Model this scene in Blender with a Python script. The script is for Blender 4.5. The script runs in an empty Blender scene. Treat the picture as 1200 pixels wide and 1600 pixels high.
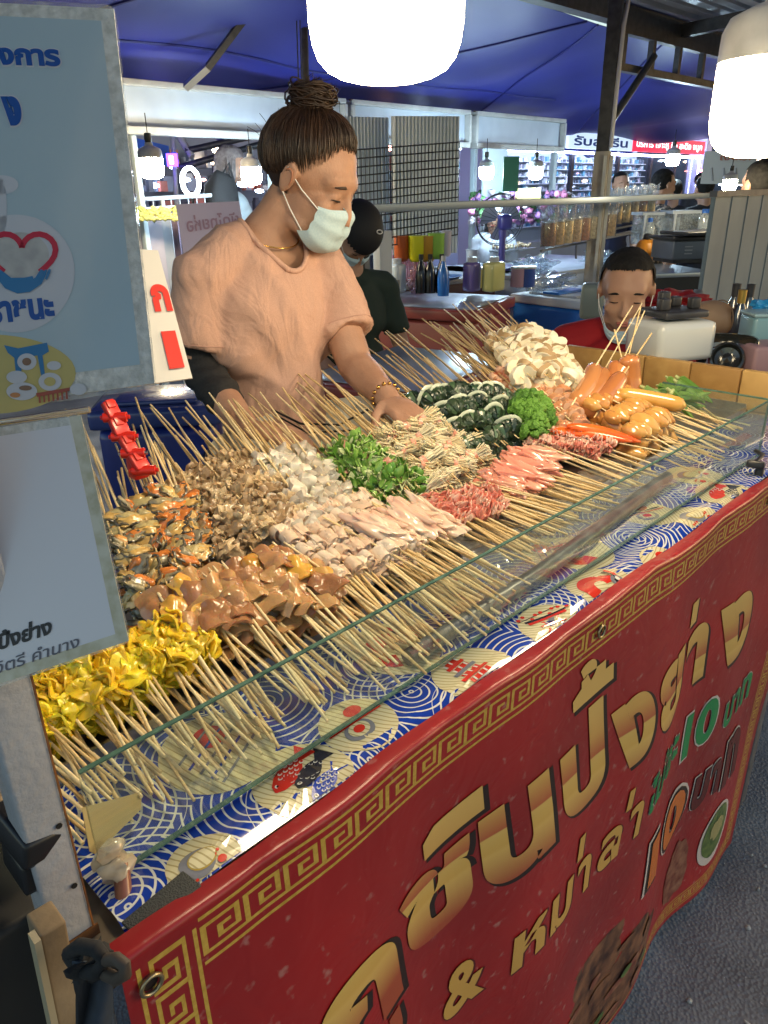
import bpy, bmesh, math, random
from mathutils import Vector, Matrix, Euler, noise
random.seed(7)
S = bpy.context.scene
COL = S.collection
PI = math.pi
R = math.radians
# ------------------------------------------------------------------ camera
F, H = 1155.0, 1.55
_down = Vector((50.0, 2670.0, F)).normalized()
_up = -_down
_L = Vector((1250.0, -523.0, F))
_X = (_L - _up * _L.dot(_up)).normalized()
_Y = _up.cross(_X)
CM = Matrix((_X, _Y, _up))                       # camera (x right, y down, z forward) -> world
cam = bpy.data.objects.new('camera', bpy.data.cameras.new('camera'))
COL.objects.link(cam)
cam.matrix_world = Matrix.Translation((0, 0, H)) @ (CM @ Matrix.Diagonal((1, -1, -1))).to_4x4()
cam.data.sensor_fit = 'VERTICAL'
cam.data.sensor_height = 36
cam.data.lens = 36 * F / 1600
cam.data.clip_start = 0.02
cam.data.clip_end = 200
S.camera = cam
S.render.resolution_x, S.render.resolution_y = 768, 1024
# ------------------------------------------------------------------ world, sun, exposure
W = bpy.data.worlds.new("World")
S.world = W
W.use_nodes = True
_nt = W.node_tree
_nt.nodes.clear()
_sky = _nt.nodes.new('ShaderNodeTexSky')
_sky.sky_type = 'NISHITA'
_sky.sun_disc = False
_sky.sun_elevation = R(8)
_sky.sun_rotation = R(120)
_bg = _nt.nodes.new('ShaderNodeBackground')
_bg.inputs['Strength'].default_value = 0.12
_wo = _nt.nodes.new('ShaderNodeOutputWorld')
_nt.links.new(_sky.outputs[0], _bg.inputs[0])
_nt.links.new(_bg.outputs[0], _wo.inputs[0])
S.view_settings.view_transform = 'Standard'
S.view_settings.look = 'None'
S.view_settings.exposure = 1.25
S.view_settings.gamma = 1
S.view_settings.use_curve_mapping = False
S.cycles.max_bounces = 8
S.cycles.transparent_max_bounces = 16
S.cycles.diffuse_bounces = 3
S.cycles.caustics_reflective = False
S.cycles.caustics_refractive = False
S.cycles.sample_clamp_indirect = 6.0
S.cycles.use_denoising = True

def ray(px, py):
    return CM @ Vector((px - 600, py - 800, F))
def P(px, py, z):
    r = ray(px, py); t = (z - H) / r.z
    return Vector((r.x * t, r.y * t, z))
def PY(px, py, y):
    r = ray(px, py); t = y / r.y
    return Vector((r.x * t, y, H + r.z * t))
def PX(px, py, x):
    r = ray(px, py); t = x / r.x
    return Vector((x, r.y * t, H + r.z * t))
def PD(px, py, d):
    return Vector((0, 0, H)) + ray(px, py) * (d / F)
# ------------------------------------------------------------------ materials
MATS = {}
def mat(name, col, rough=.5, metal=0., col2=None, nscale=30., bump=0., bscale=None, sss=0., emit=None, estr=0.,
        trans=0., spec=.5, coat=0., ramp=(.35, .65), alpha=1., detail=3., ior=1.45, rand=0., sscol=None):
    if name in MATS: return MATS[name]
    m = bpy.data.materials.new(name); m.use_nodes = True
    nt = m.node_tree; b = nt.nodes['Principled BSDF']
    b.inputs['Base Color'].default_value = (*col, 1)
    b.inputs['Roughness'].default_value = rough
    b.inputs['Metallic'].default_value = metal
    b.inputs['Specular IOR Level'].default_value = spec
    b.inputs['Transmission Weight'].default_value = trans
    b.inputs['IOR'].default_value = ior
    b.inputs['Coat Weight'].default_value = coat
    b.inputs['Coat Roughness'].default_value = .08
    b.inputs['Alpha'].default_value = alpha
    if sss:
        b.inputs['Subsurface Weight'].default_value = sss
        b.inputs['Subsurface Radius'].default_value = sscol or (1, .5, .3)
        b.inputs['Subsurface Scale'].default_value = .006
    if emit:
        b.inputs['Emission Color'].default_value = (*emit, 1)
        b.inputs['Emission Strength'].default_value = estr
    tc = nt.nodes.new('ShaderNodeTexCoord')
    last = None
    if col2:
        n = nt.nodes.new('ShaderNodeTexNoise'); n.inputs['Scale'].default_value = nscale; n.inputs['Detail'].default_value = detail
        nt.links.new(tc.outputs['Object'], n.inputs['Vector'])
        r = nt.nodes.new('ShaderNodeValToRGB')
        r.color_ramp.elements[0].position = ramp[0]; r.color_ramp.elements[1].position = ramp[1]
        r.color_ramp.elements[0].color = (*col, 1); r.color_ramp.elements[1].color = (*col2, 1)
        if rand:
            oi = nt.nodes.new('ShaderNodeObjectInfo')
            ad = nt.nodes.new('ShaderNodeMath'); ad.operation = 'MULTIPLY_ADD'
            ad.inputs[1].default_value = rand
            sb = nt.nodes.new('ShaderNodeMath'); sb.operation = 'SUBTRACT'; sb.inputs[1].default_value = rand * .5
            nt.links.new(oi.outputs['Random'], ad.inputs[0]); nt.links.new(n.outputs['Fac'], sb.inputs[0])
            nt.links.new(sb.outputs[0], ad.inputs[2]); nt.links.new(ad.outputs[0], r.inputs['Fac'])
        else:
            nt.links.new(n.outputs['Fac'], r.inputs['Fac'])
        nt.links.new(r.outputs['Color'], b.inputs['Base Color'])
    if bump:
        n2 = nt.nodes.new('ShaderNodeTexNoise'); n2.inputs['Scale'].default_value = bscale or nscale * 2; n2.inputs['Detail'].default_value = 4
        nt.links.new(tc.outputs['Object'], n2.inputs['Vector'])
        bp = nt.nodes.new('ShaderNodeBump'); bp.inputs['Strength'].default_value = bump; bp.inputs['Distance'].default_value = .004
        nt.links.new(n2.outputs['Fac'], bp.inputs['Height']); nt.links.new(bp.outputs[0], b.inputs['Normal'])
    MATS[name] = m
    return m
def emat(name, col, s):
    if name in MATS: return MATS[name]
    m = bpy.data.materials.new(name); m.use_nodes = True; nt = m.node_tree; nt.nodes.clear()
    e = nt.nodes.new('ShaderNodeEmission'); e.inputs[0].default_value = (*col, 1); e.inputs[1].default_value = s
    o = nt.nodes.new('ShaderNodeOutputMaterial'); nt.links.new(e.outputs[0], o.inputs[0]); MATS[name] = m
    return m
def glassmat(name, tint=(.93, .97, .95), refl=1.0, rough=.02, haze=0.04, hcol=(.6, .65, .62)):
    if name in MATS: return MATS[name]
    m = bpy.data.materials.new(name); m.use_nodes = True; nt = m.node_tree; nt.nodes.clear()
    t = nt.nodes.new('ShaderNodeBsdfTransparent'); t.inputs[0].default_value = (*tint, 1)
    d = nt.nodes.new('ShaderNodeBsdfDiffuse'); d.inputs[0].default_value = (*hcol, 1)
    g = nt.nodes.new('ShaderNodeBsdfGlossy'); g.inputs['Roughness'].default_value = rough
    fr = nt.nodes.new('ShaderNodeFresnel'); fr.inputs[0].default_value = 1.5
    n = nt.nodes.new('ShaderNodeTexNoise'); n.inputs['Scale'].default_value = 25; n.inputs['Detail'].default_value = 6
    mm = nt.nodes.new('ShaderNodeMapRange'); mm.inputs[1].default_value = .4; mm.inputs[2].default_value = .75
    mm.inputs[3].default_value = haze * .5; mm.inputs[4].default_value = haze * 2
    mu = nt.nodes.new('ShaderNodeMath'); mu.operation = 'MULTIPLY'; mu.inputs[1].default_value = refl
    m1 = nt.nodes.new('ShaderNodeMixShader'); m2 = nt.nodes.new('ShaderNodeMixShader')
    o = nt.nodes.new('ShaderNodeOutputMaterial'); L = nt.links.new
    L(n.outputs[0], mm.inputs[0]); L(mm.outputs[0], m1.inputs[0]); L(t.outputs[0], m1.inputs[1]); L(d.outputs[0], m1.inputs[2])
    ge_ = nt.nodes.new('ShaderNodeNewGeometry'); inv = nt.nodes.new('ShaderNodeMath'); inv.operation = 'SUBTRACT'; inv.inputs[0].default_value = 1; L(ge_.outputs['Backfacing'], inv.inputs[1])
    mb_ = nt.nodes.new('ShaderNodeMath'); mb_.operation = 'MULTIPLY'; L(fr.outputs[0], mb_.inputs[0]); L(inv.outputs[0], mb_.inputs[1]); L(mb_.outputs[0], mu.inputs[0]); L(mu.outputs[0], m2.inputs[0]); L(m1.outputs[0], m2.inputs[1]); L(g.outputs[0], m2.inputs[2])
    L(m2.outputs[0], o.inputs[0]); MATS[name] = m
    return m
# ------------------------------------------------------------------ objects
def tag(o, label=None, cat=None, group=None, kind=None):
    if label: o['label'] = label
    if cat: o['category'] = cat
    if group: o['group'] = group
    if kind: o['kind'] = kind
    return o
def thing(name, label, cat, loc=(0, 0, 0), rot=(0, 0, 0), group=None):
    o = bpy.data.objects.new(name, None); COL.objects.link(o)
    o.location = loc; o.rotation_euler = rot; o.empty_display_size = .05
    return tag(o, label, cat, group)
def link(name, me, parent=None, loc=None, rot=None, scale=None):
    o = bpy.data.objects.new(name, me); COL.objects.link(o)
    if parent is not None: o.parent = parent
    if loc is not None: o.location = loc
    if rot is not None: o.rotation_euler = rot
    if scale is not None: o.scale = scale
    return o
class MB:
    """collects shapes and links them as one mesh"""
    def __init__(s): s.v = []; s.f = []; s.m = []
    def add(s, vs, fs, mi=0):
        k = len(s.v); s.v += [tuple(v) for v in vs]; s.f += [tuple(i + k for i in f) for f in fs]; s.m += [mi] * len(fs); return s
    def box(s, c, d, rot=(0, 0, 0), mi=0, bev=0.):
        M = Euler(rot).to_matrix(); c = Vector(c)
        if bev <= 0:
            vs = [c + M @ Vector((x * d[0] / 2, y * d[1] / 2, z * d[2] / 2)) for x in (-1, 1) for y in (-1, 1) for z in (-1, 1)]
            return s.add(vs, [(0, 1, 3, 2), (4, 6, 7, 5), (0, 4, 5, 1), (2, 3, 7, 6), (0, 2, 6, 4), (1, 5, 7, 3)], mi)
        bm = bmesh.new(); bmesh.ops.create_cube(bm, size=1)
        for v in bm.verts: v.co = Vector((v.co.x * d[0], v.co.y * d[1], v.co.z * d[2]))
        bmesh.ops.bevel(bm, geom=bm.edges[:], offset=min(bev, min(d) * .45), segments=2, affect='EDGES', profile=.6)
        s.bm(bm, mi, M, c); bm.free(); return s
    def bm(s, bm, mi=0, M=None, c=Vector()):
        bm.verts.index_update(); M = M or Matrix.Identity(3)
        return s.add([c + M @ v.co for v in bm.verts], [[v.index for v in f.verts] for f in bm.faces], mi)
    def tube(s, pts, r, n=8, mi=0, caps=True, sx=1.):
        pts = [Vector(p) for p in pts]; rs = r if isinstance(r, (list, tuple)) else [r] * len(pts)
        vs = []; fs = []; ref = None
        for i, p in enumerate(pts):
            d = (pts[min(i + 1, len(pts) - 1)] - pts[max(i - 1, 0)])
            d = d.normalized() if d.length > 1e-9 else Vector((0, 0, 1))
            if ref is None: ref = Vector((0, 0, 1)) if abs(d.z) < .9 else Vector((1, 0, 0))
            a = d.cross(ref).normalized(); b = a.cross(d).normalized(); ref = b
            for k in range(n):
                t = 2 * PI * k / n; vs.append(p + (a * math.cos(t) * sx + b * math.sin(t)) * rs[i])
        for i in range(len(pts) - 1):
            for k in range(n):
                fs.append((i * n + k, i * n + (k + 1) % n, (i + 1) * n + (k + 1) % n, (i + 1) * n + k))
        if caps:
            fs.append(tuple(range(n))[::-1]); fs.append(tuple((len(pts) - 1) * n + k for k in range(n)))
        return s.add(vs, fs, mi)
    def lathe(s, prof, c=(0, 0, 0), n=20, mi=0, rot=None, sx=1., sy=1.):
        c = Vector(c); M = Euler(rot).to_matrix() if rot else Matrix.Identity(3)
        vs = [c + M @ Vector((r * math.cos(2 * PI * k / n) * sx, r * math.sin(2 * PI * k / n) * sy, z)) for r, z in prof for k in range(n)]
        fs = [(i * n + k, i * n + (k + 1) % n, (i + 1) * n + (k + 1) % n, (i + 1) * n + k) for i in range(len(prof) - 1) for k in range(n)]
        if prof[0][0] > 1e-4: fs.append(tuple(range(n))[::-1])
        if prof[-1][0] > 1e-4: fs.append(tuple((len(prof) - 1) * n + k for k in range(n)))
        return s.add(vs, fs, mi)
    def blob(s, c, rad, amp=.15, fr=1.5, seed=0, sub=2, mi=0, rot=(0, 0, 0), power=1.):
        bm = bmesh.new(); bmesh.ops.create_icosphere(bm, subdivisions=sub, radius=1)
        M = Euler(rot).to_matrix(); off = Vector((seed * 7.3, seed * 3.1, seed * 1.7))
        for v in bm.verts:
            n = v.co.normalized()
            if power != 1.: n = Vector([math.copysign(abs(q) ** power, q) for q in n])
            k = 1 + amp * (noise.noise(v.co * fr + off) * 1.6)
            v.co = Vector((n.x * rad[0], n.y * rad[1], n.z * rad[2])) * k
        s.bm(bm, mi, M, Vector(c)); bm.free(); return s
    def sheet(s, fn, nu, nv, mi=0, thick=0.):
        vs = [Vector(fn(i / nu, j / nv)) for j in range(nv + 1) for i in range(nu + 1)]
        fs = [(j * (nu + 1) + i, j * (nu + 1) + i + 1, (j + 1) * (nu + 1) + i + 1, (j + 1) * (nu + 1) + i) for j in range(nv) for i in range(nu)]
        if thick:
            def nrm(k):
                j, i = divmod(k, nu + 1)
                a = vs[j * (nu + 1) + min(i + 1, nu)] - vs[j * (nu + 1) + max(i - 1, 0)]
                b = vs[min(j + 1, nv) * (nu + 1) + i] - vs[max(j - 1, 0) * (nu + 1) + i]
                c = a.cross(b); return c.normalized() if c.length > 1e-12 else Vector((0, 0, 1))
            K = len(vs); lo = [vs[k] - nrm(k) * thick for k in range(K)]
            fs2 = [tuple(i + K for i in f[::-1]) for f in fs]
            rim = [j for j in range(nu + 1)] + [j * (nu + 1) + nu for j in range(1, nv + 1)] + [nv * (nu + 1) + i for i in range(nu - 1, -1, -1)] + [j * (nu + 1) for j in range(nv - 1, 0, -1)]
            fs3 = [(rim[(q + 1) % len(rim)], rim[q], rim[q] + K, rim[(q + 1) % len(rim)] + K) for q in range(len(rim))]
            return s.add(vs + lo, fs + fs2 + fs3, mi)
        return s.add(vs, fs, mi)
    def poly(s, pts, mi=0):
        return s.add(pts, [tuple(range(len(pts)))], mi)
    def mesh(s, name, mats, smooth=True, angle=70, fix=True):
        me = bpy.data.meshes.new(name); me.from_pydata(s.v, [], s.f)
        for m in (mats if isinstance(mats, (list, tuple)) else [mats]): me.materials.append(m)
        if len(me.polygons): me.polygons.foreach_set('material_index', s.m)
        if fix:
            bm = bmesh.new(); bm.from_mesh(me); bmesh.ops.recalc_face_normals(bm, faces=bm.faces); bm.to_mesh(me); bm.free()
        if smooth:
            me.shade_smooth()
            me.set_sharp_from_angle(angle=R(angle))
        me.update(); return me
    def build(s, name, mats, parent=None, smooth=True, angle=70, local=True):
        """verts are world coordinates; moved into the parent's frame (parents are unrotated unless local=False)"""
        if parent is not None and local:
            L = parent.location; par = parent.parent
            while par is not None: L = L + par.location; par = par.parent
            s.v = [(v[0] - L[0], v[1] - L[1], v[2] - L[2]) for v in s.v]
        return link(name, s.mesh(name, mats, smooth, angle), parent)
def setp(o, **k): tag(o, **k); return o
TMP = bpy.data.scenes.new('tmp')
def evaluated(o):
    TMP.collection.objects.link(o); vl = TMP.view_layers[0]; vl.update(); d = vl.depsgraph
    me = bpy.data.meshes.new_from_object(o.evaluated_get(d)); TMP.collection.objects.unlink(o); bpy.data.objects.remove(o)
    return me
def remesh(name, me, voxel, mats, smooth_it=4):
    o = bpy.data.objects.new('tmp', me); r = o.modifiers.new('r', 'REMESH'); r.mode = 'VOXEL'; r.voxel_size = voxel
    q = o.modifiers.new('s', 'SMOOTH'); q.iterations = smooth_it; q.factor = .5
    m2 = evaluated(o); bpy.data.meshes.remove(me)
    m2.name = name; m2.materials.clear()
    for m in mats: m2.materials.append(m)
    m2.shade_smooth(); return m2
def textmesh(body, offset=0., cuts=None):
    """outline of the words as a list of verts and faces, with its box"""
    c = bpy.data.curves.new('t', 'FONT'); c.body = body; c.offset = offset; c.resolution_u = 4
    me = evaluated(bpy.data.objects.new('tmp', c)); bpy.data.curves.remove(c)
    bm = bmesh.new(); bm.from_mesh(me); bpy.data.meshes.remove(me)
    if cuts:
        for ax, step in cuts:
            lo = min(v.co[ax] for v in bm.verts); hi = max(v.co[ax] for v in bm.verts)
            k = lo + step
            while k < hi:
                co = Vector((0, 0, 0)); co[ax] = k; no = Vector((0, 0, 0)); no[ax] = 1
                bmesh.ops.bisect_plane(bm, geom=bm.verts[:] + bm.edges[:] + bm.faces[:], plane_co=co, plane_no=no); k += step
    bm.verts.index_update()
    vs = [v.co.copy() for v in bm.verts]; fs = [[v.index for v in f.verts] for f in bm.faces]; bm.free()
    x0 = min(v.x for v in vs); x1 = max(v.x for v in vs); y0 = min(v.y for v in vs); y1 = max(v.y for v in vs)
    return vs, fs, (x0, x1, y0, y1)
def put_text(mb, body, fn, u0, u1, v0, v1, offset=0., mi=0, cuts=None, shear=0.):
    """fit the words into the box u0..u1, v0..v1 of a surface fn(u, v)"""
    vs, fs, (x0, x1, y0, y1) = textmesh(body, offset, cuts)
    out = []
    for v in vs:
        a = (v.x - x0) / (x1 - x0); b = (v.y - y0) / (y1 - y0)
        vv = v0 + (v1 - v0) * b; uu = u0 + (u1 - u0) * a + shear * (vv - v0)
        out.append(fn(uu, vv))
    mb.add(out, fs, mi)
def V(*a): return Vector(a)
def lerp(a, b, t): return a + (b - a) * t
rnd = random.uniform
# ================================================================== GROUND
def ground():
    m = bpy.data.materials.new('asphalt'); m.use_nodes = True; nt = m.node_tree; b = nt.nodes['Principled BSDF']; L = nt.links.new
    tc = nt.nodes.new('ShaderNodeTexCoord')
    n = nt.nodes.new('ShaderNodeTexNoise'); n.inputs['Scale'].default_value = 3; n.inputs['Detail'].default_value = 8
    r = nt.nodes.new('ShaderNodeValToRGB'); r.color_ramp.elements[0].color = (.12, .125, .135, 1); r.color_ramp.elements[1].color = (.30, .31, .32, 1)
    r.color_ramp.elements[0].position = .35; r.color_ramp.elements[1].position = .7
    v = nt.nodes.new('ShaderNodeTexVoronoi'); v.inputs['Scale'].default_value = 130
    v2 = nt.nodes.new('ShaderNodeTexNoise'); v2.inputs['Scale'].default_value = 160; v2.inputs['Detail'].default_value = 5
    gt = nt.nodes.new('ShaderNodeMath'); gt.operation = 'GREATER_THAN'; gt.inputs[1].default_value = .69
    mx = nt.nodes.new('ShaderNodeMixRGB'); mx.inputs[2].default_value = (.42, .45, .48, 1)
    bp = nt.nodes.new('ShaderNodeBump'); bp.inputs['Strength'].default_value = .5; bp.inputs['Distance'].default_value = .005
    rr = nt.nodes.new('ShaderNodeMapRange'); rr.inputs[3].default_value = .3; rr.inputs[4].default_value = .75
    for q in (n, v, v2): L(tc.outputs['Object'], q.inputs['Vector'])
    L(n.outputs['Fac'], r.inputs[0]); L(v2.outputs['Fac'], gt.inputs[0]); L(gt.outputs[0], mx.inputs[0]); L(r.outputs[0], mx.inputs[1])
    L(mx.outputs[0], b.inputs['Base Color']); L(v.outputs['Distance'], bp.inputs['Height']); L(bp.outputs[0], b.inputs['Normal'])
    L(n.outputs['Fac'], rr.inputs[0]); L(rr.outputs[0], b.inputs['Roughness'])
    o = MB().box((5, 5, -.05), (120, 120, .1)).build('ground', m, smooth=False); tag(o, kind='structure')
    # small pale stones and scraps on the asphalt beside the stall
    mb = MB()
    for i in range(260):
        x, y = rnd(.9, 4.2), rnd(-.9, .35)
        mb.blob((x, y, .003), (rnd(.003, .009), rnd(.003, .007), .004), .4, 2, i, 1)
    o = mb.build('gravel', mat('grit', (.25, .27, .28), .4, col2=(.6, .6, .58), nscale=8)); tag(o, kind='stuff')
ground()
# ================================================================== STALL COUNTER, CLOTH, BANNER
TZ = 1.066
def hcl(x, y):                                    # ripples of the plastic cover
    e = max(0, (.405 - y) / .03)
    return .0016 * math.sin(x * 21 + y * 40) + .0022 * noise.noise(V(x * 9, y * 14, 0)) + .0035 * math.exp(-((y - .405 - .006 * math.sin(x * 8)) / .010) ** 2) - .004 * e
def cl(x, y, o=0.): return V(x, y, TZ + hcl(x, y) + o)
def fold(x, z):
    d = (TZ - z)
    t = math.exp(-d * 9)
    return (-.006 - .011 * math.sin(x * 8.3 + .7) * min(1, d * 3) - .007 * math.sin(x * 19 + z * 3) * min(1, d * 4) - .004 * d
            - .009 * noise.noise(V(x * 4, z * 3, 3)) * min(1, d * 5) - .004 * abs(math.sin(x * 14)) * t)
def topz(x): return TZ + .006 + .003 * math.sin(x * 17) + .003 * noise.noise(V(x * 12, 5, 1))
def ban(x, z, o=0.): return V(x, .378 + fold(x, z) - o, z + (topz(x) - TZ) * math.exp(-(TZ - z) * 12))
def stall():
    t = thing('stall_counter', 'long waist-high food stall counter under a printed plastic cover', 'counter', (1.0, .75, 0))
    wood = mat('ply', (.12, .09, .06), .7, col2=(.2, .15, .1))
    steel = mat('steel', (.45, .46, .47), .35, 1., col2=(.3, .3, .31), nscale=20)
    MB().box((.97, .75, 1.045), (1.74, .72, .03)).build('counter_top', wood, t)
    for x in (.17, 1.0, 1.76):
        for y in (.42, 1.06): MB().box((x, y, .515), (.04, .04, 1.03), bev=.004).build('leg', steel, t)
    MB().box((.97, .42, .25), (1.5, .03, .03)).build('rail', steel, t)
    MB().box((.97, 1.06, .25), (1.5, .03, .03)).build('rail', steel, t)
    # plank end board on the far right: each plank a part
    wm = mat('plank_wood', (.42, .23, .07), .5, col2=(.62, .38, .13), nscale=14, bump=.4, bscale=40, rand=.3)
    ys = [.38, .50, .61, .73, .85, .97, 1.08]
    for i in range(6):
        MB().box((1.80 + .001 * (i % 2), (ys[i] + ys[i + 1]) / 2, 1.112), (.02, ys[i + 1] - ys[i] - .003, .092), bev=.003).build('plank', wm, t)
        MB().box((1.798 + .0014 * (i % 3), (ys[i] + ys[i + 1]) / 2 + .03, 1.025), (.02, ys[i + 1] - ys[i] - .003, .076), bev=.003).build('plank', wm, t)
stall()
def cloth():
    m = bpy.data.materials.new('wave_print'); m.use_nodes = True; nt = m.node_tree; b = nt.nodes['Principled BSDF']; L = nt.links.new
    tc = nt.nodes.new('ShaderNodeTexCoord'); mp = nt.nodes.new('ShaderNodeMapping'); mp.inputs['Scale'].default_value = (1, 1, 0)
    L(tc.outputs['Object'], mp.inputs[0])
    def rings(scale, off, freq, thr):
        a = nt.nodes.new('ShaderNodeVectorMath'); a.operation = 'ADD'; a.inputs[1].default_value = off
        v = nt.nodes.new('ShaderNodeTexVoronoi'); v.inputs['Scale'].default_value = scale; v.voronoi_dimensions = '2D'; v.inputs['Randomness'].default_value = .75
        k = nt.nodes.new('ShaderNodeMath'); k.operation = 'MULTIPLY'; k.inputs[1].default_value = freq
        s = nt.nodes.new('ShaderNodeMath'); s.operation = 'SINE'
        g = nt.nodes.new('ShaderNodeMath'); g.operation = 'GREATER_THAN'; g.inputs[1].default_value = thr
        L(mp.outputs[0], a.inputs[0]); L(a.outputs[0], v.inputs['Vector']); L(v.outputs['Distance'], k.inputs[0]); L(k.outputs[0], s.inputs[0]); L(s.outputs[0], g.inputs[0])
        return g, v
    g1, v1 = rings(8, (.3, .1, 0), 92, .78)
    g2, v2 = rings(6, (1.37, 2.2, 0), 108, .8)
    lt = nt.nodes.new('ShaderNodeMath'); lt.operation = 'LESS_THAN'; lt.inputs[1].default_value = .42; L(v2.outputs['Distance'], lt.inputs[0])
    an = nt.nodes.new('ShaderNodeMath'); an.operation = 'MULTIPLY'; L(g2.outputs[0], an.inputs[0]); L(lt.outputs[0], an.inputs[1])
    mxm = nt.nodes.new('ShaderNodeMath'); mxm.operation = 'MAXIMUM'; L(g1.outputs[0], mxm.inputs[0]); L(an.outputs[0], mxm.inputs[1])
    c = nt.nodes.new('ShaderNodeMixRGB'); c.inputs[1].default_value = (.008, .045, .38, 1); c.inputs[2].default_value = (.72, .74, .68, 1)
    L(mxm.outputs[0], c.inputs[0]); L(c.outputs[0], b.inputs['Base Color'])
    b.inputs['Roughness'].default_value = .16; b.inputs['Coat Weight'].default_value = .5; b.inputs['Coat Roughness'].default_value = .06
    t = thing('table_cover', 'glossy plastic cover with white wave rings on blue and cream round motifs', 'tablecloth', (1, .7, TZ))
    MB().sheet(lambda u, v: cl(.125 + 1.645 * u, .392 + .67 * v), 330, 90).build('cloth', m, t)
    cream = bpy.data.materials.new('cream_print'); cream.use_nodes = True; nt = cream.node_tree; b = nt.nodes['Principled BSDF']; L = nt.links.new
    tc = nt.nodes.new('ShaderNodeTexCoord'); n = nt.nodes.new('ShaderNodeTexWave'); n.wave_type = 'RINGS'; n.rings_direction = 'Z'
    mp = nt.nodes.new('ShaderNodeMapping'); mp.inputs['Location'].default_value = (.12, .05, 0)
    n.inputs['Scale'].default_value = 55; n.inputs['Distortion'].default_value = 1.2; n.inputs['Detail Scale'].default_value = .3
    r = nt.nodes.new('ShaderNodeValToRGB'); r.color_ramp.elements[0].position = .80; r.color_ramp.elements[1].position = .92
    r.color_ramp.elements[0].color = (.68, .63, .40, 1); r.color_ramp.elements[1].color = (.42, .36, .18, 1)
    L(tc.outputs['Object'], mp.inputs[0]); L(mp.outputs[0], n.inputs[0]); L(n.outputs['Fac'], r.inputs[0]); L(r.outputs[0], b.inputs['Base Color'])
    b.inputs['Roughness'].default_value = .16; b.inputs['Coat Weight'].default_value = .5
    def pm(nm, c): return mat(nm, c, .18, coat=.5)
    red, blk, blu, wht, gry, gold = pm('print_red', (.62, .03, .012)), pm('print_black', (.02, .02, .03)), pm('print_blue', (.01, .05, .4)), pm('print_white', (.75, .74, .68)), pm('print_grey', (.2, .21, .25)), pm('print_gold', (.45, .33, .07))
    ms = [cream, red, blk, blu, wht, gry, gold]
    def disc(mb, cx, cy, rx, ry, o, mi, a0=0, a1=2 * PI, n=30, rot=0.):
        fan = abs(a1 - a0 - 2 * PI) > .01
        for ring in range(3):
            r0, r1 = ring / 3, (ring + 1) / 3
            vs = []; fs = []
            for k in range(n + 1):
                a = a0 + (a1 - a0) * k / n
                for rr in (r0, r1):
                    x, y = rr * rx * math.cos(a), rr * ry * math.sin(a)
                    X, Yy = cx + x * math.cos(rot) - y * math.sin(rot), cy + x * math.sin(rot) + y * math.cos(rot)
                    vs.append(cl(X, max(Yy, .3935), o))
            for k in range(n): fs.append((2 * k, 2 * k + 1, 2 * k + 3, 2 * k + 2))
            mb.add(vs, fs, mi)
    def bar(mb, x0, y0, x1, y1, w, o, mi):
        a, b_ = V(x0, y0, 0), V(x1, y1, 0); d = (b_ - a).normalized(); q = V(-d.y, d.x, 0) * w / 2
        n = max(1, int((b_ - a).length / .015)); vs = []; fs = []
        for k in range(n + 1):
            c = lerp(a, b_, k / n)
            for sg in (-1, 1):
                pp = c + q * sg; vs.append(cl(pp.x, max(pp.y, .3935), o))
        for k in range(n): fs.append((2 * k, 2 * k + 1, 2 * k + 3, 2 * k + 2))
        mb.add(vs, fs, mi)
    def koi(mb, cx, cy, a, s, mi):
        def T(x, y): return cx + (x * math.cos(a) - y * math.sin(a)) * s, cy + (x * math.sin(a) + y * math.cos(a)) * s
        prof = [(-.5, .02), (-.4, .13), (-.2, .2), (0, .21), (.2, .15), (.35, .07), (.5, .15), (.62, .22)]
        vs = []; fs = []
        for x, w in prof:
            for sg in (-1, 1):
                X, Y_ = T(x, w * sg); vs.append(cl(X, max(Y_, .3935), .0011))
        for k in range(len(prof) - 1): fs.append((2 * k, 2 * k + 1, 2 * k + 3, 2 * k + 2))
        mb.add(vs, fs, mi)
        for gx in range(6):
            for gy in (-1, 0, 1):
                x = -.18 + gx * .095; y = (gy + .5 * (gx % 2) - .25) * .11
                if abs(y) > .16 - max(0, x) * .2: continue
                X, Y_ = T(x, y); disc(mb, X, Y_, .045 * s, .036 * s, .0015, 4, n=8)
                X, Y_ = T(x + .012, y); disc(mb, X, Y_, .03 * s, .024 * s, .0018, mi, n=8)
        X, Y_ = T(-.36, .04); disc(mb, X, Y_, .05 * s, .05 * s, .0015, 4, n=10); disc(mb, X, Y_, .022 * s, .022 * s, .0019, 2, n=8)
    def motif(kind, px, py, r, ang=0.):
        p = P(px, py, TZ + .002); cx, cy = p.x, p.y; mb = MB(); disc(mb, cx, cy, r, r, .0006, 0)
        c, s_ = math.cos(ang), math.sin(ang)
        def q(x, y): return cx + (x * c - y * s_) * r, cy + (x * s_ + y * c) * r
        if kind == 'koi':
            koi(mb, *q(0, .35), ang + .2, r * 1.15, 1); koi(mb, *q(.2, .0), ang + .2, r * 1.05, 2); koi(mb, *q(.1, -.45), ang + .15, r * .95, 3)
        elif kind == 'fan':
            disc(mb, cx - .15 * r, cy, .62 * r, .62 * r, .0011, 1, ang - .3, ang + PI + .3)
            disc(mb, cx - .15 * r, cy, .2 * r, .2 * r, .0015, 0, n=14); disc(mb, *q(.45, -.2), .22 * r, .2 * r, .0012, 5, n=12)
            disc(mb, *q(.52, -.16), .07 * r, .07 * r, .0016, 4, n=8); bar(mb, *q(.2, -.6), *q(.7, .3), .1 * r, .0014, 2); bar(mb, *q(.32, -.6), *q(.82, .3), .1 * r, .0014, 1)
        elif kind == 'torii':
            for x in (-.28, .32): bar(mb, *q(x, -.75), *q(x * .8, .3), .09 * r, .0011, 1)
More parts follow.
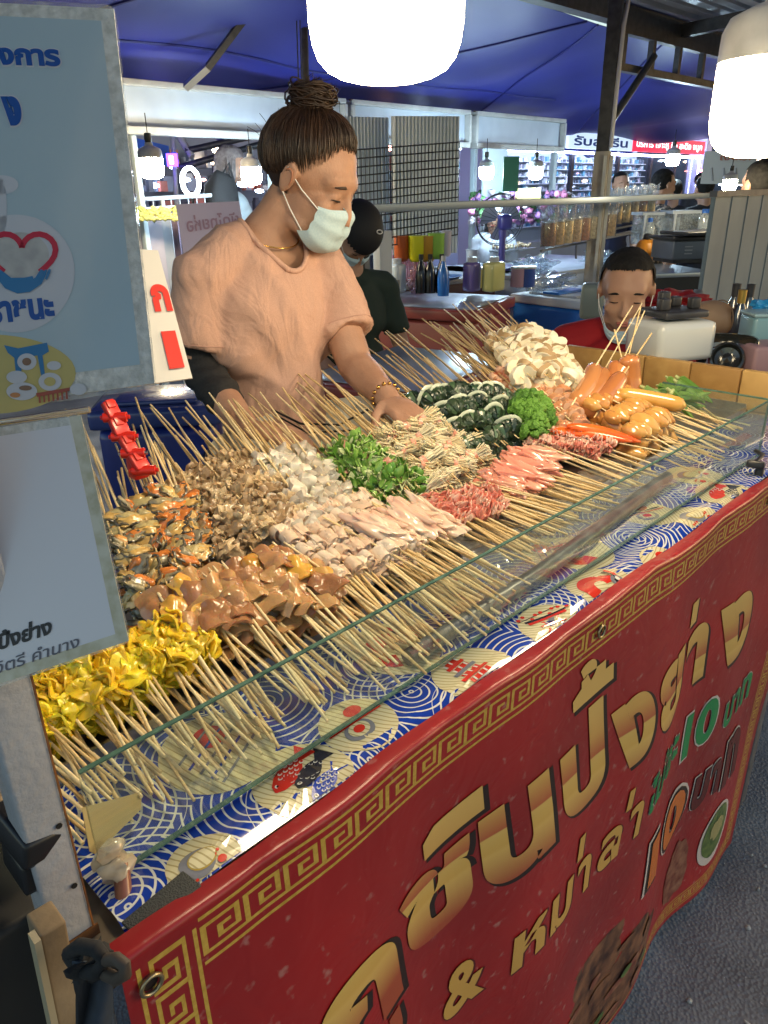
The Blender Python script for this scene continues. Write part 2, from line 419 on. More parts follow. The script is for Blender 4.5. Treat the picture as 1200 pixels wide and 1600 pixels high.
            bar(mb, *q(-.6, .38), *q(.62, .38), .1 * r, .0012, 1); bar(mb, *q(-.66, .46), *q(.68, .46), .07 * r, .0015, 2); bar(mb, *q(-.42, .1), *q(.44, .1), .07 * r, .0014, 1)
            disc(mb, *q(.02, .24), .12 * r, .1 * r, .0018, 5, n=4)
            for k in range(9): disc(mb, *q(-.75 + .19 * k, .62 + .1 * math.sin(k * 2.2)), .07 * r, .06 * r, .0013, 1, n=6)
            bar(mb, *q(-.8, .55), *q(.6, .72), .02 * r, .0011, 2)
        elif kind == 'pagoda':
            for k in range(5):
                w = .72 - .1 * k; bar(mb, *q(-w, -.5 + .26 * k), *q(w * .8, -.5 + .26 * k), .1 * r, .0013, 1 if k % 2 == 0 else 5)
                bar(mb, *q(-w * .6, -.38 + .26 * k), *q(w * .5, -.38 + .26 * k), .13 * r, .0011, 1)
                for j in range(3): bar(mb, *q(-.25 + .2 * j, -.44 + .26 * k), *q(-.25 + .2 * j, -.33 + .26 * k), .05 * r, .0016, 4)
            bar(mb, *q(.0, -.8), *q(.8, -.45), .26 * r, .0017, 1); bar(mb, *q(.1, -.92), *q(.7, -.7), .12 * r, .002, 6)
        elif kind == 'sushi':
            disc(mb, *q(-.2, -.1), .42 * r, .34 * r, .0011, 5, n=20); disc(mb, *q(-.18, -.08), .3 * r, .24 * r, .0014, 0, n=16)
            disc(mb, *q(-.18, -.08), .16 * r, .13 * r, .0017, 1, n=12); disc(mb, *q(.4, .3), .26 * r, .2 * r, .0011, 1, n=14)
            bar(mb, *q(-.7, .5), *q(.75, -.35), .05 * r, .0019, 1); bar(mb, *q(-.7, .62), *q(.75, -.2), .05 * r, .0019, 2)
        elif kind == 'cat':
            disc(mb, *q(-.1, .15), .5 * r, .42 * r, .0011, 5, n=18)
            for sx in (-.62, .3):
                disc(mb, *q(sx, -.35), .13 * r, .11 * r, .0016, 1, n=10)
                for k in range(3): disc(mb, *q(sx - .13 + .13 * k, -.12), .05 * r, .05 * r, .0016, 1, n=6)
            disc(mb, *q(.05, .1), .42 * r, .28 * r, .0014, 6, n=18); disc(mb, *q(.05, .1), .38 * r, .24 * r, .0017, 0, n=18)
            put_text(mb, '日本寿司', lambda u, v: cl(*q(u, v), .0013), -.24, .34, -.02, .22, .01, 2)
        elif kind == 'wave':
            for k in range(5): bar(mb, *q(-.6, -.5 + .22 * k), *q(.6, -.4 + .22 * k), .05 * r, .0012, 3 if k % 2 else 5)
            disc(mb, *q(.2, .3), .3 * r, .3 * r, .0011, 1, n=18)
        mb.build('printed_motif', ms, t, smooth=False)
    motif('cat', 320, 1350, .030, .4); motif('koi', 475, 1215, .047, .25); motif('sushi', 560, 1130, .040, .5)
    motif('torii', 870, 975, .047, -.3); motif('pagoda', 745, 1050, .050, .1); motif('fan', 945, 915, .052, .2); motif('sushi', 1045, 872, .040, .3)
    motif('cat', 1090, 808, .045, .1); motif('koi', 1140, 772, .055, .1); motif('fan', 620, 1010, .052, .9); motif('wave', 340, 1170, .055, .4)
    motif('wave', 860, 860, .045, .8); motif('fan', 905, 862, .05, 1.7); motif('sushi', 1010, 800, .05, .2); motif('cat', 1085, 742, .05, .3); motif('koi', 740, 920, .05, .9)
cloth()
def banner():
    t = thing('vinyl_banner', 'red vinyl banner with gold Thai lettering and key-pattern border hung across the counter front', 'banner', (.85, .37, 0))
    m = bpy.data.materials.new('banner_red'); m.use_nodes = True; nt = m.node_tree; b = nt.nodes['Principled BSDF']; L = nt.links.new
    tc = nt.nodes.new('ShaderNodeTexCoord'); n = nt.nodes.new('ShaderNodeTexNoise'); n.inputs['Scale'].default_value = 3.2; n.inputs['Detail'].default_value = 2
    r = nt.nodes.new('ShaderNodeValToRGB'); e = r.color_ramp.elements; e[0].position = .3; e[0].color = (.20, .010, .013, 1); e[1].position = .7; e[1].color = (.36, .014, .015, 1)
    n2 = nt.nodes.new('ShaderNodeTexNoise'); n2.inputs['Scale'].default_value = 60; n2.inputs['Detail'].default_value = 6
    gt = nt.nodes.new('ShaderNodeMapRange'); gt.inputs[1].default_value = .62; gt.inputs[2].default_value = .72; gt.inputs[4].default_value = .30
    mx = nt.nodes.new('ShaderNodeMixRGB'); mx.inputs[2].default_value = (.5, .4, .36, 1)
    bp = nt.nodes.new('ShaderNodeBump'); bp.inputs['Strength'].default_value = .25; bp.inputs['Distance'].default_value = .01
    n3 = nt.nodes.new('ShaderNodeTexNoise'); n3.inputs['Scale'].default_value = 14; n3.inputs['Distortion'].default_value = 1.2
    for q in (n, n2, n3): L(tc.outputs['Object'], q.inputs['Vector'])
    L(n.outputs['Fac'], r.inputs[0]); L(n2.outputs['Fac'], gt.inputs[0]); L(gt.outputs[0], mx.inputs[0]); L(r.outputs[0], mx.inputs[1]); L(mx.outputs[0], b.inputs['Base Color'])
    L(n3.outputs['Fac'], bp.inputs['Height']); L(bp.outputs[0], b.inputs['Normal'])
    b.inputs['Roughness'].default_value = .34; b.inputs['Specular IOR Level'].default_value = .45
    def surf(u, v):
        x = .107 + 1.47 * u
        if v < .06:                               # hem folded back over the counter edge
            k = 1 - v / .06; return V(x, .378 + .010 * k + fold(x, TZ) * (1 - k), topz(x) + .0008 * math.sin(k * PI) - .002 * k)
        z = TZ - (TZ - .03) * ((v - .06) / .94) ** 1.15
        return ban(x, z)
    MB().sheet(surf, 300, 130, thick=.0012).build('sheet', m, t)
    gold = mat('print_goldline', (.52, .36, .07), .35, col2=(.42, .27, .04), nscale=200)
    # Greek key border: top run and left run
    def run(mb, f, length, unit, wgt):
        k = 0
        path = [(0, 0), (0, 1), (.78, 1), (.78, .3), (.36, .3), (.36, .62), (.56, .62)]
        path = [(0, .0), (0, 1), (.78, 1), (.78, .30), (.36, .30), (.36, .66), (.56, .66)]
        nxt = [(.80, .05), (1, .05)]
        n = int(length / unit)
        def seg(a, b2):
            A, B = V(a[0], a[1], 0), V(b2[0], b2[1], 0); d = (B - A).normalized(); q = V(-d.y, d.x, 0)
            s_ = max(1, int(abs(A.x - B.x) * unit / .008))
            vs = []; fs = []
            for j in range(s_ + 1):
                c = lerp(A - d * wgt * .5, B + d * wgt * .5, j / s_)
                for sg in (-1, 1):
                    pnt = c + q * wgt * .5 * sg; vs.append(f(pnt.x * unit, pnt.y))
            for j in range(s_): fs.append((2 * j, 2 * j + 1, 2 * j + 3, 2 * j + 2))
            mb.add(vs, fs)
        for i in range(n):
            sh = [(a + i, b2) for a, b2 in path]
            for a, b2 in zip(sh, sh[1:]): seg(a, b2)
            seg((i + .2, .05), (i + .2 + .0, .7)) if False else None
            seg((i, 0), (i + 1, 0))
        for yy in (1.36, -.36):
            for i in range(n): seg((i, yy), (i + 1, yy))
    mb = MB(); run(mb, lambda s, h: ban(.170 + s, 1.022 + .026 * h, .0013), 1.385, .039, .13); mb.build('key_border', gold, t, smooth=False)
    mb = MB(); run(mb, lambda s, h: ban(.128 + .026 * (1 - h), 1.050 - s, .0013), .98, .039, .13); mb.build('key_border', gold, t, smooth=False)
    mb = MB(); run(mb, lambda s, h: ban(1.55 - .018 * h, .06 + s, .0013), .9, .0335, .13); mb.build('key_border', gold, t, smooth=False)
    mb = MB(); run(mb, lambda s, h: ban(.165 + s, .055 + .022 * h, .0013), 1.38, .0335, .13); mb.build('key_border', gold, t, smooth=False)
    # lettering
    g = bpy.data.materials.new('gold_letter'); g.use_nodes = True; nt = g.node_tree; b = nt.nodes['Principled BSDF']; L = nt.links.new
    tc = nt.nodes.new('ShaderNodeTexCoord'); sp = nt.nodes.new('ShaderNodeSeparateXYZ'); L(tc.outputs['Object'], sp.inputs[0])
    ad = nt.nodes.new('ShaderNodeMath'); ad.operation = 'MULTIPLY_ADD'; ad.inputs[1].default_value = .1; L(sp.outputs['X'], ad.inputs[0]); L(sp.outputs['Z'], ad.inputs[2])
    mr = nt.nodes.new('ShaderNodeMapRange'); mr.inputs[1].default_value = .72; mr.inputs[2].default_value = .90; L(ad.outputs[0], mr.inputs[0])
    r = nt.nodes.new('ShaderNodeValToRGB'); L(mr.outputs[0], r.inputs[0]); e = r.color_ramp.elements
    e[0].position = 0; e[0].color = (.34, .07, .03, 1); e[1].position = .36; e[1].color = (.62, .42, .12, 1)
    for pos, c in ((.40, (.58, .37, .09)), (.55, (.60, .42, .12)), (.56, (.40, .10, .04)), (.78, (.55, .33, .09)), (1., (.60, .40, .12))):
        q = e.new(pos); q.color = (*c, 1)
    L(r.outputs[0], b.inputs['Base Color']); b.inputs['Roughness'].default_value = .35
    g2 = mat('gold_small', (.55, .33, .08), .35); blk = mat('letter_black', (.015, .008, .008), .4); grn = mat('letter_green', (.01, .22, .07), .35)
    wh = mat('letter_white', (.55, .5, .48), .4); org = mat('letter_orange', (.5, .14, .02), .35); wine = mat('letter_wine', (.09, .01, .012), .4)
    CU = [(0, .05), (1, .05)]
    def word(s, x0, x1, z0, z1, off, layers, shear=0., name='lettering'):
        for o_, dx, dz, ex, mm in layers:
            mb = MB()
            gx = ex * (x1 - x0)
            put_text(mb, s, lambda u, v: ban(u + dx, v + dz, o_), x0 - gx, x1 + gx, z0 - gx * .8, z1 + gx * .8, off + (ex * .35 if ex else 0), 0, CU, shear)
            mb.build(name, mm, t, smooth=False)
    big = lambda s, x0, x1, z0, z1, of=.045: word(s, x0, x1, z0, z1, of, ((.0018, .009, -.007, .03, blk), (.0026, 0, 0, 0, g)), -.2)
    big('ล', .115, .25, .735, .87); big('ก', .278, .398, .725, .868); big('ู', .34, .40, .655, .712, .02)
    big('ช', .407, .530, .748, .885); big('ิ', .425, .525, .905, .945, .03)
    big('น', .545, .675, .745, .890); big('ป', .700, .812, .750, .925); big('ิ', .70, .80, .940, .968, .02); big('้', .715, .775, .965, 1.004, .03)
    big('ง', .832, .945, .745, .878); big('ย', .965, 1.085, .740, .872); big('่', 1.070, 1.098, .892, .942, .02); big('า', 1.105, 1.195, .730, .872); big('ง', 1.235, 1.385, .710, .868)
    sm = lambda s, x0, x1, z0, z1, of=.03: word(s, x0, x1, z0, z1, of, ((.0022, .004, -.004, .03, wine), (.0030, 0, 0, 0, g2)))
    sm('&', .475, .55, .565, .655); sm('ห', .60, .67, .55, .625); sm('ม', .685, .745, .55, .625); sm('่', .752, .768, .64, .69, .005); sm('า', .76, .80, .55, .63)
    sm('ล', .825, .885, .55, .63); sm('่', .885, .90, .645, .69, .005); sm('า', .905, .945, .555, .64)
    gn = lambda s, x0, x1, z0, z1, of=.03: word(s, x0, x1, z0, z1, of, ((.0026, 0, 0, .045, wh), (.0034, 0, 0, 0, grn)))
    gn('ไ', .965, .995, .57, .66); gn('ม', 1.0, 1.045, .575, .635); gn('้', 1.03, 1.055, .645, .672, .02); gn('ล', 1.06, 1.1, .578, .64); gn('ะ', 1.108, 1.14, .585, .64)
    word('10', 1.168, 1.285, .545, .652, .04, ((.0026, 0, 0, .05, wh), (.0034, 0, 0, 0, grn)))
    gn('บ', 1.325, 1.37, .535, .60); gn('า', 1.38, 1.41, .535, .6); gn('ท', 1.425, 1.475, .535, .605)
    bk = lambda s, x0, x1, z0, z1, m3, of=.045: word(s, x0, x1, z0, z1, of, ((.0034, 0, 0, .085, wh), (.0042, .002, -.002, .05, blk), (.0050, 0, 0, 0, m3)))
    bk('10', 1.02, 1.215, .36, .475, org, .04); bk('บ', 1.25, 1.305, .36, .455, wine); bk('า', 1.315, 1.355, .36, .455, wine); bk('ท', 1.38, 1.46, .345, .475, wine)
    # printed food pictures along the bottom
    pic = mat('print_food', (.035, .012, .008), .4, col2=(.22, .10, .05), nscale=26, detail=6)
    pic2 = mat('print_food_red', (.12, .02, .012), .4, col2=(.28, .13, .08), nscale=40, detail=5)
    leaf = mat('print_leaf', (.03, .08, .02), .4, col2=(.12, .18, .05), nscale=50)
    def patch(cx, cz, rx, rz, mm, o_, seed=0, n=36, amp=.3):
        mb = MB(); pts = []
        for k in range(n):
            a = 2 * PI * k / n; q = 1 + amp * noise.noise(V(math.cos(a) * 2 + seed, math.sin(a) * 2, seed))
            pts.append((cx + rx * q * math.cos(a), cz + rz * q * math.sin(a)))
        vs = [ban(cx, cz, o_)]; fs = []
        for rg in (.25, .5, .75, 1.):
            vs += [ban(cx + (x - cx) * rg, max(cz + (z - cz) * rg, .05), o_) for x, z in pts]
        for k in range(n):
            fs.append((0, 1 + k, 1 + (k + 1) % n))
            for q in range(3): fs.append((1 + q * n + k, 1 + (q + 1) * n + k, 1 + (q + 1) * n + (k + 1) % n, 1 + q * n + (k + 1) % n))
        mb.add(vs, fs); mb.build('printed_picture', mm, t, smooth=False)
    patch(.82, .20, .24, .15, pic, .0012, 1); patch(1.02, .15, .12, .12, pic, .0015, 2)
    for k in range(16): patch(.66 + .028 * k + rnd(-.02, .02), .17 + .09 * math.sin(k * 1.7), rnd(.018, .05), rnd(.010, .022), pic2 if k % 3 else pic,   .0018 + .00015 * k, k + 5, 16)
    for k in range(5): patch(.72 + .09 * k, .12 + .05 * (k % 2), .02, .010, leaf, .0044 + .0001 * k, k + 40, 10)
    patch(1.25, .19, .045, .09, pic2, .0024, 33); patch(1.405, .20, .075, .085, wh, .0030, 3, amp=.03); patch(1.405, .207, .062, .070, leaf, .0038, 4, amp=.05); patch(1.41, .215, .035, .03, mat('print_sauce', (.3, .28, .12), .4), .0044, 9)
    # grommets
    gm = mat('brass', (.4, .33, .2), .35, .9)
    for x in (.125, .745, 1.33):
        p = ban(x, TZ - .028 - (.0 if x > .2 else .004), .003); mb = MB()
        mb.tube([p + V(math.cos(a) * .008, -.001, math.sin(a) * .008) for a in [2 * PI * k / 16 for k in range(17)]], .0018, 6, caps=False)
        mb.build('grommet', gm, t)
        MB().poly([p + V(math.cos(2 * PI * k / 12) * .0062, .0012, math.sin(2 * PI * k / 12) * .0062) for k in range(12)]).build('grommet_hole', blk, t)
banner()
# ================================================================== GLASS SCREEN, POSTS, TRAYS
def glass():
    gl = glassmat('pane', (.90, .95, .93), 1.3, .02, .05); ge = mat('glass_edge', (.10, .19, .14), .25, col2=(.05, .11, .08), nscale=60, coat=.3)
    t = thing('glass_screen', 'upright clear glass screen with green edges standing along the front of the counter', 'glass screen', (.8, .443, TZ))
    x0, x1, z0, z1 = .133, 1.475, TZ + .006, 1.177
    MB().box(((x0 + x1) / 2, .443, (z0 + z1) / 2), (x1 - x0, .004, z1 - z0)).build('front_pane', gl, t, smooth=False)
    MB().box(((x0 + x1) / 2, .443, z1 + .0008), (x1 - x0, .0040, .0014)).build('pane_edge', ge, t, smooth=False)
    MB().box(((x0 + x1) / 2, .443, z0 - .0012), (x1 - x0, .0045, .0018)).build('pane_edge', ge, t, smooth=False)
    MB().box((x1 + .0025, .55, (z0 + z1) / 2), (.004, .21, z1 - z0)).build('side_pane', gl, t, smooth=False)
    MB().box((x1 + .0025, .4445, (z0 + z1) / 2), (.0046, .0034, z1 - z0)).build('pane_edge', ge, t, smooth=False)
    MB().box((x1 + .0025, .55, z1 + .0015), (.0046, .21, .0028)).build('pane_edge', ge, t, smooth=False)
    s = thing('side_glass', 'glass side screen beside the white post at the near end of the counter', 'glass screen', (.115, .6, TZ))
    MB().box((.098, .60, 1.12), (.004, .26, .10)).build('pane', gl, s, smooth=False)
    MB().box((.098, .60, 1.1715), (.0046, .26, .0028)).build('pane_edge', ge, s, smooth=False)
glass()
def posts():
    wp = mat('white_paint_worn', (.42, .43, .46), .35, col2=(.30, .31, .34), nscale=9, bump=.5, bscale=120, ramp=(.3, .7))
    rust = mat('rust', (.28, .10, .02), .8, col2=(.12, .05, .02), nscale=60)
    t = thing('frame_post', 'scuffed white square steel post at the near left corner of the counter', 'post', (.112, .44, 0))
    MB().box((.0975, .43, 1.2), (.028, .030, 2.4), bev=.003).build('tube', wp, t)
    MB().box((.1108, .4146, 1.16), (.0012, .0012, .26)).build('rusty_edge', rust, t)
    MB().box((.101, .4142, 1.055), (.026, .001, .03)).build('rust_patch', rust, t)
    for z in (1.115, 1.17): MB().lathe([(0, 0), (.0022, 0), (.0022, .0006), (0, .0006)], (.105, .4140, z), 8, rot=(R(90), 0, 0)).build('bolt_hole', mat('hole', (.01, .01, .01), .9), t)
    t2 = thing('frame_post', 'short white steel post at the far right corner of the counter', 'post', (1.66, .36, 0))
    MB().box((1.66, .45, .63), (.035, .035, 1.26), bev=.003).build('tube', mat('white_paint', (.6, .6, .6), .4), t2)
    # black clamp by far post
    c = thing('spring_clamp', 'black clip gripping the cover at the far right end of the counter', 'clamp', PY(1180, 730, .41))
    p = c.location.copy(); bk = mat('black_plastic', (.015, .015, .017), .35)
    MB().box(p + V(0, 0, .005), (.022, .03, .014), (0, .3, .2), bev=.004).box(p + V(.008, -.006, -.02), (.02, .014, .04), (0, .2, .2), bev=.004).build('jaw', bk, c)
    MB().tube([p + V(.0, 0, .01), p + V(.03, .0, .016), p + V(.05, .02, .014)], .004, 6).build('handle', bk, c)
    # grey folded mat under the cover corner
    _m = P(250, 1424, TZ + .004); MB().box((_m.x + .004, _m.y + .003, TZ + .005), (.055, .022, .003), (0, 0, .12), bev=.001).build('grip_mat', mat('mat_grey', (.05, .055, .055), .6, bump=.8, bscale=700)).location = (0, 0, 0)
    o = bpy.data.objects['grip_mat']; tag(o, 'dark grey ribbed mat corner lying on the cover beside the post', 'mat')
    d = thing('wooden_peg', 'reddish brown wooden peg wrapped with tape at the foot of the white post', 'peg', (.14, .41, TZ))
    MB().tube([PY(190, 1350, .44), PY(193, 1400, .425), PY(205, 1465, .405)], [.006, .0065, .006], 10).build('peg', mat('redwood', (.25, .09, .05), .3, coat=.4), d)
    MB().blob(PY(182, 1355, .44), (.012, .010, .012), .5, 2.5, 3, 2).blob(PY(172, 1335, .445), (.014, .006, .012), .5, 2.5, 8, 2).build('tape', mat('tape', (.35, .26, .16), .2, col2=(.55, .47, .35), nscale=60, coat=.6), d)
    # cardboard flap
    q = [PY(128, 1262, .455), PY(222, 1237, .49), PY(220, 1265, .475), PY(150, 1335, .45), PY(140, 1330, .45)]
    MB().poly(q).poly([a + V(0, .001, -.001) for a in q]).build('card_flap', mat('yellow_card', (.38, .29, .13), .4, coat=.2)); tag(bpy.data.objects['card_flap'], 'small yellowish card flap standing behind the glass beside the white post', 'card')
posts()
def trays():
    al = mat('aluminium', (.5, .5, .5), .28, .9, col2=(.36, .36, .36), nscale=25)
    for i, (x0, x1, lab) in enumerate(((.14, .70, 'shallow steel tray at the near end under the seafood skewers'), (.72, 1.20, 'shallow steel tray in the middle under the meat skewers'), (1.22, 1.74, 'shallow steel tray at the far end under the sausages'))):
        t = thing('steel_tray', lab, 'tray', ((x0 + x1) / 2, .77, TZ))
        MB().box(((x0 + x1) / 2, .80, TZ + .006), (x1 - x0, .46, .004)).build('tray_floor', al, t)
        mb = MB()
        for (c, d) in ((((x0 + x1) / 2, 1.032, TZ + .018), (x1 - x0, .004, .028)), (((x0 + x1) / 2, .57, TZ + .013), (x1 - x0, .004, .018)), ((x0, .80, TZ + .016), (.004, .46, .024)), ((x1, .80, TZ + .016), (.004, .46, .024))): mb.box(c, d)
        mb.tube([(x0, 1.034, TZ + .033), (x1, 1.034, TZ + .033)], .004, 8); mb.build('tray_rim', al, t)
    # crumpled clear plastic on the front of the trays
    def pl(u, v):
        x, y = .60 + .62 * u, .475 + .15 * v
        n = noise.noise(V(x * 30, y * 40, 0)) + .6 * abs(noise.noise(V(x * 70, y * 60, 4)))
        return V(x, y + .006 * noise.noise(V(x * 20, 1, 1)), TZ + .014 + .006 * n + .006 * v)
    o = MB().sheet(pl, 150, 40).build('plastic_film', glassmat('film', (.88, .9, .88), 2.2, .12, .22, (.75, .75, .7)), smooth=True); tag(o, 'crumpled clear plastic film lying under the front sticks', 'plastic sheet')
    o = MB().tube([(.50, .468, TZ + .012), (.75, .470, TZ + .014), (.95, .485, TZ + .014), (1.12, .50, TZ + .014), (1.22, .51, TZ + .012)], [.010, .012, .012, .013, .011], 12).build('dark_pipe', mat('dark_rubber', (.05, .05, .055), .4, col2=(.14, .14, .15), nscale=30, coat=.15, bump=.5, bscale=60)); tag(o, 'dark grey plastic-wrapped pipe lying behind the glass screen', 'pipe')
    # pale tray seen behind the left piles
    t = thing('plastic_tray', 'large pale grey oval tray behind the leafy and cube skewers', 'tray', (.95, 1.1, TZ))
    MB().lathe([(0, .01), (.20, .01), (.235, .055), (.24, .07), (.236, .07), (.20, .016), (0, .016)], (.93, 1.06, TZ), 40, sx=1.15, sy=.62).build('bowl', mat('greyplastic', (.42, .42, .38), .35), t)
trays()
# ================================================================== FOOD ON SKEWERS
bam = mat('bamboo', (.66, .47, .22), .5, col2=(.84, .68, .40), nscale=40, rand=.9, ramp=(.3, .7))
def stickmesh():
    mb = MB(); mb.tube([(0, 0, 0), (.04, 0, 0), (.96, 0, 0), (1, 0, 0)], [.0009, .0016, .0017, .0016], 8); return mb.mesh('stick', bam)
STICK = stickmesh()
M_ = {}
def food_meshes():
    J = lambda a: rnd(-a, a)
    # mussels: cream-orange flesh with a dark frilled rim
    flesh = mat('mussel_flesh', (.60, .38, .12), .22, col2=(.62, .20, .04), nscale=20, bump=.5, bscale=120, coat=.6, rand=.9, ramp=(.45, .6))
    fl2 = mat('mussel_pale', (.50, .40, .18), .25, col2=(.24, .21, .14), nscale=70, coat=.6, bump=.5, bscale=150, rand=.5)
    rim = mat('mussel_rim', (.05, .045, .04), .25, col2=(.14, .12, .08), nscale=80, coat=.5)
    L = []
    for k in range(6):
        mb = MB(); mb.blob((0, 0, 0), (.0105, .0155, .0062), .35, 1.8, k, 3, mi=0 if k % 2 else 1)
        mb.blob((.002, .002, .003), (.007, .011, .005), .5, 2.2, k + 9, 2, mi=1 if k % 2 else 0)
        pts = [V(.0112 * math.cos(a) * (1 + .14 * math.sin(5 * a + k)), .0165 * math.sin(a), .0015 * math.sin(7 * a + k)) for a in [2 * PI * q / 26 for q in range(27)]]
        mb.tube(pts, [.0012 + .0006 * abs(math.sin(q * 1.3)) for q in range(27)], 5, mi=2, caps=False)
        L.append(mb.mesh('mussel', [flesh, fl2, rim]))
    M_['mussel'] = L
    giz = mat('gizzard', (.58, .43, .25), .3, col2=(.32, .21, .11), nscale=75, bump=.6, bscale=160, coat=.5, rand=.6, sss=.15)
    L = []
    for k in range(6):
        mb = MB(); mb.blob((0, 0, 0), (.0105, .013, .011), .75, 2.1, k + 20, 3)
        mb.blob((.003, .008, .004), (.007, .006, .006), .8, 2.4, k + 31, 2); mb.blob((-.003, -.008, .004), (.006, .006, .005), .8, 2.4, k + 37, 2)
        def ear(u, v, k=k): a = u * PI * 1.3 + k; return V(-.008 + .016 * v, .011 * math.cos(a) * (1 + .2 * math.sin(v * 9)), .010 * math.sin(a) + .003)
        mb.sheet(ear, 12, 4, thick=.0018); L.append(mb.mesh('gizzard_piece', giz))
    M_['gizzard'] = L
    cub = mat('squid_white', (.80, .74, .62), .35, col2=(.52, .46, .38), nscale=60, bump=.3, bscale=150, coat=.5, rand=.6, sss=.2)
    L = []
    for k in range(6):
        mb = MB()
        mb.box((0, 0, 0), (.015, .017 + J(.003), .014), (J(.5), J(.3), J(.3)), bev=.003); mb.blob((0, .002, .004), (.010, .012, .009), .5, 2, k + 50, 2, power=.6)
        if k % 2: mb.tube([V(-.007, .006, .005), V(.007, .008, .006)], [.006, .005], 8)
        L.append(mb.mesh('squid_cube', cub, angle=60))
    M_['cube'] = L
    # translucent orange-brown sheets
    L = []
    os1 = mat('squid_sheet_brown', (.50, .29, .13), .16, col2=(.34, .16, .075), nscale=34, bump=.5, bscale=110, coat=.3, sss=.4, rand=.9, sscol=(1, .35, .1), ramp=(.35, .7))
    os2 = mat('squid_sheet_amber', (.66, .38, .07), .14, col2=(.5, .25, .05), nscale=25, bump=.35, bscale=90, coat=.5, sss=.4, rand=.6, sscol=(1, .35, .1))
    for k in range(8):
        mb = MB(); w = rnd(.026, .036); ln = rnd(.036, .05)
        def sh(u, v, k=k, w=w, ln=ln):
            x = (u - .5) * ln * (1 + .3 * noise.noise(V(v * 2, k, 0))); y = (v - .5) * w * (1 + .4 * noise.noise(V(u * 3, k, 5)))
            return V(x, y, .006 * math.sin(u * 4 + k) * (v - .3) + .007 * noise.noise(V(u * 2.2, v * 2.2, k * 2.1)) - .012 * (v - .5) ** 2 * 4 * .6)
        mb.sheet(sh, 12, 9, thick=.0022); L.append(mb.mesh('squid_sheet', os2 if k % 4 == 0 else os1, angle=70))
    M_['osheet'] = L
    L = []
    yl = mat('yellow_squid', (.86, .70, .04), .25, col2=(.80, .52, .03), nscale=40, bump=.5, bscale=110, coat=.35, sss=.25, rand=.4)
    for k in range(6):
        mb = MB(); mb.blob((0, 0, 0), (.011, .011, .008), .8, 1.8, k + 70, 3)
        for q in range(3):
            a0 = q * 2.1 + k
            def fr(u, v, a0=a0, k=k):
                a = a0 + (u - .5) * 2.2; r = .007 + .012 * v * (1 + .25 * math.sin(u * 9 + k)); return V(r * math.cos(a), r * math.sin(a), .004 + .005 * math.sin(u * 8 + k + q) * v)
            mb.sheet(fr, 12, 4, thick=.0022)
        L.append(mb.mesh('squid_piece', yl, angle=80))
    M_['yellow'] = L
    L = []
    rl = mat('pork_roll', (.74, .52, .37), .35, col2=(.82, .66, .52), nscale=45, bump=.4, bscale=120, coat=.5, rand=.5, sss=.2)
    for k in range(5):
        mb = MB(); mb.blob((0, 0, 0), (.0125, .0085, .0085), .4, 1.8, k + 90, 3, power=.8)
        mb.sheet(lambda u, v: V(-.011 + .022 * v, (.0085 + .0022 * u) * math.cos(u * 5 + k), (.0085 + .0022 * u) * math.sin(u * 5 + k)), 18, 4, thick=.0012); L.append(mb.mesh('meat_roll', rl))
    M_['roll'] = L
    L = []
    pf = mat('pale_fillet', (.76, .50, .38), .2, col2=(.80, .62, .48), nscale=30, bump=.2, bscale=90, coat=.7, rand=.4, sss=.35)
    for k in range(4):
        mb = MB(); mb.blob((0, 0, 0), (.044, .0125, .0095), .45, 1.9, k + 110, 4, power=.72); L.append(mb.mesh('fillet', pf))
    M_['fillet'] = L
    L = []
    pk = mat('pink_fillet', (.70, .28, .20), .2, col2=(.78, .42, .30), nscale=35, bump=.2, bscale=80, coat=.7, rand=.5, sss=.35)
    for k in range(4):
        mb = MB(); mb.blob((0, 0, 0), (.037, .0135, .0105), .45, 2.0, k + 120, 4, power=.72); L.append(mb.mesh('fillet', pk))
    M_['pink'] = L
    L = []
    b1 = mat('raw_pork', (.62, .20, .15), .25, col2=(.74, .46, .36), nscale=38, coat=.4, rand=.3, ramp=(.48, .58), sss=.2)
    for k in range(6):
        mb = MB(); w = .017
        def zz(u, v, k=k): return V((u - .5) * .022 + .002 * math.sin(v * 5), (v - .5) * w + .002 * math.sin(u * 9 + k), .0055 * math.sin(u * 13 + k) + .003 * noise.noise(V(u * 3, v * 4, k)) - .010 * (v - .5) ** 2 * 3)
        mb.sheet(zz, 20, 6, thick=.0026); L.append(mb.mesh('pork_slice', b1, angle=70))
    M_['pork'] = L
    # greens
    lf = [mat('leaf_green', (.12, .30, .045), .3, col2=(.30, .50, .12), nscale=90, coat=.3, rand=.7), mat('leaf_stem', (.58, .66, .36), .4, rand=.1), mat('meat_tip', (.6, .3, .22), .3)]
    L = []
    for k in range(5):
        mb = MB()
        for q in range(16):
            a, t = rnd(0, 2 * PI), rnd(-.012, .012); c = V(t, math.cos(a) * .009, math.sin(a) * .008 + .002); d = V(J(.6), math.cos(a), math.sin(a) + .3).normalized(); sd = d.cross(V(J(1), J(1), 1)).normalized()
            Lf = rnd(.010, .017); w = rnd(.004, .007)
            mb.sheet(lambda u, v: c + d * Lf * v + sd * (u - .5) * 2 * w * math.sin(PI * min(1, v * .93 + .05)) - V(0, 0, .006 * v * v) + d.cross(sd) * .003 * abs(u - .5) * 2, 3, 5, mi=0 if q % 6 else 1)
        for q in range(9):
            a = rnd(0, 2 * PI); p = V(J(.012), math.cos(a) * .009, math.sin(a) * .009); mb.tube([p, p + V(J(.012), J(.008), rnd(.0, .009)), p + V(J(.018), J(.014), rnd(-.004, .01))], .0008, 5, mi=1)
        if k % 2: mb.blob((.004, 0, .004), (.008, .010, .008), .4, 2, k, 2, mi=2)
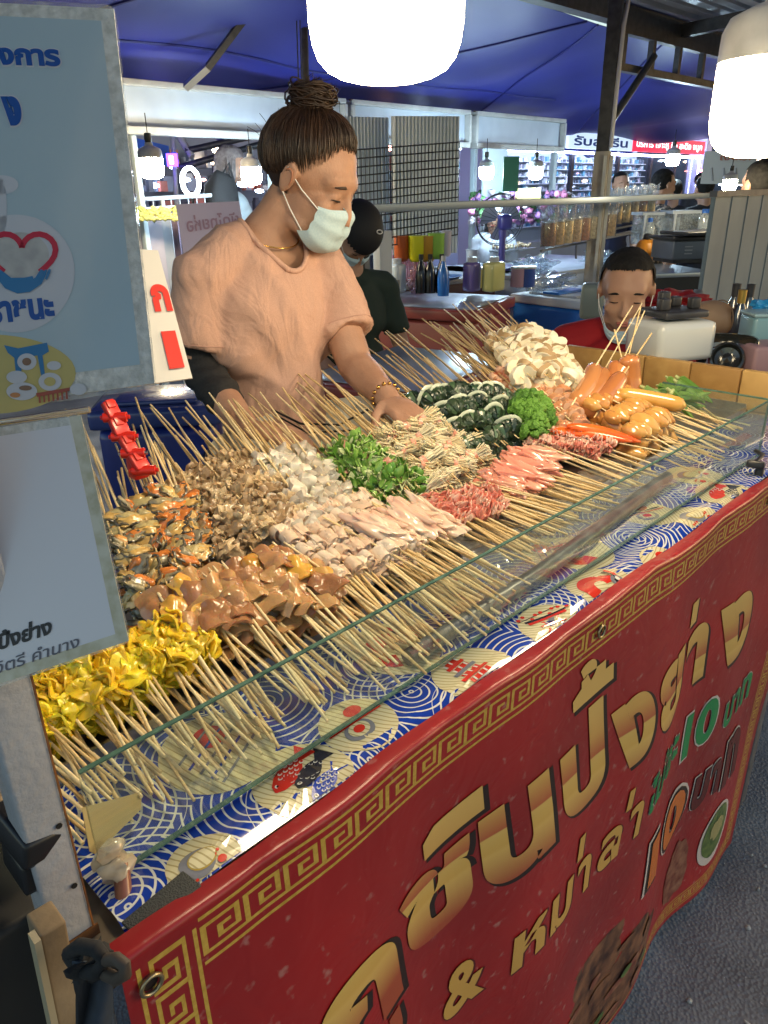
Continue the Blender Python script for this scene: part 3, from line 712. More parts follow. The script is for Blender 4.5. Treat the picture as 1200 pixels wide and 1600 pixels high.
        L.append(mb.mesh('leaf_bundle', lf, angle=60, fix=False))
    M_['leaf'] = L
    en = [mat('enoki', (.86, .76, .54), .4, col2=(.78, .64, .40), nscale=70, rand=.5, sss=.2), mat('bacon_band', (.74, .32, .22), .3, col2=(.82, .62, .50), nscale=70, coat=.4, ramp=(.45, .55))]
    L = []
    for k in range(5):
        mb = MB()
        for q in range(60):
            a = rnd(0, 2 * PI); r = rnd(0, .006); sp = rnd(.3, 1.5)
            p0 = V(r * math.cos(a), -.018 - rnd(0, .004), r * math.sin(a)); p1 = V(r * math.cos(a), 0, r * math.sin(a) + .001); p2 = V((r * sp + .003) * math.cos(a) * 1.5, rnd(.018, .028), (r * sp + .002) * math.sin(a) * 1.5)
            mb.tube([p0 + V(J(.003), 0, J(.003)), p1, p2], [.0011, .0010, .0010], 5, caps=False); mb.lathe([(0, .0014), (.0013, .0008), (.0013, 0), (0, -.0004)], p2, 6)
        mb.tube([V(0, -.004, 0), V(0, .004, 0)], [.0084, .0088], 14, mi=1, caps=False) if k % 3 != 2 else None
        L.append(mb.mesh('enoki_bundle', en, angle=60, fix=False))
    M_['enoki'] = L
    dk = [mat('dark_leaf', (.012, .028, .016), .3, col2=(.035, .06, .03), nscale=60, bump=.8, bscale=140, coat=.25, rand=.5), mat('white_stem', (.55, .60, .46), .3, coat=.4), mat('dark_leaf2', (.03, .07, .03), .3, col2=(.08, .14, .07), nscale=90, coat=.2)]
    L = []
    for k in range(6):
        mb = MB(); mb.blob((0, 0, 0), (.0125, .0135, .0135), .35, 2.2, k + 140, 3)
        for q in range(9):
            a0 = q * .7 + k
            mb.sheet(lambda u, v: V(-.0125 + .024 * v, 0, 0) + (.0138 + .002 * math.sin(PI * v) + .0012 * math.sin(v * 8 + q)) * math.sin(PI * (.12 + .76 * v)) * V(0, math.cos(a0 + (u - .5) * .55), math.sin(a0 + (u - .5) * .55)), 3, 8, mi=2 if q % 3 == 0 else 0)
        if k % 3 == 0:
            mb.tube([V(.001 + .002 * math.sin(a * 2), .0155 * math.cos(a), .0155 * math.sin(a)) for a in [2 * PI * q / 20 for q in range(21)]], .0021, 6, mi=1, caps=False, sx=1.8)
        L.append(mb.mesh('leaf_parcel', dk, angle=50, fix=False))
    M_['dark'] = L
    br = [mat('broccoli_head', (.06, .17, .02), .5, col2=(.14, .32, .04), nscale=160, bump=1., bscale=500, rand=.4), mat('broccoli_stem', (.32, .48, .16), .4)]
    L = []
    for k in range(4):
        mb = MB(); mb.tube([V(0, 0, -.014), V(0, 0, 0)], [.005, .008], 8, mi=1)
        for q in range(26):
            a, e = rnd(0, 2 * PI), rnd(0, 1.5); p = V(math.cos(a) * math.cos(e) * .015, math.sin(a) * math.cos(e) * .015, math.sin(e) * .011); mb.blob(p, (.0052, .0052, .0048), .5, 3, q, 2)
        L.append(mb.mesh('floret', br, angle=60))
    M_['broccoli'] = L
    sl = [mat('sausage_skin', (.52, .22, .10), .3, coat=.5, col2=(.58, .28, .14), nscale=30), mat('sausage_cut', (.66, .38, .25), .35, col2=(.70, .44, .30), nscale=50)]
    L = []
    for k in range(3):
        mb = MB(); mb.lathe([(0, -.007), (.0095, -.007), (.0105, -.0055), (.0105, .0055), (.0095, .007), (0, .007)], n=16, rot=(0, R(90), R(J(12)))); 
        me = mb.mesh('sausage_slice', sl, angle=30)
        for p in me.polygons:
            if abs(p.normal.x) > .8: p.material_index = 1
        L.append(me)
    M_['slice'] = L
    L = []
    wb = mat('bacon_wrap', (.60, .20, .10), .3, col2=(.80, .50, .33), nscale=45, coat=.4, ramp=(.45, .55), rand=.3)
    for k in range(3):
        mb = MB(); mb.tube([V(-.015, 0, 0), V(-.012, 0, 0), V(.012, 0, 0), V(.015, 0, 0)], [.005, .0075, .0075, .005], 12, mi=0)
        mb.tube([V(-.009, 0, 0), V(-.006, 0, 0), V(.006, 0, 0), V(.009, 0, 0)], [.0082, .0095, .0095, .0084], 14, mi=1); L.append(mb.mesh('bacon_roll', [sl[0], wb]))
    M_['bacon'] = L
    mu = [mat('mushroom_cut', (.86, .80, .64), .5, col2=(.74, .64, .44), nscale=30, bump=.25, bscale=90, rand=.5, ramp=(.4, .8), sss=.15), mat('mushroom_rim', (.40, .27, .14), .5)]
    L = []
    for k in range(6):
        bm = bmesh.new(); n = 18; out = []
        for q in range(n):
            a = 2 * PI * q / n; w = .0155 * (1 + .16 * noise.noise(V(math.cos(a) * 1.5, math.sin(a) * 1.5, k * 3.)) * 2); out.append(V(.0045, w * math.cos(a) * 1.12, w * math.sin(a) * .85))
        mb = MB(); c0 = V(.005, 0, 0); ring2 = [V(-.0045, p.y * .95, p.z * .95) for p in out]; ro = [V(.0052, p.y * .92, p.z * .92) for p in out]; ri = [V(-.0052, p.y * .86, p.z * .86) for p in out]
        mb.add([c0] + ro, [(0, 1 + q, 1 + (q + 1) % n) for q in range(n)]); mb.add(ro + out, [(q, (q + 1) % n, n + (q + 1) % n, n + q) for q in range(n)])
        mb.add(out + ring2, [(q, (q + 1) % n, n + (q + 1) % n, n + q) for q in range(n)], 1 if k % 2 else 0); mb.add(ring2 + ri, [(q, (q + 1) % n, n + (q + 1) % n, n + q) for q in range(n)]); mb.add([-c0] + ri, [(0, 1 + q, 1 + (q + 1) % n) for q in range(n)])
        L.append(mb.mesh('mushroom_slice', mu, angle=60)); bm.free()
    M_['mush'] = L
    L = []
    yb = mat('cheese_ball', (.66, .36, .10), .22, col2=(.58, .27, .07), nscale=26, coat=.8, rand=.6, sss=.2)
    for k in range(4): L.append(MB().blob((0, 0, 0), (.0190, .0112, .0110), .12, 1.6, k + 160, 3).mesh('sausage_ball', yb))
    M_['ball'] = L
    def link_sausage(name, length, r, mt, seed, bend=.004, taper=.7):
        mb = MB(); n = 14; pts = []; rs = []
        for q in range(n + 1):
            u = q / n; pts.append(V((u - .5) * length, bend * math.sin(PI * u), 0)); rs.append(r * (max(0.02, (1 - (2 * u - 1) ** 8)) ** .5) * (1 + .04 * noise.noise(V(u * 6, seed, 0))))
        mb.tube(pts, rs, 16); return mb.mesh(name, mt, angle=80)
    hd = mat('hotdog_skin', (.46, .17, .055), .24, col2=(.54, .23, .08), nscale=16, coat=.6, rand=.7, bump=.08, bscale=300)
    M_['hotdog'] = [link_sausage('sausage', .115, .0125, hd, k, .006) for k in range(3)]
    yh = mat('yellow_sausage', (.68, .38, .09), .22, col2=(.62, .32, .07), nscale=20, coat=.6)
    M_['yhot'] = [link_sausage('sausage', .125, .0118, yh, 5, .004)]
    cr = mat('crab_orange', (.88, .16, .02), .25, col2=(.80, .10, .015), nscale=30, coat=.5)
    mb = MB(); n = 14; mb.tube([V((q / n - .5) * .15, .006 * math.sin(PI * q / n), 0) for q in range(n + 1)], [.0118 * max(.05, math.sin(PI * (q / n) ** .8)) ** .55 for q in range(n + 1)], 14, sx=1.25)
    M_['crab'] = [mb.mesh('fish_stick', cr, angle=80)]
    ok = [mat('okra', (.10, .22, .035), .4, col2=(.18, .32, .07), nscale=60, rand=.5), mat('okra_cap', (.40, .46, .2), .5)]
    L = []
    for k in range(3):
        mb = MB(); n = 12; vs = []; fs = []; m_ = 15
        for q in range(n + 1):
            u = q / n; r = .0082 * (1 - u) ** .5 * (.9 + .3 * math.sin(u * 3)) + .0007
            for j in range(m_): a = 2 * PI * j / m_; rr = r * (1 + (.13 if j % 3 == 0 else -.05)); vs.append(V((u - .45) * .075, rr * math.cos(a) + .005 * u * u, rr * math.sin(a)))
        for q in range(n):
            for j in range(m_): fs.append((q * m_ + j, q * m_ + (j + 1) % m_, (q + 1) * m_ + (j + 1) % m_, (q + 1) * m_ + j))
        mb.add(vs, fs); mb.tube([V(-.045, 0, 0), V(-.036, 0, 0), V(-.032, 0, 0)], [.0028, .0042, .0092], 12, mi=1); L.append(mb.mesh('okra_pod', ok, angle=25))
    M_['okra'] = L
food_meshes()
def frame(d, roll=0.):
    """euler that turns local x to d"""
    d = d.normalized(); s = d.cross(V(0, 0, 1)).normalized() * -1; u = d.cross(s)
    if u.z < 0: u = -u; s = -s
    m = Matrix((d, u.cross(d), u)).transposed(); return (m @ Matrix.Rotation(roll, 3, 'X')).to_euler()
def skewer(name, label, group, A, B, T, kind, k, roll=.5, scale=1., gap=1., flat=None, stickstart=0.06, meshes=None, jit=.002):
    """food from A (far end) to B, stick on to T"""
    t = thing(name, label, 'skewer', A, (0, 0, 0), group)
    d = (B - A); e = frame(T - A if (T - B).length > 1e-4 else d)
    t.rotation_euler = e; Mi = e.to_matrix().inverted()
    tl = Mi @ (T - A); b = Mi @ (B - A)
    link('stick', STICK, t, (-.006, 0, 0), (0, math.atan2(-tl.z, tl.x), math.atan2(tl.y, tl.x)), ((tl.length + .006), rnd(.85, 1.12), rnd(.85, 1.12)))
    ms = meshes or M_[kind]
    for q in range(k):
        u = (q + .5) / k; p = b * u
        me = random.choice(ms)
        r = (rnd(-roll, roll), rnd(-.18, .18), rnd(-.18, .18)) if flat is None else (rnd(-flat, flat), rnd(-flat, flat), rnd(-flat, flat) * 1.4)
        s = scale * rnd(.82, 1.22); f = random.choice((1, -1)) if kind not in ('okra', 'broccoli') else 1
        link(me.name, me, t, (p.x + rnd(-jit, jit), p.y + rnd(-jit, jit), p.z + rnd(-jit, jit)), r, (s * gap, s * f, s))
    return t
BACK = ('mussel', 'gizzard', 'cube', 'leaf', 'enoki', 'dark', 'bacon', 'slice', 'mush', 'broccoli')
ORD = 'first second third fourth fifth sixth seventh eighth ninth tenth'.split()
def row(name, label, group, kind, n, A0, A1, B0, B1, T0, T1, k=5, layers=1, mound=0., tz=.006, dz=.014, roll=PI, scale=1., jt=.012, jx=.006, gap=1., flat=None, meshes=None, shrink=0., jit=.002, zj=.004, dy=0.):
    for Ly in range(layers):
        for i in range(n):
            u = (i + .5 + (.5 if Ly % 2 else 0) + rnd(-.25, .25)) / n
            z = V(0, dy * Ly, -dz * Ly + rnd(-zj, zj) + mound * (math.sin(PI * u) - .3)); a = lerp(A0, A1, u) + z + V(rnd(-jx, jx), rnd(-jx, jx), 0); b = lerp(B0, B1, u) + z + V(rnd(-jx, jx), rnd(-jx, jx), 0)
            T = lerp(T0, T1, u) + V(rnd(-jt, jt) * 1.4, rnd(-jt, jt), rnd(-tz, tz) - dz * Ly * .45)
            T = a + (T - a) * rnd(.93, 1.06)
            fl = TZ + .010
            if Ly and kind in BACK: T = a + (T - a) * (.62 if (i + Ly) % 2 else .85)
            for q in (a, b): q.z = max(q.z, fl + .010)
            T.z = max(T.z, fl)
            near = i < (n + 1) // 2; o_ = ORD[i if near else n - 1 - i]; short, where = label
            lab = '%s, %s layer, %s from the %s end, %s' % (short, ('top', 'second', 'third', 'fourth')[Ly], o_, 'near' if near else 'far', where)
            skewer(name, lab, group, a, b, T, kind, k, roll, scale, gap, flat, meshes=meshes, jit=jit)
z1 = TZ
# ---- front rows (sticks towards the customer)
row('squid_skewer', ('yellow squid skewer', 'by the white post'), 'yellow squid skewers at the near end', 'yellow', 18,
    V(.10, .66, 1.122), V(.335, .655, 1.135), V(.11, .60, 1.118), V(.335, .588, 1.126), V(.12, .492, 1.092), V(.315, .468, 1.094), k=4, layers=3, dz=.015, scale=.92, jt=.022)
row('squid_sheet_skewer', ('brown squid sheet skewer', 'beside yellow squid'), 'brown squid sheet skewers', 'osheet', 18,
    P(235, 930, 1.145), P(450, 850, 1.155), P(300, 985, 1.135), P(535, 920, 1.135), V(.300, .478, 1.094), V(.50, .470, 1.094), k=3, layers=3, dz=.016, flat=.30, scale=1.05, jt=.022, jit=.006)
row('pork_roll_skewer', ('rolled pork skewer', 'right of brown sheets'), 'rolled pork skewers', 'roll', 17,
    P(420, 820, 1.145), P(560, 770, 1.135), P(535, 905, 1.118), P(675, 850, 1.118), V(.475, .462, 1.09), V(.665, .468, 1.09), k=5, layers=3, dz=.013, jt=.022, gap=.95)
row('fillet_skewer', ('pale chicken fillet skewer', 'over rolled pork'), 'pale chicken fillet skewers', 'fillet', 7,
    P(500, 815, 1.152), P(620, 780, 1.14), P(640, 835, 1.138), P(760, 820, 1.128), V(.62, .468, 1.094), V(.745, .485, 1.094), k=1, layers=2, dz=.012, roll=.5, gap=.9, jt=.022)
row('pork_skewer', ('raw pork slice skewer', 'before the enoki'), 'raw pork slice skewers', 'pork', 14,
    P(655, 775, 1.13), P(770, 755, 1.135), P(705, 815, 1.118), P(800, 785, 1.12), V(.76, .512, 1.088), V(.96, .535, 1.090), k=5, layers=3, dz=.012, flat=.5, scale=.95, jt=.018, gap=.8, dy=.012)
row('chicken_skewer', ('pink chicken fillet skewer', 'behind raw pork'), 'pink chicken fillet skewers', 'pink', 11,
    P(740, 755, 1.125), P(800, 706, 1.14), P(840, 762, 1.12), P(890, 715, 1.132), V(.92, .52, 1.090), V(1.09, .53, 1.092), k=1, layers=3, dz=.013, roll=.5, jt=.018, scale=1.0, dy=.01)
row('pork_strip_skewer', ('small dark pork skewer', 'before orange fish-sticks'), 'small dark pink pork skewers', 'pork', 7,
    P(815, 692, 1.13), P(865, 672, 1.135), P(925, 706, 1.12), P(960, 695, 1.125), V(1.09, .53, 1.090), V(1.22, .535, 1.090), k=6, layers=2, dz=.012, roll=PI, scale=.75, jt=.018)
# ---- back rows (sticks towards the vendor)
row('mussel_skewer', ('mussel skewer', 'beside the payment signs'), 'mussel skewers', 'mussel', 9,
    P(205, 960, 1.125), P(345, 870, 1.125), P(175, 800, 1.160), P(300, 765, 1.165), P(120, 640, 1.215), P(235, 655, 1.225), k=6, layers=3, mound=.016, tz=.02, dz=.016, roll=1.2, scale=1.1, jt=.03, zj=.006)
row('gizzard_skewer', ('brown gizzard skewer', 'beside the mussels'), 'brown gizzard skewers', 'gizzard', 12,
    P(350, 880, 1.13), P(500, 800, 1.135), P(245, 760, 1.155), P(400, 705, 1.165), P(215, 650, 1.19), P(345, 635, 1.21), k=7, layers=3, mound=.016, tz=.02, dz=.018, scale=1.0, jt=.03)
row('white_squid_skewer', ('white squid cube skewer', 'beside gizzards'), 'white squid cube skewers', 'cube', 10,
    P(450, 855, 1.13), P(580, 800, 1.12), P(385, 725, 1.165), P(480, 705, 1.155), P(300, 640, 1.20), P(425, 610, 1.21), k=8, layers=3, mound=.016, tz=.02, dz=.018, scale=.95, jt=.03)
row('leaf_skewer', ('green leaf skewer', 'beside white squid'), 'green leaf skewers', 'leaf', 9,
    P(590, 790, 1.12), P(665, 760, 1.12), P(495, 715, 1.15), P(570, 690, 1.15), P(395, 610, 1.20), P(475, 590, 1.20), k=4, layers=3, mound=.016, tz=.02, dz=.018, scale=1.15, jt=.03)
row('enoki_skewer', ('enoki bundle skewer', 'beside green leaves'), 'enoki mushroom skewers', 'enoki', 12,
    P(680, 775, 1.115), P(760, 715, 1.125), P(570, 685, 1.155), P(670, 650, 1.168), P(455, 590, 1.205), P(590, 560, 1.215), k=4, layers=3, mound=.016, tz=.02, dz=.018, roll=.7, scale=1.05, jt=.032)
row('leaf_parcel_skewer', ('dark leaf parcel skewer', 'behind pink chicken'), 'dark green leaf parcel skewers', 'dark', 12,
    P(735, 715, 1.13), P(860, 680, 1.12), P(630, 618, 1.175), P(775, 608, 1.175), P(520, 540, 1.215), P(680, 515, 1.23), k=4, layers=3, mound=.016, tz=.02, dz=.026, scale=1.38, jt=.034)
row('broccoli_skewer', ('broccoli skewer', 'beside dark leaf parcels'), 'broccoli skewers', 'broccoli', 3,
    P(825, 690, 1.135), P(862, 665, 1.135), P(805, 640, 1.17), P(835, 620, 1.17), P(680, 540, 1.22), P(720, 510, 1.22), k=3, layers=2, mound=.016, tz=.02, dz=.02, roll=.5, scale=1.4)
row('bacon_sausage_skewer', ('bacon sausage skewer', 'below the mushrooms'), 'bacon-wrapped sausage skewers', 'bacon', 8,
    P(800, 610, 1.165), P(880, 625, 1.155), P(765, 585, 1.185), P(825, 578, 1.19), P(665, 510, 1.235), P(710, 500, 1.24), k=4, layers=2, mound=.016, tz=.02, dz=.02, scale=1.0, jt=.03, meshes=M_['bacon'])
row('sliced_sausage_skewer', ('sausage slice skewer', 'beside the hot dogs'), 'sausage slice skewers', 'slice', 8,
    P(870, 690, 1.125), P(920, 665, 1.135), P(835, 605, 1.165), P(880, 600, 1.17), P(700, 520, 1.235), P(740, 500, 1.245), k=6, layers=3, mound=.016, tz=.02, dz=.02, roll=PI, scale=1.0, jt=.03)
row('mushroom_skewer', ('oyster mushroom skewer', 'below blue cooler'), 'king oyster mushroom skewers', 'mush', 10,
    P(815, 590, 1.20), P(915, 598, 1.185), P(765, 525, 1.225), P(860, 520, 1.235), P(700, 480, 1.262), P(790, 478, 1.272), k=8, layers=4, mound=.016, tz=.02, dz=.024, flat=.7, scale=1.28, jt=.032, gap=.9)
# ---- sausages at the far right
BT = [P(988, 478, 1.30), P(1003, 474, 1.30), P(1007, 486, 1.30), P(1001, 480, 1.31), P(960, 515, 1.28), P(1018, 521, 1.26)]
base = [(P(888, 642, 1.155), P(935, 568, 1.20)), (P(905, 648, 1.14), P(948, 565, 1.21)), (P(940, 640, 1.13), P(962, 566, 1.21)), (P(965, 625, 1.14), P(975, 566, 1.215)), (P(985, 612, 1.15), P(983, 568, 1.215)), (P(930, 650, 1.14), P(958, 585, 1.19))]
HL = ['leftmost propped hot dog, beside the sausage slices', 'long propped hot dog, second from the left, leaning right', 'middle propped hot dog behind the sausage balls', 'upright hot dog, second from the right of the sheaf', 'rightmost upright hot dog of the sheaf', 'short hot dog lying lowest in front of the sheaf']
for (a, b), T, hl_ in zip(base, BT, HL):
    skewer('hotdog_skewer', hl_, 'hot dogs propped in a sheaf', a, b, T, 'hotdog', 1, .3, 1.45, gap=min(.85, (b - a).length / .150))
skewer('yellow_sausage_skewer', 'long yellow sausage on a stick lying below the okra', None, P(965, 612, 1.165), P(1072, 640, 1.155), P(1172, 665, 1.10), 'yhot', 1, .2, 1.3, gap=.8)
skewer('fish_stick_skewer', 'bright orange fish stick, upper one of the two, lying over the dark pink pork', None, P(885, 668, 1.142), P(1005, 685, 1.130), P(1120, 702, 1.10), 'crab', 1, .2, 1.15)
skewer('fish_stick_skewer', 'bright orange fish stick, lower one of the two, lying over the dark pink pork', None, P(860, 672, 1.140), P(985, 692, 1.125), P(1090, 716, 1.095), 'crab', 1, .2, 1.15)
row('ball_skewer', ('yellow sausage ball skewer', 'before hot dogs'), 'yellow sausage ball skewers', 'ball', 7,
    P(905, 622, 1.165), P(965, 600, 1.175), P(1000, 688, 1.125), P(1062, 655, 1.135), V(1.27, .50, 1.10), V(1.47, .475, 1.11), k=3, layers=3, dz=.022, scale=1.35, jt=.02, roll=.4, jit=.002)
row('okra_skewer', ('okra skewer', 'by the wooden board'), 'okra skewers', 'okra', 5,
    P(1010, 622, 1.15), P(1045, 598, 1.155), P(1075, 632, 1.15), P(1098, 612, 1.152), V(1.46, .505, 1.115), V(1.50, .52, 1.12), k=2, layers=2, dz=.014, scale=.98, jt=.02, flat=.6)
# red folding clamp at the back left
def redclamp():
    t = thing('red_bracket', 'red plastic folding bracket standing behind the mussel skewers', 'bracket', PD(200, 690, 1.02))
    m = mat('red_plastic', (.55, .02, .012), .35, coat=.2); mt = mat('bolt', (.4, .4, .4), .3, 1)
    pts = [(168, 628), (180, 652), (193, 682), (208, 708), (225, 735)]
    for i in range(4):
        a, b = PD(*pts[i], 1.02), PD(*pts[i + 1], 1.02); c = (a + b) / 2; e = frame(b - a)
        mb = MB(); mb.box(c, (.024, .019 + .003 * (i % 2), .010), e, bev=.002); mb.tube([b + V(-.012, .010, 0), b + V(.012, -.010, 0)], .007, 10); mb.box(c + V(0, 0, .008), (.012, .012, .006), e, bev=.001)
        mb.build('segment', m, t); MB().tube([b + V(-.015, .0125, 0), b + V(.015, -.0125, 0)], .003, 8).build('pin', mt if i == 2 else m, t)
    MB().box(PD(215, 730, 1.03), (.022, .022, .03), bev=.003).build('foot', m, t)
redclamp()
# ================================================================== PEOPLE
skin = mat('skin', (.47, .275, .19), .52, col2=(.37, .20, .13), nscale=14, sss=.12, bump=.25, bscale=260, spec=.4)
skin2 = mat('skin_tan', (.52, .30, .20), .5, col2=(.44, .24, .16), nscale=9, sss=.12, spec=.4)
hairm = mat('hair_dark', (.018, .010, .007), .42, col2=(.045, .023, .013), nscale=30, spec=.5)
hairk = mat('hair_black', (.010, .009, .009), .75, col2=(.022, .02, .018), nscale=40, bump=1., bscale=260, spec=.25)
lash = mat('lash', (.015, .01, .008), .6)
maskm = mat('mask_blue', (.42, .58, .66), .8, col2=(.50, .64, .70), nscale=300)
white_el = mat('elastic', (.75, .75, .73), .7)
eyew = mat('eye_white', (.7, .68, .65), .3); lipm = mat('lip', (.42, .14, .11), .4)
def headmat(c, yaw, pitch, rollz=0., s=1.):
    """local x = the person's left, y = forward, z = up; yaw 0 looks along -Y"""
    return Matrix.Translation(c) @ Euler((0, 0, yaw + PI)).to_matrix().to_4x4() @ Euler((-pitch, rollz, 0)).to_matrix().to_4x4() @ Matrix.Scale(s, 4)
def xf(mb, M):
    mb.v = [tuple(M @ Vector(v)) for v in mb.v]; return mb
def caps(mb, pts, rs, n=14):
    mb.tube(pts, rs, n)
    for p, r in zip(pts, rs): mb.blob(p, (r, r, r), 0, 1, 0, 2)
def head_vol(ear=True, wide=1.):
    mb = MB()
    mb.blob((0, -.012, .035), (.076, .096, .086), 0, sub=3); mb.blob((0, .032, -.03), (.060 * wide, .060, .068), 0, sub=3); mb.blob((0, .040, -.068), (.045 * wide, .048, .036), 0, sub=3)
    mb.blob((0, .074, -.098), (.022, .018, .016), 0); mb.blob((0, .055, .030), (.060, .038, .034), 0, sub=3)
    mb.tube([V(0, .086, .020), V(0, .094, .004), V(0, .105, -.018), V(0, .108, -.030), V(0, .094, -.036)], [.007, .0075, .0095, .0110, .008], 10); 
    for sg in (-1, 1):
        mb.blob((sg * .011, .097, -.032), (.008, .009, .0065), 0); mb.blob((sg * .038, .060, -.022), (.024, .026, .024), 0); mb.blob((sg * .030, .074, .030), (.022, .012, .006), 0)
        mb.blob((sg * .031, .076, .006), (.0155, .012, .0095), 0); mb.blob((sg * .045, .028, -.075), (.018, .032, .018), 0)
        if ear:
            mb.blob((sg * .079, -.006, -.004), (.007, .017, .028), .05, rot=(R(-12), 0, sg * R(-18))); mb.tube([V(sg * (.083), -.006 + .016 * math.cos(a), -.002 + .027 * math.sin(a)) for a in [2 * PI * q / 16 for q in range(13)]], .0036, 7)
    mb.blob((0, .090, -.058), (.023, .013, .0062), 0); mb.blob((0, .088, -.068), (.019, .013, .0062), 0)
    return mb
def limb_hand(mb, w, d, up, side, s=1., curl=.6):
    """palm and five fingers, w wrist, d direction, up back of the hand, side towards the thumb"""
    d = d.normalized(); side = (side - d * side.dot(d)).normalized(); n = d.cross(side).normalized()
    if n.dot(up) < 0: n = -n
    mb.blob(w + d * .045 * s, (.045 * s, .036 * s, .017 * s), 0, sub=2, rot=Matrix((d, side, d.cross(side))).transposed().to_euler())
    for q, (o, L) in enumerate(((.028, .070), (.010, .078), (-.009, .072), (-.026, .056))):
        p = w + d * .078 * s + side * o * s; a = d.copy(); pts = [p - d * .02 * s, p]
        for k in range(3):
            a = (a - n * math.tan(curl * .5)).normalized(); pts.append(pts[-1] + a * L * s * (.42, .32, .26)[k])
        caps(mb, pts, [.0092 * s, .0092 * s, .0086 * s, .008 * s, .0066 * s], 8)
    p = w + d * .025 * s + side * .026 * s; caps(mb, [p, p + (d * .6 + side * .7 - n * .3) * .034 * s, p + (d * .95 + side * .75 - n * .6) * .058 * s], [.012 * s, .0105 * s, .008 * s], 8)
def facial(M, root, sk, brow=hairk, closed=True, mouth=True, s=1.):
    for sg in (-1, 1):
        mb = MB(); mb.tube([V(sg * (.031 + .0155 * t), .0885 - .007 * t * t - .001 * abs(t) - (.003 if sg * t > .5 else 0), .0015 - .002 * t * t + .001) for t in (-1, -.6, -.2, .2, .6, 1)], [.0006, .0013, .0016, .0016, .0013, .0006], 6)
        xf(mb, M).build('eyelashes', lash, root)
        mb = MB(); mb.tube([V(sg * (.030 + .020 * t), .0880 - .010 * max(0, t) ** 2 - .002, .026 + .004 * (1 - t * t) - .002 * max(0, t)) for t in (-1, -.5, 0, .5, 1)], [.0022, .0036, .0036, .0028, .0012], 6); xf(mb, M).build('eyebrow', brow, root)
    if mouth:
        mb = MB(); mb.blob((0, .0985, -.0575), (.021, .006, .0042), 0, sub=3).blob((0, .0965, -.0660), (.018, .006, .0046), 0, sub=3); xf(mb, M).build('lips', lipm, root)
def mask(M, root, z0=-.012, z1=-.112, m=maskm, w=1.):
    def f(u, v):
        a = (u - .5) * 2 * 1.22; q = math.cos(a); zz = z0 + (z1 - z0) * v
        z = zz * (1 - .38 * (abs(u - .5) * 2) ** 2.2) - .012 * (abs(u - .5) * 2) ** 2 + (.006 * (1 - (2 * u - 1) ** 2) ** 4 if v < .2 else 0)
        k = math.sin(PI * min(1, max(0, v))) ** .5
        y = .030 + (.078 + .014 * k - .012 * v) * max(0, q) ** .75 - .010 * (1 - v) * (abs(u - .5) < .08) + .0014 * math.sin(v * 6 * PI) + .0012 * noise.noise(V(u * 6, v * 9, 3))
        if v < .12: y -= .012 * (1 - v / .12) * max(0, q - .6)
        if v > .85: y -= .05 * (v - .85) * 2
        return V((.070 * math.sin(a) + .003 * k * math.sin(a)) * w, y, z)
    mb = MB().sheet(f, 34, 22, thick=.0012); xf(mb, M).build('face_mask', m, root, angle=70)
    for sg in (-1, 1):
        mb = MB(); e = V(sg * .084, -.014, .012); e2 = V(sg * .081, -.018, -.02)
        a, b = f(.5 + sg * .5, .08), f(.5 + sg * .5, .92)
        mb.tube([a, lerp(a, e, .5) + V(sg * .006, 0, 0), e + V(0, 0, .004), e2, lerp(b, e2, .5) + V(sg * .006, 0, 0), b], .0013, 6); xf(mb, M).build('ear_loop', white_el, root)
def hair_cap(M, root, m, short=True, hl=.062, thick=1., front=.05, nape=-.07):
    bm = bmesh.new(); bmesh.ops.create_icosphere(bm, subdivisions=5, radius=1)
    for v in bm.verts:
        n = v.co.copy(); k = 1 + .02 * noise.noise(n * 14) + .03 * noise.noise(n * 4)
        v.co = V(n.x * .0835 * thick * k, -.014 + n.y * .103 * thick * k, .036 + n.z * .094 * thick * k)
    def dead(c):
        if c.y > front - .03 and c.z < hl - .35 * max(0, abs(c.x) - .03) : return True
        if c.y > -.012 and c.z < .0 + (.02 if abs(c.x) > .06 else 0): return True
        if c.z < nape + max(0, c.y + .06) * .6: return True
        return False
    bmesh.ops.delete(bm, geom=[f for f in bm.faces if dead(f.calc_center_median())], context='FACES')
    mb = MB(); mb.bm(bm); bm.free(); xf(mb, M).build('hair', m, root, angle=180); return
def cloth_disp(me, amp, f):
    ns = [v.normal.copy() for v in me.vertices]; cs = [v.co.copy() for v in me.vertices]; out = []
    for c, n in zip(cs, ns): out.extend(c + n * (f(c) * amp))
    me.vertices.foreach_set('co', out); me.update()
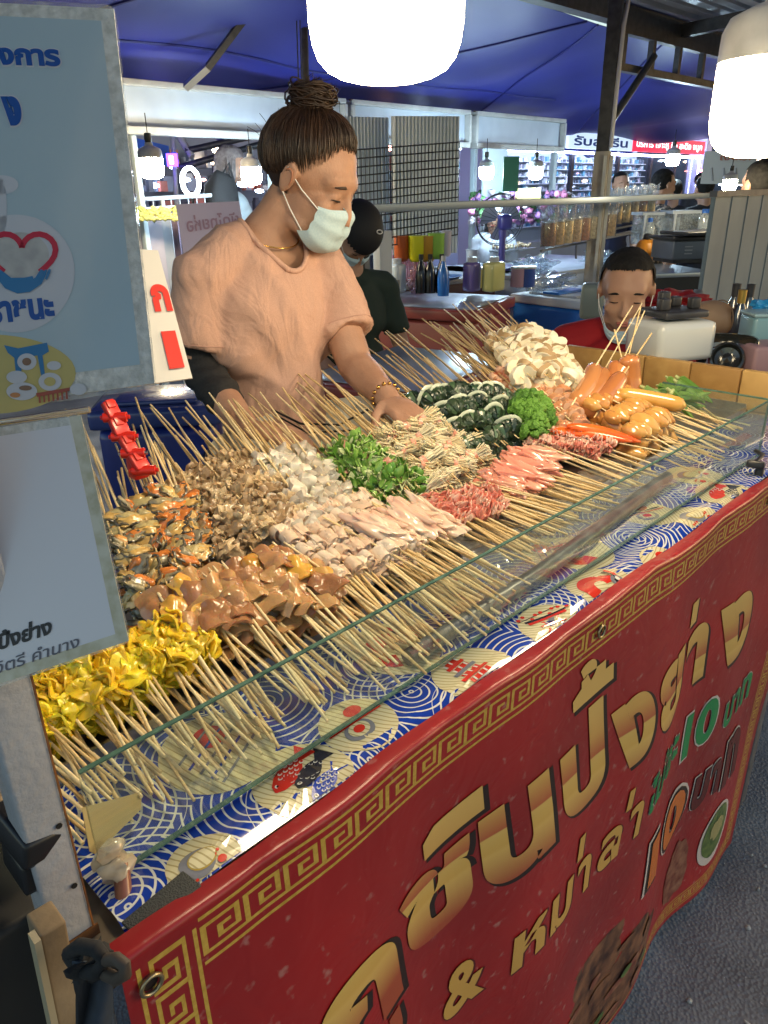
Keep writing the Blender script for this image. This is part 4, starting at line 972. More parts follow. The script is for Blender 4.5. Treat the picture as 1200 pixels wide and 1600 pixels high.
# ---------------------------------------------------------------- the vendor
from mathutils.bvhtree import BVHTree
def vendor():
    base = V(.95, 1.29, 0)
    root = thing('person', 'young woman in a peach T-shirt and pale blue mask looking down behind the food', 'person', base)
    C = V(1.034, 1.225, 1.572); M = headmat(C, R(24), R(29), R(-3), .97)
    mb = head_vol(); xf(mb, M)
    nb = V(.955, 1.286, 1.465); neck_top = M @ V(0, -.022, -.045)
    caps(mb, [nb, lerp(nb, neck_top, .5), neck_top], [.052, .045, .047], 18)
    RS, LS = V(.812, 1.30, 1.402), V(1.100, 1.285, 1.402)
    RE, LE = PD(312, 575, 1.50), PD(556, 572, 1.56)
    RW, LW = PD(385, 668, 1.36), PD(608, 625, 1.44)
    mb.blob(base + V(0, 0, 1.30), (.150, .085, .13), 0, sub=3).blob(base + V(0, 0, 1.12), (.125, .085, .14), 0, sub=3).blob(base + V(0, 0, .96), (.16, .105, .12), 0, sub=3)
    caps(mb, [RS, V(.87, 1.295, 1.428), V(.952, 1.29, 1.440), V(1.04, 1.29, 1.428), LS], [.052, .056, .06, .056, .052])
    caps(mb, [RS, lerp(RS, RE, .5), RE], [.048, .043, .038]); caps(mb, [RE, lerp(RE, RW, .35), RW], [.038, .037, .024])
    caps(mb, [LS, lerp(LS, LE, .5), LE], [.048, .043, .038]); caps(mb, [LE, lerp(LE, LW, .35), LW], [.038, .037, .024])
    limb_hand(mb, RW, V(.3, -1, -.05), V(0, 0, 1), V(1, 0, 0)); limb_hand(mb, LW, V(-.35, -1, -.1), V(0, 0, 1), V(-1, 0, 0))
    for sx in (-.085, .085):
        caps(mb, [base + V(sx, 0, .92), base + V(sx, -.01, .5), base + V(sx, .01, .08)], [.085, .055, .036]); mb.blob(base + V(sx, -.05, .035), (.04, .115, .035), 0, sub=3)
    me = remesh('body', mb.mesh('b', skin), .0052, [skin], 3)
    for v in me.vertices: v.co -= base
    link('body', me, root)
    # shirt
    b2 = base
    sm = MB(); sm.blob(b2 + V(0, -.01, 1.305), (.150, .104, .15), 0, sub=3).blob(b2 + V(0, -.005, 1.13), (.118, .100, .20), 0, sub=3)
    sm.tube([b2 + V(0, 0, 1.30), b2 + V(0, -.005, 1.15), b2 + V(0, -.005, .985)], [.102, .100, .106], 28, sx=1.12)
    caps(sm, [RS + V(-.004, 0, 0), V(.86, 1.292, 1.428), V(.908, 1.290, 1.456)], [.054, .056, .048]); caps(sm, [LS + V(.004, 0, 0), V(1.052, 1.285, 1.428), V(1.002, 1.288, 1.456)], [.054, .056, .048])
    sm.blob(V(.952, 1.285, 1.415), (.11, .080, .062), 0, sub=3)
    for S_, E_, out in ((RS, RE, -1), (LS, LE, 1)):
        d = (E_ - S_); sm.tube([S_ + V(-.01 * out, 0, .03), S_ + d * .3, S_ + d * .70 + V(.004 * out, 0, 0)], [.053, .060, .063], 22)
        sm.tube([S_ + V(-.05 * out, 0, -.02), S_ + d * .45 + V(-.02 * out, 0, 0)], [.06, .05], 16)
    sme = remesh('shirt', sm.mesh('s', skin), .0060, [mat('tshirt_peach', (.57, .345, .265), .92, col2=(.50, .30, .23), nscale=500, bump=.3, bscale=700)], 5)
    def wr(p):
        q = noise.noise(V(p.x * 9, p.y * 9, p.z * 4)) * .9
        arm = math.exp(-((p.x - .83) / .06) ** 2) + math.exp(-((p.x - 1.07) / .05) ** 2)
        q += arm * .9 * math.sin((p.z * 42 + (p.x - .95) * 55 + 2 * noise.noise(p * 8)))* math.exp(-((p.z - 1.28) / .11) ** 2)
        q += .8 * (1 - abs(noise.noise(V(p.x * 7 + p.z * 6, p.y * 5, p.z * 3 - p.x * 8))) * 3) * (1.45 - p.z) * 2
        q += .55 * math.sin(p.z * 30 - abs(p.x - .95) * 38 + 3 * noise.noise(p * 5)) * max(0, 1.25 - p.z) * 4
        for (ax, ay, az, sx) in ((.845, 1.25, 1.33, -1), (1.07, 1.23, 1.33, 1)):      # folds fanning from the armpits
            dx, dz = p.x - ax, p.z - az; ang = math.atan2(dz, dx); rr_ = math.hypot(dx, dz); q += .22 * max(0, 1 - 1.8 * abs(noise.noise(V(ang * 2.3, rr_ * 3, sx)))) ** 2 * math.exp(-(rr_ / .16) ** 2) * min(1, rr_ / .03)
        q += .75 * max(0, 1 - 2.4 * abs(noise.noise(V(p.x * 9 + p.z * 5, p.y * 4 + 2, p.z * 2.2 - p.x * 4)))) ** 2
        q += .30 * max(0, 1 - 2.6 * abs(noise.noise(V(p.x * 16 - p.z * 9, p.y * 9, p.z * 6)))) ** 2
        return q
    cloth_disp(sme, .0080, wr)
    nt = sme.materials[0].node_tree; b_ = nt.nodes['Principled BSDF']; n_ = nt.nodes.new('ShaderNodeTexNoise'); n_.inputs['Scale'].default_value = 9; n_.inputs['Detail'].default_value = 3; n_.inputs['Distortion'].default_value = 1.6
    rg = nt.nodes.new('ShaderNodeMapRange'); rg.inputs[1].default_value = .42; rg.inputs[2].default_value = .58; mp_ = nt.nodes.new('ShaderNodeMapping'); mp_.inputs['Scale'].default_value = (1.4, 1, .55); mp_.inputs['Rotation'].default_value = (0, .5, 0)
    bb = nt.nodes.new('ShaderNodeBump'); bb.inputs['Strength'].default_value = .28; bb.inputs['Distance'].default_value = .012; tc_ = nt.nodes.new('ShaderNodeTexCoord')
    nt.links.new(tc_.outputs['Object'], mp_.inputs[0]); nt.links.new(mp_.outputs[0], n_.inputs['Vector']); nt.links.new(n_.outputs['Fac'], rg.inputs[0]); nt.links.new(rg.outputs[0], bb.inputs['Height']); nt.links.new(bb.outputs[0], b_.inputs['Normal'])
    for S_, E_ in ((RS, RE), (LS, LE)):                                             # stitched sleeve hems
        d = (E_ - S_).normalized(); c_ = S_ + (E_ - S_) * .66; s1 = d.orthogonal().normalized(); s2 = d.cross(s1); bv = BVHTree.FromPolygons([v.co.copy() for v in sme.vertices], [tuple(p.vertices) for p in sme.polygons]); pts = []
        for q in range(31):
            a = 2 * PI * q / 30; dr = s1 * math.cos(a) + s2 * math.sin(a); h = bv.ray_cast(c_ + dr * .13, -dr, .12)
            if h[0] is not None and (h[0] - c_).length < .085: pts.append(h[0] + dr * .0004)
        if len(pts) > 6: MB().tube(pts, .0013, 5).build('hem_stitching', mat('hem_thread', (.48, .28, .22), .9), root)
    bvh = BVHTree.FromPolygons([v.co.copy() for v in sme.vertices], [tuple(p.vertices) for p in sme.polygons])
    ncx, ncy, nrx, nry = .964, 1.262, .064, .064; zr = []
    for q in range(40):
        a = 2 * PI * q / 40; hit = bvh.ray_cast(V(ncx + nrx * math.cos(a), ncy + nry * math.sin(a), 1.8), V(0, 0, -1)); zr.append(hit[0].z if hit[0] is not None else 1.42)
    for _ in range(3): zr = [(zr[q - 1] + zr[q] * 2 + zr[(q + 1) % 40]) / 4 for q in range(40)]
    pts = [V(ncx + nrx * math.cos(2 * PI * q / 40), ncy + nry * math.sin(2 * PI * q / 40), zr[q % 40] + .001) for q in range(41)]
    MB().tube(pts, .0058, 8, caps=False).build('collar', sme.materials[0], root)
    bm = bmesh.new(); bm.from_mesh(sme)
    kill = [f for f in bm.faces if (lambda c: ((c.x - ncx) / nrx) ** 2 + ((c.y - ncy) / nry) ** 2 < 1 and c.z > 1.36)(f.calc_center_median())]
    bmesh.ops.delete(bm, geom=kill, context='FACES'); bm.to_mesh(sme); bm.free()
    for v in sme.vertices: v.co -= base
    so = link('shirt', sme, root)
    # black sleeve on her right forearm
    d = (RW - RE); mb = MB(); caps(mb, [lerp(RS, RE, .72), RE, lerp(RE, RW, .55)], [.047, .043, .038], 16); m2 = remesh('arm_sleeve', mb.mesh('x', skin), .005, [mat('black_cloth', (.012, .012, .014), .85, col2=(.02, .02, .022), nscale=200)], 2)
    cloth_disp(m2, .002, lambda p: math.sin(p.z * 160 + p.y * 90 + 3 * noise.noise(p * 20)))
    for v in m2.vertices: v.co -= base
    link('arm_sleeve', m2, root)
    # patterned skirt with a dark cord
    def sk(u, v):
        a = 2 * PI * u; r = .165 + .10 * v + .008 * math.sin(a * 9) * v; return base + V(r * math.cos(a) * 1.05, r * .82 * math.sin(a), 1.03 - .72 * v)
    MB().sheet(sk, 64, 12).build('skirt', mat('blue_print_cloth', (.03, .06, .22), .8, col2=(.45, .5, .6), nscale=45, ramp=(.5, .55)), root)
    MB().tube([PD(425, 640, 1.42), PD(470, 662, 1.38), PD(530, 664, 1.37), PD(575, 640, 1.42)], .0022, 6).tube([PD(430, 648, 1.42), PD(480, 676, 1.38), PD(560, 672, 1.39)], .0018, 6).build('apron_cord', mat('black_cord', (.015, .015, .017), .7), root)
    # eyes, mask, necklace, bracelet
    facial(M, root, skin, hairm, mouth=False); mask(M, root)
    mb = MB()
    for sg in (-1, 1): mb.tube([V(sg * (.086 + .0006 * q), -.006 + .010 * math.cos(.5 * q - .6), -.002 + .018 * math.sin(.5 * q - .6)) for q in range(7)], [.0016, .0026, .0028, .0028, .0026, .0022, .0012], 6)
    xf(mb, M).build('ear_fold', mat('ear_inner', (.34, .15, .09), .6), root)
    MB().tube([nb + V(.066 * math.cos(a), .062 * math.sin(a) - .01, .018 - .030 * max(0, -math.sin(a))) for a in [2 * PI * q / 30 for q in range(31)]], .0014, 6).build('necklace', mat('gold_metal', (.7, .42, .12), .25, 1.), root)
    wz = lerp(LE, LW, .9); dd = (LW - LE).normalized(); s1 = dd.cross(V(0, 0, 1)).normalized(); s2 = s1.cross(dd)
    mb = MB()
    for q in range(14): a = 2 * PI * q / 14; mb.blob(wz + s1 * .028 * math.cos(a) + s2 * .028 * math.sin(a), (.0045,) * 3, 0, sub=1)
    mb.build('bracelet', bpy.data.materials['gold_metal'], root)
    # hair: cap, pulled-back strands, bun
    hair_cap(M, root, hairm, thick=.955, hl=.112, front=.035)
    K = V(0, -.056, .122)
    def on(p, lift):
        q = V(p.x / .084, (p.y + .014) / .104, (p.z - .036) / .094); q = q.normalized() * (1 + lift); return V(q.x * .084, -.014 + q.y * .104, .036 + q.z * .094)
    rr = random.Random(4)
    for tuft in range(9):
        mb = MB()
        for q in range(210):
            u = (tuft + (q + rr.random()) / 210) / 9
            a = -PI * .98 + 2 * PI * .98 * u          # hairline angle, 0 = forehead
            al = abs(a)
            x = .080 * math.sin(a); y = -.012 + .098 * math.cos(a)
            z = .126 - .008 * rr.random() - .02 * al * al if al < .55 else (.120 - (al - .55) * .125 if al < 1.35 else (.012 - (al - 1.35) * .045 + (.02 if al < 1.6 else 0)))
            z += .034 * (rr.random() - .5); p = V(x, y, z); pts = []
            lf = -.01 + .085 * rr.random()
            for k in range(11):
                t = k / 10; w = lerp(p, K, t); w = on(w, lf * math.sin(PI * min(1, t * 1.05)) - .085 * (1 - t) ** 4 + .10 * max(0, t - .8)); w += V(.004 * math.sin(t * 5 + q * .3), .003 * math.sin(t * 6 + q * .23), .002 * math.sin(t * 9 + q)) * math.sin(PI * t); pts.append(w)
            pts[-1] = K + V(rr.uniform(-.014, .014), rr.uniform(-.014, .014), 0)
            mb.tube(pts, [.0002, .0004, .0007, .0010, .0012] + [.0013] * 5 + [.0010], 5)
        xf(mb, M).build('hair_strands', hairm, root, angle=180)
    mb = MB()
    for q in range(150):
        a0, ph, r = rr.uniform(0, 2 * PI), rr.uniform(0, 2 * PI), rr.uniform(.020, .042)
        c = K + V(rr.uniform(-.010, .010), -.006 + rr.uniform(-.012, .012), .012 + rr.uniform(-.012, .014)); nrm = V(rr.uniform(-.5, .5), rr.uniform(-.9, .1), 1).normalized(); s1 = nrm.orthogonal().normalized(); s2 = nrm.cross(s1)
        mb.tube([c + s1 * r * 1.15 * math.cos(a0 + t * .45) + s2 * r * math.sin(a0 + t * .45) + nrm * .006 * math.sin(t * .7 + ph) for t in range(13)], [.0005] + [.0018] * 11 + [.0004], 5)
    xf(mb, M).build('bun', hairm, root, angle=180)
    mb = MB()
    for q in range(150):
        a = rr.uniform(-PI, PI); p = V(.083 * math.sin(a), -.012 + .1 * math.cos(a), rr.uniform(.02, .11)); p = on(p, .03); dr = (p - V(0, 0, .03)).normalized() + V(rr.uniform(-.5, .5), rr.uniform(-.5, .5), rr.uniform(0, .8))
        if rr.random() < .6 or abs(a) < 1.5: p = K + V(rr.uniform(-.02, .02), rr.uniform(-.03, .02), .03); dr = V(rr.uniform(-.8, .8), rr.uniform(-1, .6), 1)
        L_ = rr.uniform(.008, .028); mb.tube([p, p + dr * L_ * .5, p + dr * L_ + V(0, .004, -.004)], .00045, 4)
    xf(mb, M).build('loose_hairs', hairm, root)['kind'] = 'stuff'
    mb = MB()
    for q in range(9): mb.tube([K + V(.03 * math.cos(.5 * q + .3), .03 * math.sin(.5 * q + .3), .004 + .003 * (q % 2)), K + V(.034 * math.cos(.5 * q + .45), .034 * math.sin(.5 * q + .45), .012)], .0018, 6)
    xf(mb, M).build('hair_clip', mat('clip', (.6, .55, .45), .2, .8), root)
vendor()
# ---------------------------------------------------------------- other people
def person(label, hp, yaw, pitch=.1, s=1., shirt=None, trousers=None, sk=None, hm=None, pose='stand', arms=None, vox=.012, msk=False, hair='short', face=True, group=None, fem=False, chin_mask=False, rest=None, nd=.195):
    """hp: centre of the head; standing or seated figure below it"""
    sk = sk or skin2; hm = hm or hairk; shirt = shirt or mat('dark_shirt', (.02, .02, .025), .8); trousers = trousers or mat('dark_trousers', (.02, .025, .04), .8)
    Rz = Matrix.Rotation(yaw + PI, 4, 'Z'); foot = V(hp.x, hp.y, 0) - (Rz @ V(0, .05, 0)); root = thing('person', label, 'person', foot, group=group)
    M = headmat(hp, yaw, pitch, 0, s); T = lambda x, y, z: foot + Rz @ V(x * s, y * s, 0) + V(0, 0, z)
    top = hp.z; zs = top - nd * s; hipz = top - .70 * s if pose == 'stand' else top - .66 * s
    mb = head_vol(); xf(mb, M); nt = M @ V(0, -.02, -.045)
    caps(mb, [T(0, 0, zs), nt], [.058 * s, .056 * s]); w = .15 if fem else .175
    mb.blob(T(0, 0, zs - .12 * s), (.155 * s, .10 * s, .15 * s), 0, sub=3).blob(T(0, 0, zs - .35 * s), (.14 * s, .10 * s, .2 * s), 0, sub=3)
    caps(mb, [T(-w, 0, zs - .03), T(0, 0, zs + .0), T(w, 0, zs - .03)], [.055 * s] * 3)
    arms = arms or [((-.21, 0, -.32), (-.20, .10, -.55)), ((.21, 0, -.32), (.20, .10, -.55))]
    sm = MB(); sm.blob(T(0, .005, zs - .13 * s), (.178 * s, .122 * s, .165 * s), 0, sub=3).tube([T(0, 0, zs - .08 * s), T(0, 0, zs - .35 * s), T(0, 0, hipz + .02)], [.115 * s, .112 * s, .122 * s], 20, sx=1.0)
    sm.blob(T(0, 0, zs - .36 * s), (.165 * s, .12 * s, .22 * s), 0, sub=3); caps(sm, [T(-w, 0, zs - .03), T(-.05, 0, zs + .0), T(.05, 0, zs + .0), T(w, 0, zs - .03)], [.068 * s, .066 * s, .066 * s, .068 * s])
    for q, (e, h) in enumerate(arms):
        sg = -1 if q == 0 else 1; sh = T(sg * w, 0, zs - .035); E_ = T(e[0], e[1], zs + e[2] * s); Wp = T(h[0], h[1], zs + h[2] * s)
        caps(mb, [sh, lerp(sh, E_, .5), E_, lerp(E_, Wp, .4), Wp], [.05 * s, .044 * s, .04 * s, .037 * s, .026 * s]); sm.tube([sh, lerp(sh, E_, .4), lerp(sh, E_, .8)], [.066 * s, .064 * s, .060 * s], 16)
        if vox < .011: limb_hand(mb, Wp, Wp - E_, V(0, 0, 1), T(-sg, 0, 0) - T(0, 0, 0), s)
        else:
            limb_hand(mb, Wp, Wp - E_, V(0, 0, 1), T(-sg, 0, 0) - T(0, 0, 0), s * 1.05)
    tm = MB(); tm.blob(T(0, 0, hipz), (.165 * s, .125 * s, .12 * s), 0, sub=3); mb.blob(T(0, 0, hipz), (.14 * s, .1 * s, .1 * s), 0, sub=2)
    for sg in (-1, 1):
        if pose == 'stand': pts = [T(sg * .09, 0, hipz), T(sg * .09, .01, hipz * .52), T(sg * .09, -.01, .09)]
        else: pts = [T(sg * .10, .02, hipz), T(sg * .13, .42, hipz + .03), T(sg * .12, .40, .09)]
        caps(mb, pts, [.08 * s, .052 * s, .036 * s]); caps(tm, pts[:2] + [lerp(pts[1], pts[2], .85)], [.098 * s, .072 * s, .056 * s]); fp = pts[2]; mb.blob(fp + (Rz @ V(0, .06, 0)) + V(0, 0, -.05), (.045, .05, .036), 0).blob(fp + (Rz @ V(0, .12, 0)) + V(0, 0, -.06), (.045, .05, .028), 0)
    def put(nm, mbx, mt, vx, f=None):
        me = remesh(nm, mbx.mesh('x', mt), vx, [mt], 3)
        if f: cloth_disp(me, .006, f)
        for v in me.vertices: v.co -= foot
        link(nm, me, root)
    put('body', mb, sk, min(vox, .010)); wr = lambda p: noise.noise(p * 9) + .7 * math.sin(p.z * 38 + 4 * noise.noise(p * 6))
    put('shirt', sm, shirt, vox, wr); put('trousers', tm, trousers, vox)
    facial(M, root, sk, hm, mouth=not msk)
    if msk: mask(M, root)
    if chin_mask: mask(M, root, -.092, -.128, w=.82)
    if hair == 'short': hair_cap(M, root, hm, thick=.975, hl=.092, front=.04, nape=-.045)
    elif hair == 'cap':
        hair_cap(M, root, hm, thick=1.0, hl=.070); mb = MB(); bm = bmesh.new(); bmesh.ops.create_icosphere(bm, subdivisions=4, radius=1)
        for v in bm.verts: v.co = V(v.co.x * .092, -.010 + v.co.y * .112, .045 + v.co.z * .095)
        bmesh.ops.delete(bm, geom=[f for f in bm.faces if f.calc_center_median().z < .045 - f.calc_center_median().y * .1], context='FACES'); mb.bm(bm); bm.free()
        xf(mb, M).build('cap', mat('cap_black', (.012, .012, .014), .7), root)
        mb = MB(); mb.tube([M @ V(-.020 + .013 * math.cos(a), .045 + .008 * math.sin(a), .130) for a in [2 * PI * q / 14 for q in range(15)]], .0022, 6); mb.build('cap_emblem', eyew, root)
    elif hair == 'long':
        hair_cap(M, root, hm, thick=1.06, hl=.065, nape=-.09); mb = MB(); rr = random.Random(3)
        for q in range(90):
            a = rr.uniform(1.3, 2 * PI - 1.3); p = V(.088 * math.sin(a), -.012 + .105 * math.cos(a), .03); mb.tube([V(p.x * .6, p.y * .6, .125), p, V(p.x * 1.08, p.y * 1.05, -.09), V(p.x * 1.1, p.y * 1.1 - .01, -.20 + rr.uniform(-.03, .02))], [.004, .009, .009, .003], 6)
        xf(mb, M).build('long_hair', hm, root, angle=180)
    return root, M, T
red_sh = mat('red_shirt', (.36, .012, .018), .8, col2=(.28, .01, .015), nscale=8)
r, M, T = person('seated man in a red shirt with his mask pulled under his chin, looking down', PD(978, 456, 2.22), R(-62), R(16), .98, red_sh, mat('red_shorts', (.40, .015, .02), .8), pose='sit', vox=.008, chin_mask=True, nd=.15,
    arms=[((-.25, .02, -.28), (-.20, .24, -.42)), ((.27, .05, -.26), (.22, .26, -.40))])
person('worker in a black cap and blue face mask bent over behind the red freezer', PD(556, 366, 3.05), R(-8), R(66), 1.0, mat('dark_green_shirt', (.02, .035, .025), .8), pose='stand', vox=.010, msk=True, hair='cap', sk=skin, arms=[((-.23, .05, -.28), (-.16, .26, -.42)), ((.23, .05, -.28), (.16, .28, -.44))])
person('man in a dark shirt facing the camera beyond the white column', PD(970, 290, 7.2), R(-40), .05, 1.0, mat('navy_shirt', (.02, .025, .06), .8))
person('man in a patterned shirt seen from the side beyond the jars', PD(1037, 290, 6.4), R(60), .05, 1.05, mat('patterned_shirt', (.02, .02, .02), .7, col2=(.45, .34, .24), nscale=35, ramp=(.5, .56)))
person('woman in a black dress standing behind the spiral-arm lamp', PD(1100, 296, 6.8), R(140), .1, .98, hair='short', fem=True)
person('passer-by with a mask far back between the shop and the hanging sheet', PD(1096, 285, 9.5), R(-30), .05, .95, msk=True, hair='short')
person('man with bushy black hair right behind the grey partition', PD(1186, 290, 4.5), R(150), .1, 1.15, hair='short')
person('person in a dark shirt standing behind the man in the patterned shirt', PD(1053, 300, 7.6), R(120), .05, .95, hair='short')
person('woman with long grey-brown hair in a light grey hoodie with a black backpack', PD(362, 258, 5.6), R(60), .1, 1.05, mat('hoodie', (.38, .42, .44), .85), hm=mat('hair_ash', (.12, .10, .10), .45, col2=(.2, .17, .17), nscale=40), sk=skin, hair='long', fem=True, arms=[((-.24, .10, -.22), (-.12, .42, -.12)), ((.21, 0, -.30), (.20, .12, -.52))])
bpk = thing('backpack', 'black backpack worn by the woman with long grey-brown hair', 'bag', PD(348, 315, 5.5)); p = bpk.location.copy()
MB().blob(p, (.13, .10, .20), .15, 1.5, 3, 3, power=.8).build('bag', mat('black_cloth', (.012, .012, .014), .85), bpk); MB().tube([p + V(0, 0, .16), p + V(.05, -.05, .26), p + V(.08, -.06, .10)], .012, 6).build('strap', mat('black_cloth', (.012, .012, .014), .85), bpk)
person('long-haired woman in a pale dress at the flower shop, cut by the fan', PD(772, 338, 6.6), R(-60), .2, .95, mat('pale_dress', (.40, .42, .48), .85), hm=mat('hair_grey', (.25, .25, .28), .5), sk=skin, hair='long', fem=True)
# ================================================================== MARKET AROUND THE STALL
grey_st = mat('painted_steel', (.10, .105, .12), .45, col2=(.16, .165, .18), nscale=12)
dark_st = mat('dark_steel', (.025, .026, .03), .45, col2=(.05, .05, .055), nscale=20)
whitep = mat('white_board', (.50, .56, .64), .5, col2=(.42, .48, .56), nscale=4, bump=.1)
offw = mat('offwhite_frame', (.50, .50, .47), .5, col2=(.40, .40, .38), nscale=10)
navy = mat('navy_plastic', (.008, .018, .16), .28, col2=(.012, .03, .22), nscale=6, coat=.3)
def prism(mb, N, Rr, Lf, z0, z1, bev=.012, grow=0.):
    """box with a near corner N, right corner Rr and left corner Lf (top view)"""
    u = V(Rr.x - N.x, Rr.y - N.y, 0); w = V(Lf.x - N.x, Lf.y - N.y, 0)
    yaw = math.atan2(u.y, u.x); un = u.normalized(); wn = V(-un.y, un.x, 0)
    if wn.dot(w) < 0: wn = -wn
    a, b = u.length, abs(w.dot(wn)); c = V(N.x, N.y, 0) + un * a / 2 + wn * b / 2
    mb.box((c.x, c.y, (z0 + z1) / 2), (a + grow, b + grow, z1 - z0), (0, 0, yaw), bev=bev); return c, yaw, a, b, un, wn
# ---- canopy, roof, frames
def canopy():
    tarp = mat('tarp_blue', (.028, .036, .30), .5, col2=(.02, .026, .22), nscale=.8, bump=.15, bscale=6)
    t = thing('tarpaulin', 'large deep blue tarpaulin sloping down behind the stalls', 'tarpaulin', (5, 5, 2.5))
    def f(u, v):
        x = -1.5 + 14.5 * u; y = 3.24 + 3.6 * v
        z = 2.63 - .42 * v - .10 * math.sin(PI * v) - .05 * abs(math.sin(x * .9)) * v + .05 * noise.noise(V(x * .8, v * 2, 0)) + .03 * math.sin(x * 2.2 + v * 5) * v
        if v > .97: z -= .10 + .05 * math.sin(x * 11)
        return V(x, y, z)
    MB().sheet(f, 220, 40, thick=.004).build('sheet', tarp, t, angle=60)
    for (u0, v0, u1, v1) in ((.47, .0, .30, .9), (.48, .0, .62, .95), (.30, .0, .12, .95), (.10, .35, .60, .40), (.56, .02, .80, .9)):
        MB().tube([f(lerp(u0, u1, k / 30), lerp(v0, v1, k / 30)) - V(0, .004, .006) for k in range(31)], .009, 5).build('seam', mat('tarp_seam', (.018, .02, .16), .6), t)
    t = thing('tarpaulin', 'dark canopy sheet stretched overhead above the counter and the walkway', 'tarpaulin', (3, 1, 2.8))
    MB().sheet(lambda u, v: V(-1.5 + 6.6 * u, -.2 + 3.4 * v, 2.72 + .25 * math.sin(PI * v) + .03 * math.sin(u * 40)), 60, 20, thick=.004).build('sheet', tarp, t)  # out-of-view sheet added overhead to block sky light from above
    rm = mat('roof_metal', (.50, .52, .56), .45, .2, col2=(.36, .38, .42), nscale=3)
    t = thing('metal_roof', 'grey corrugated metal roof over the walkway at the top right', 'roof', (9, 1, 2.9))
    def g(u, v):
        x = 5.1 + 10 * u; y = -2.4 + 5.7 * v; k = (v * 46) % 1; return V(x, y, 2.78 + .03 * (1 if .25 < k < .6 else 0) + .25 * (1 - v))
    MB().sheet(g, 6, 230).build('sheet', rm, t, smooth=False)
    for x in (6.6, 8.4, 10.6): MB().box((x, .5, 2.80), (.07, 5.6, .09), (R(-2.5), 0, 0)).build('purlin', dark_st, t)
    t = thing('roof_beam', 'dark steel beam along the top edge of the blue tarpaulin', 'beam', (5, 3.19, 2.68))
    MB().box((5, 3.19, 2.69), (14, .10, .12)).build('beam', dark_st, t)
    t = thing('roof_truss', 'dark lattice truss running right from the top of the column', 'truss', (8, 3.2, 2.4))
    MB().box((8.4, 3.16, 2.60), (5.8, .06, .06)).build('chord', dark_st, t); MB().box((8.4, 3.16, 2.36), (5.8, .06, .05)).build('chord', dark_st, t)
    for k in range(12): MB().box((5.7 + .45 * k, 3.16, 2.48), (.045, .045, .2)).build('strut', dark_st, t)
    # column with conduit
    c = PD(934, 330, 5.2); c.z = 0
    t = thing('steel_column', 'tall dark steel column with a white conduit, its lower half pale and rust-streaked', 'column', c)
    MB().box((c.x, c.y, 2.25), (.085, .085, 1.0), (0, 0, R(20)), bev=.004).build('upper_column', dark_st, t)
    MB().box((c.x, c.y, .9), (.10, .10, 1.76), (0, 0, R(20)), bev=.006).build('lower_column', mat('beige_worn', (.42, .38, .31), .6, col2=(.25, .17, .10), nscale=7, ramp=(.45, .75)), t)
    for k in (-1, 1): MB().box((c.x - .03 + k * .024, c.y - .062 - k * .01, .9), (.010, .02, 1.7), (0, 0, R(20))).build('rib', offw, t)
    MB().tube([(c.x - .02, c.y - .065, 1.8), (c.x - .0, c.y - .065, 2.5), (c.x + .06, c.y - .05, 2.66)], .014, 8).build('conduit', mat('conduit_white', (.55, .55, .56), .4), t)
    t = thing('diagonal_brace', 'dark diagonal strut joining the column and the lattice truss', 'strut', PD(950, 195, 5.2))
    MB().tube([PD(948, 200, 5.2), PD(1022, 88, 5.6)], .028, 6).build('strut', dark_st, t)
    t = thing('diagonal_brace', 'dark diagonal beam with a silver end below the tarpaulin at the upper left', 'strut', PD(330, 90, 4.4))
    MB().tube([PD(415, -15, 4.2), PD(325, 105, 4.5)], .026, 4).build('strut', dark_st, t); MB().tube([PD(325, 105, 4.5), PD(290, 137, 4.6)], .027, 4).build('end', mat('galvanised', (.4, .42, .45), .3, .9), t)
    t = thing('hanging_post', 'thin dark upright post between the two left header boards', 'post', PD(475, 60, 4.4))
    MB().tube([PD(474, -30, 4.4), PD(478, 150, 4.6)], .022, 8).build('post', dark_st, t)
    for k, x in enumerate((462, 467)): tag(MB().tube([PD(x, -20, 4.3), PD(x + 3, 80, 4.4), PD(x + 5, 150, 4.5)], .004, 5).build('cable', dark_st), ['left', 'right'][k] + ' one of two thin cables hanging beside the dark upright post', 'cable', 'cables beside the dark post')
canopy()
def headers():
    lab = ['left blank white header board, above the clothes stall', 'middle blank white header board, above the wire mesh', 'right blank white header board, above the flower shop']
    for i, (x0, x1) in enumerate(((2.35, 4.42), (4.50, 5.96), (6.06, 7.55))):
        t = thing('header_board', lab[i], 'sign board', ((x0 + x1) / 2, 4.83, 2.07), group='blank header boards')
        MB().box(((x0 + x1) / 2, 4.84, 2.07), (x1 - x0 - .04, .06, .24)).build('panel', whitep, t)
        for z, h in ((2.20, .035), (1.935, .045)): MB().box(((x0 + x1) / 2, 4.80, z), (x1 - x0, .10, h), bev=.004).build('frame_rail', offw, t)
        for x in (x0, x1): MB().box((x, 4.80, 2.067), (.03, .098, .225), bev=.003).build('frame_stile', offw, t)
        MB().box(((x0 + x1) / 2, 4.79, 2.216), (x1 - x0 + .02, .02, .012)).build('trim', mat('timber_trim', (.16, .12, .09), .6), t)
    for x, w, l in ((2.63, .035, 'pale aluminium upright at the left side of the clothes stall'), (3.72, .05, 'pale aluminium upright between the two small bulbs'), (7.50, .06, 'white upright below the right end of the right header board'), (6.13, .05, 'white upright at the left side of the flower shop')):
        o = MB().box((x, 4.84, .96), (w, .05, 1.90), bev=.004).build('upright', mat('alu_blue', (.42, .50, .55), .4)); tag(o, l, 'post')
headers()
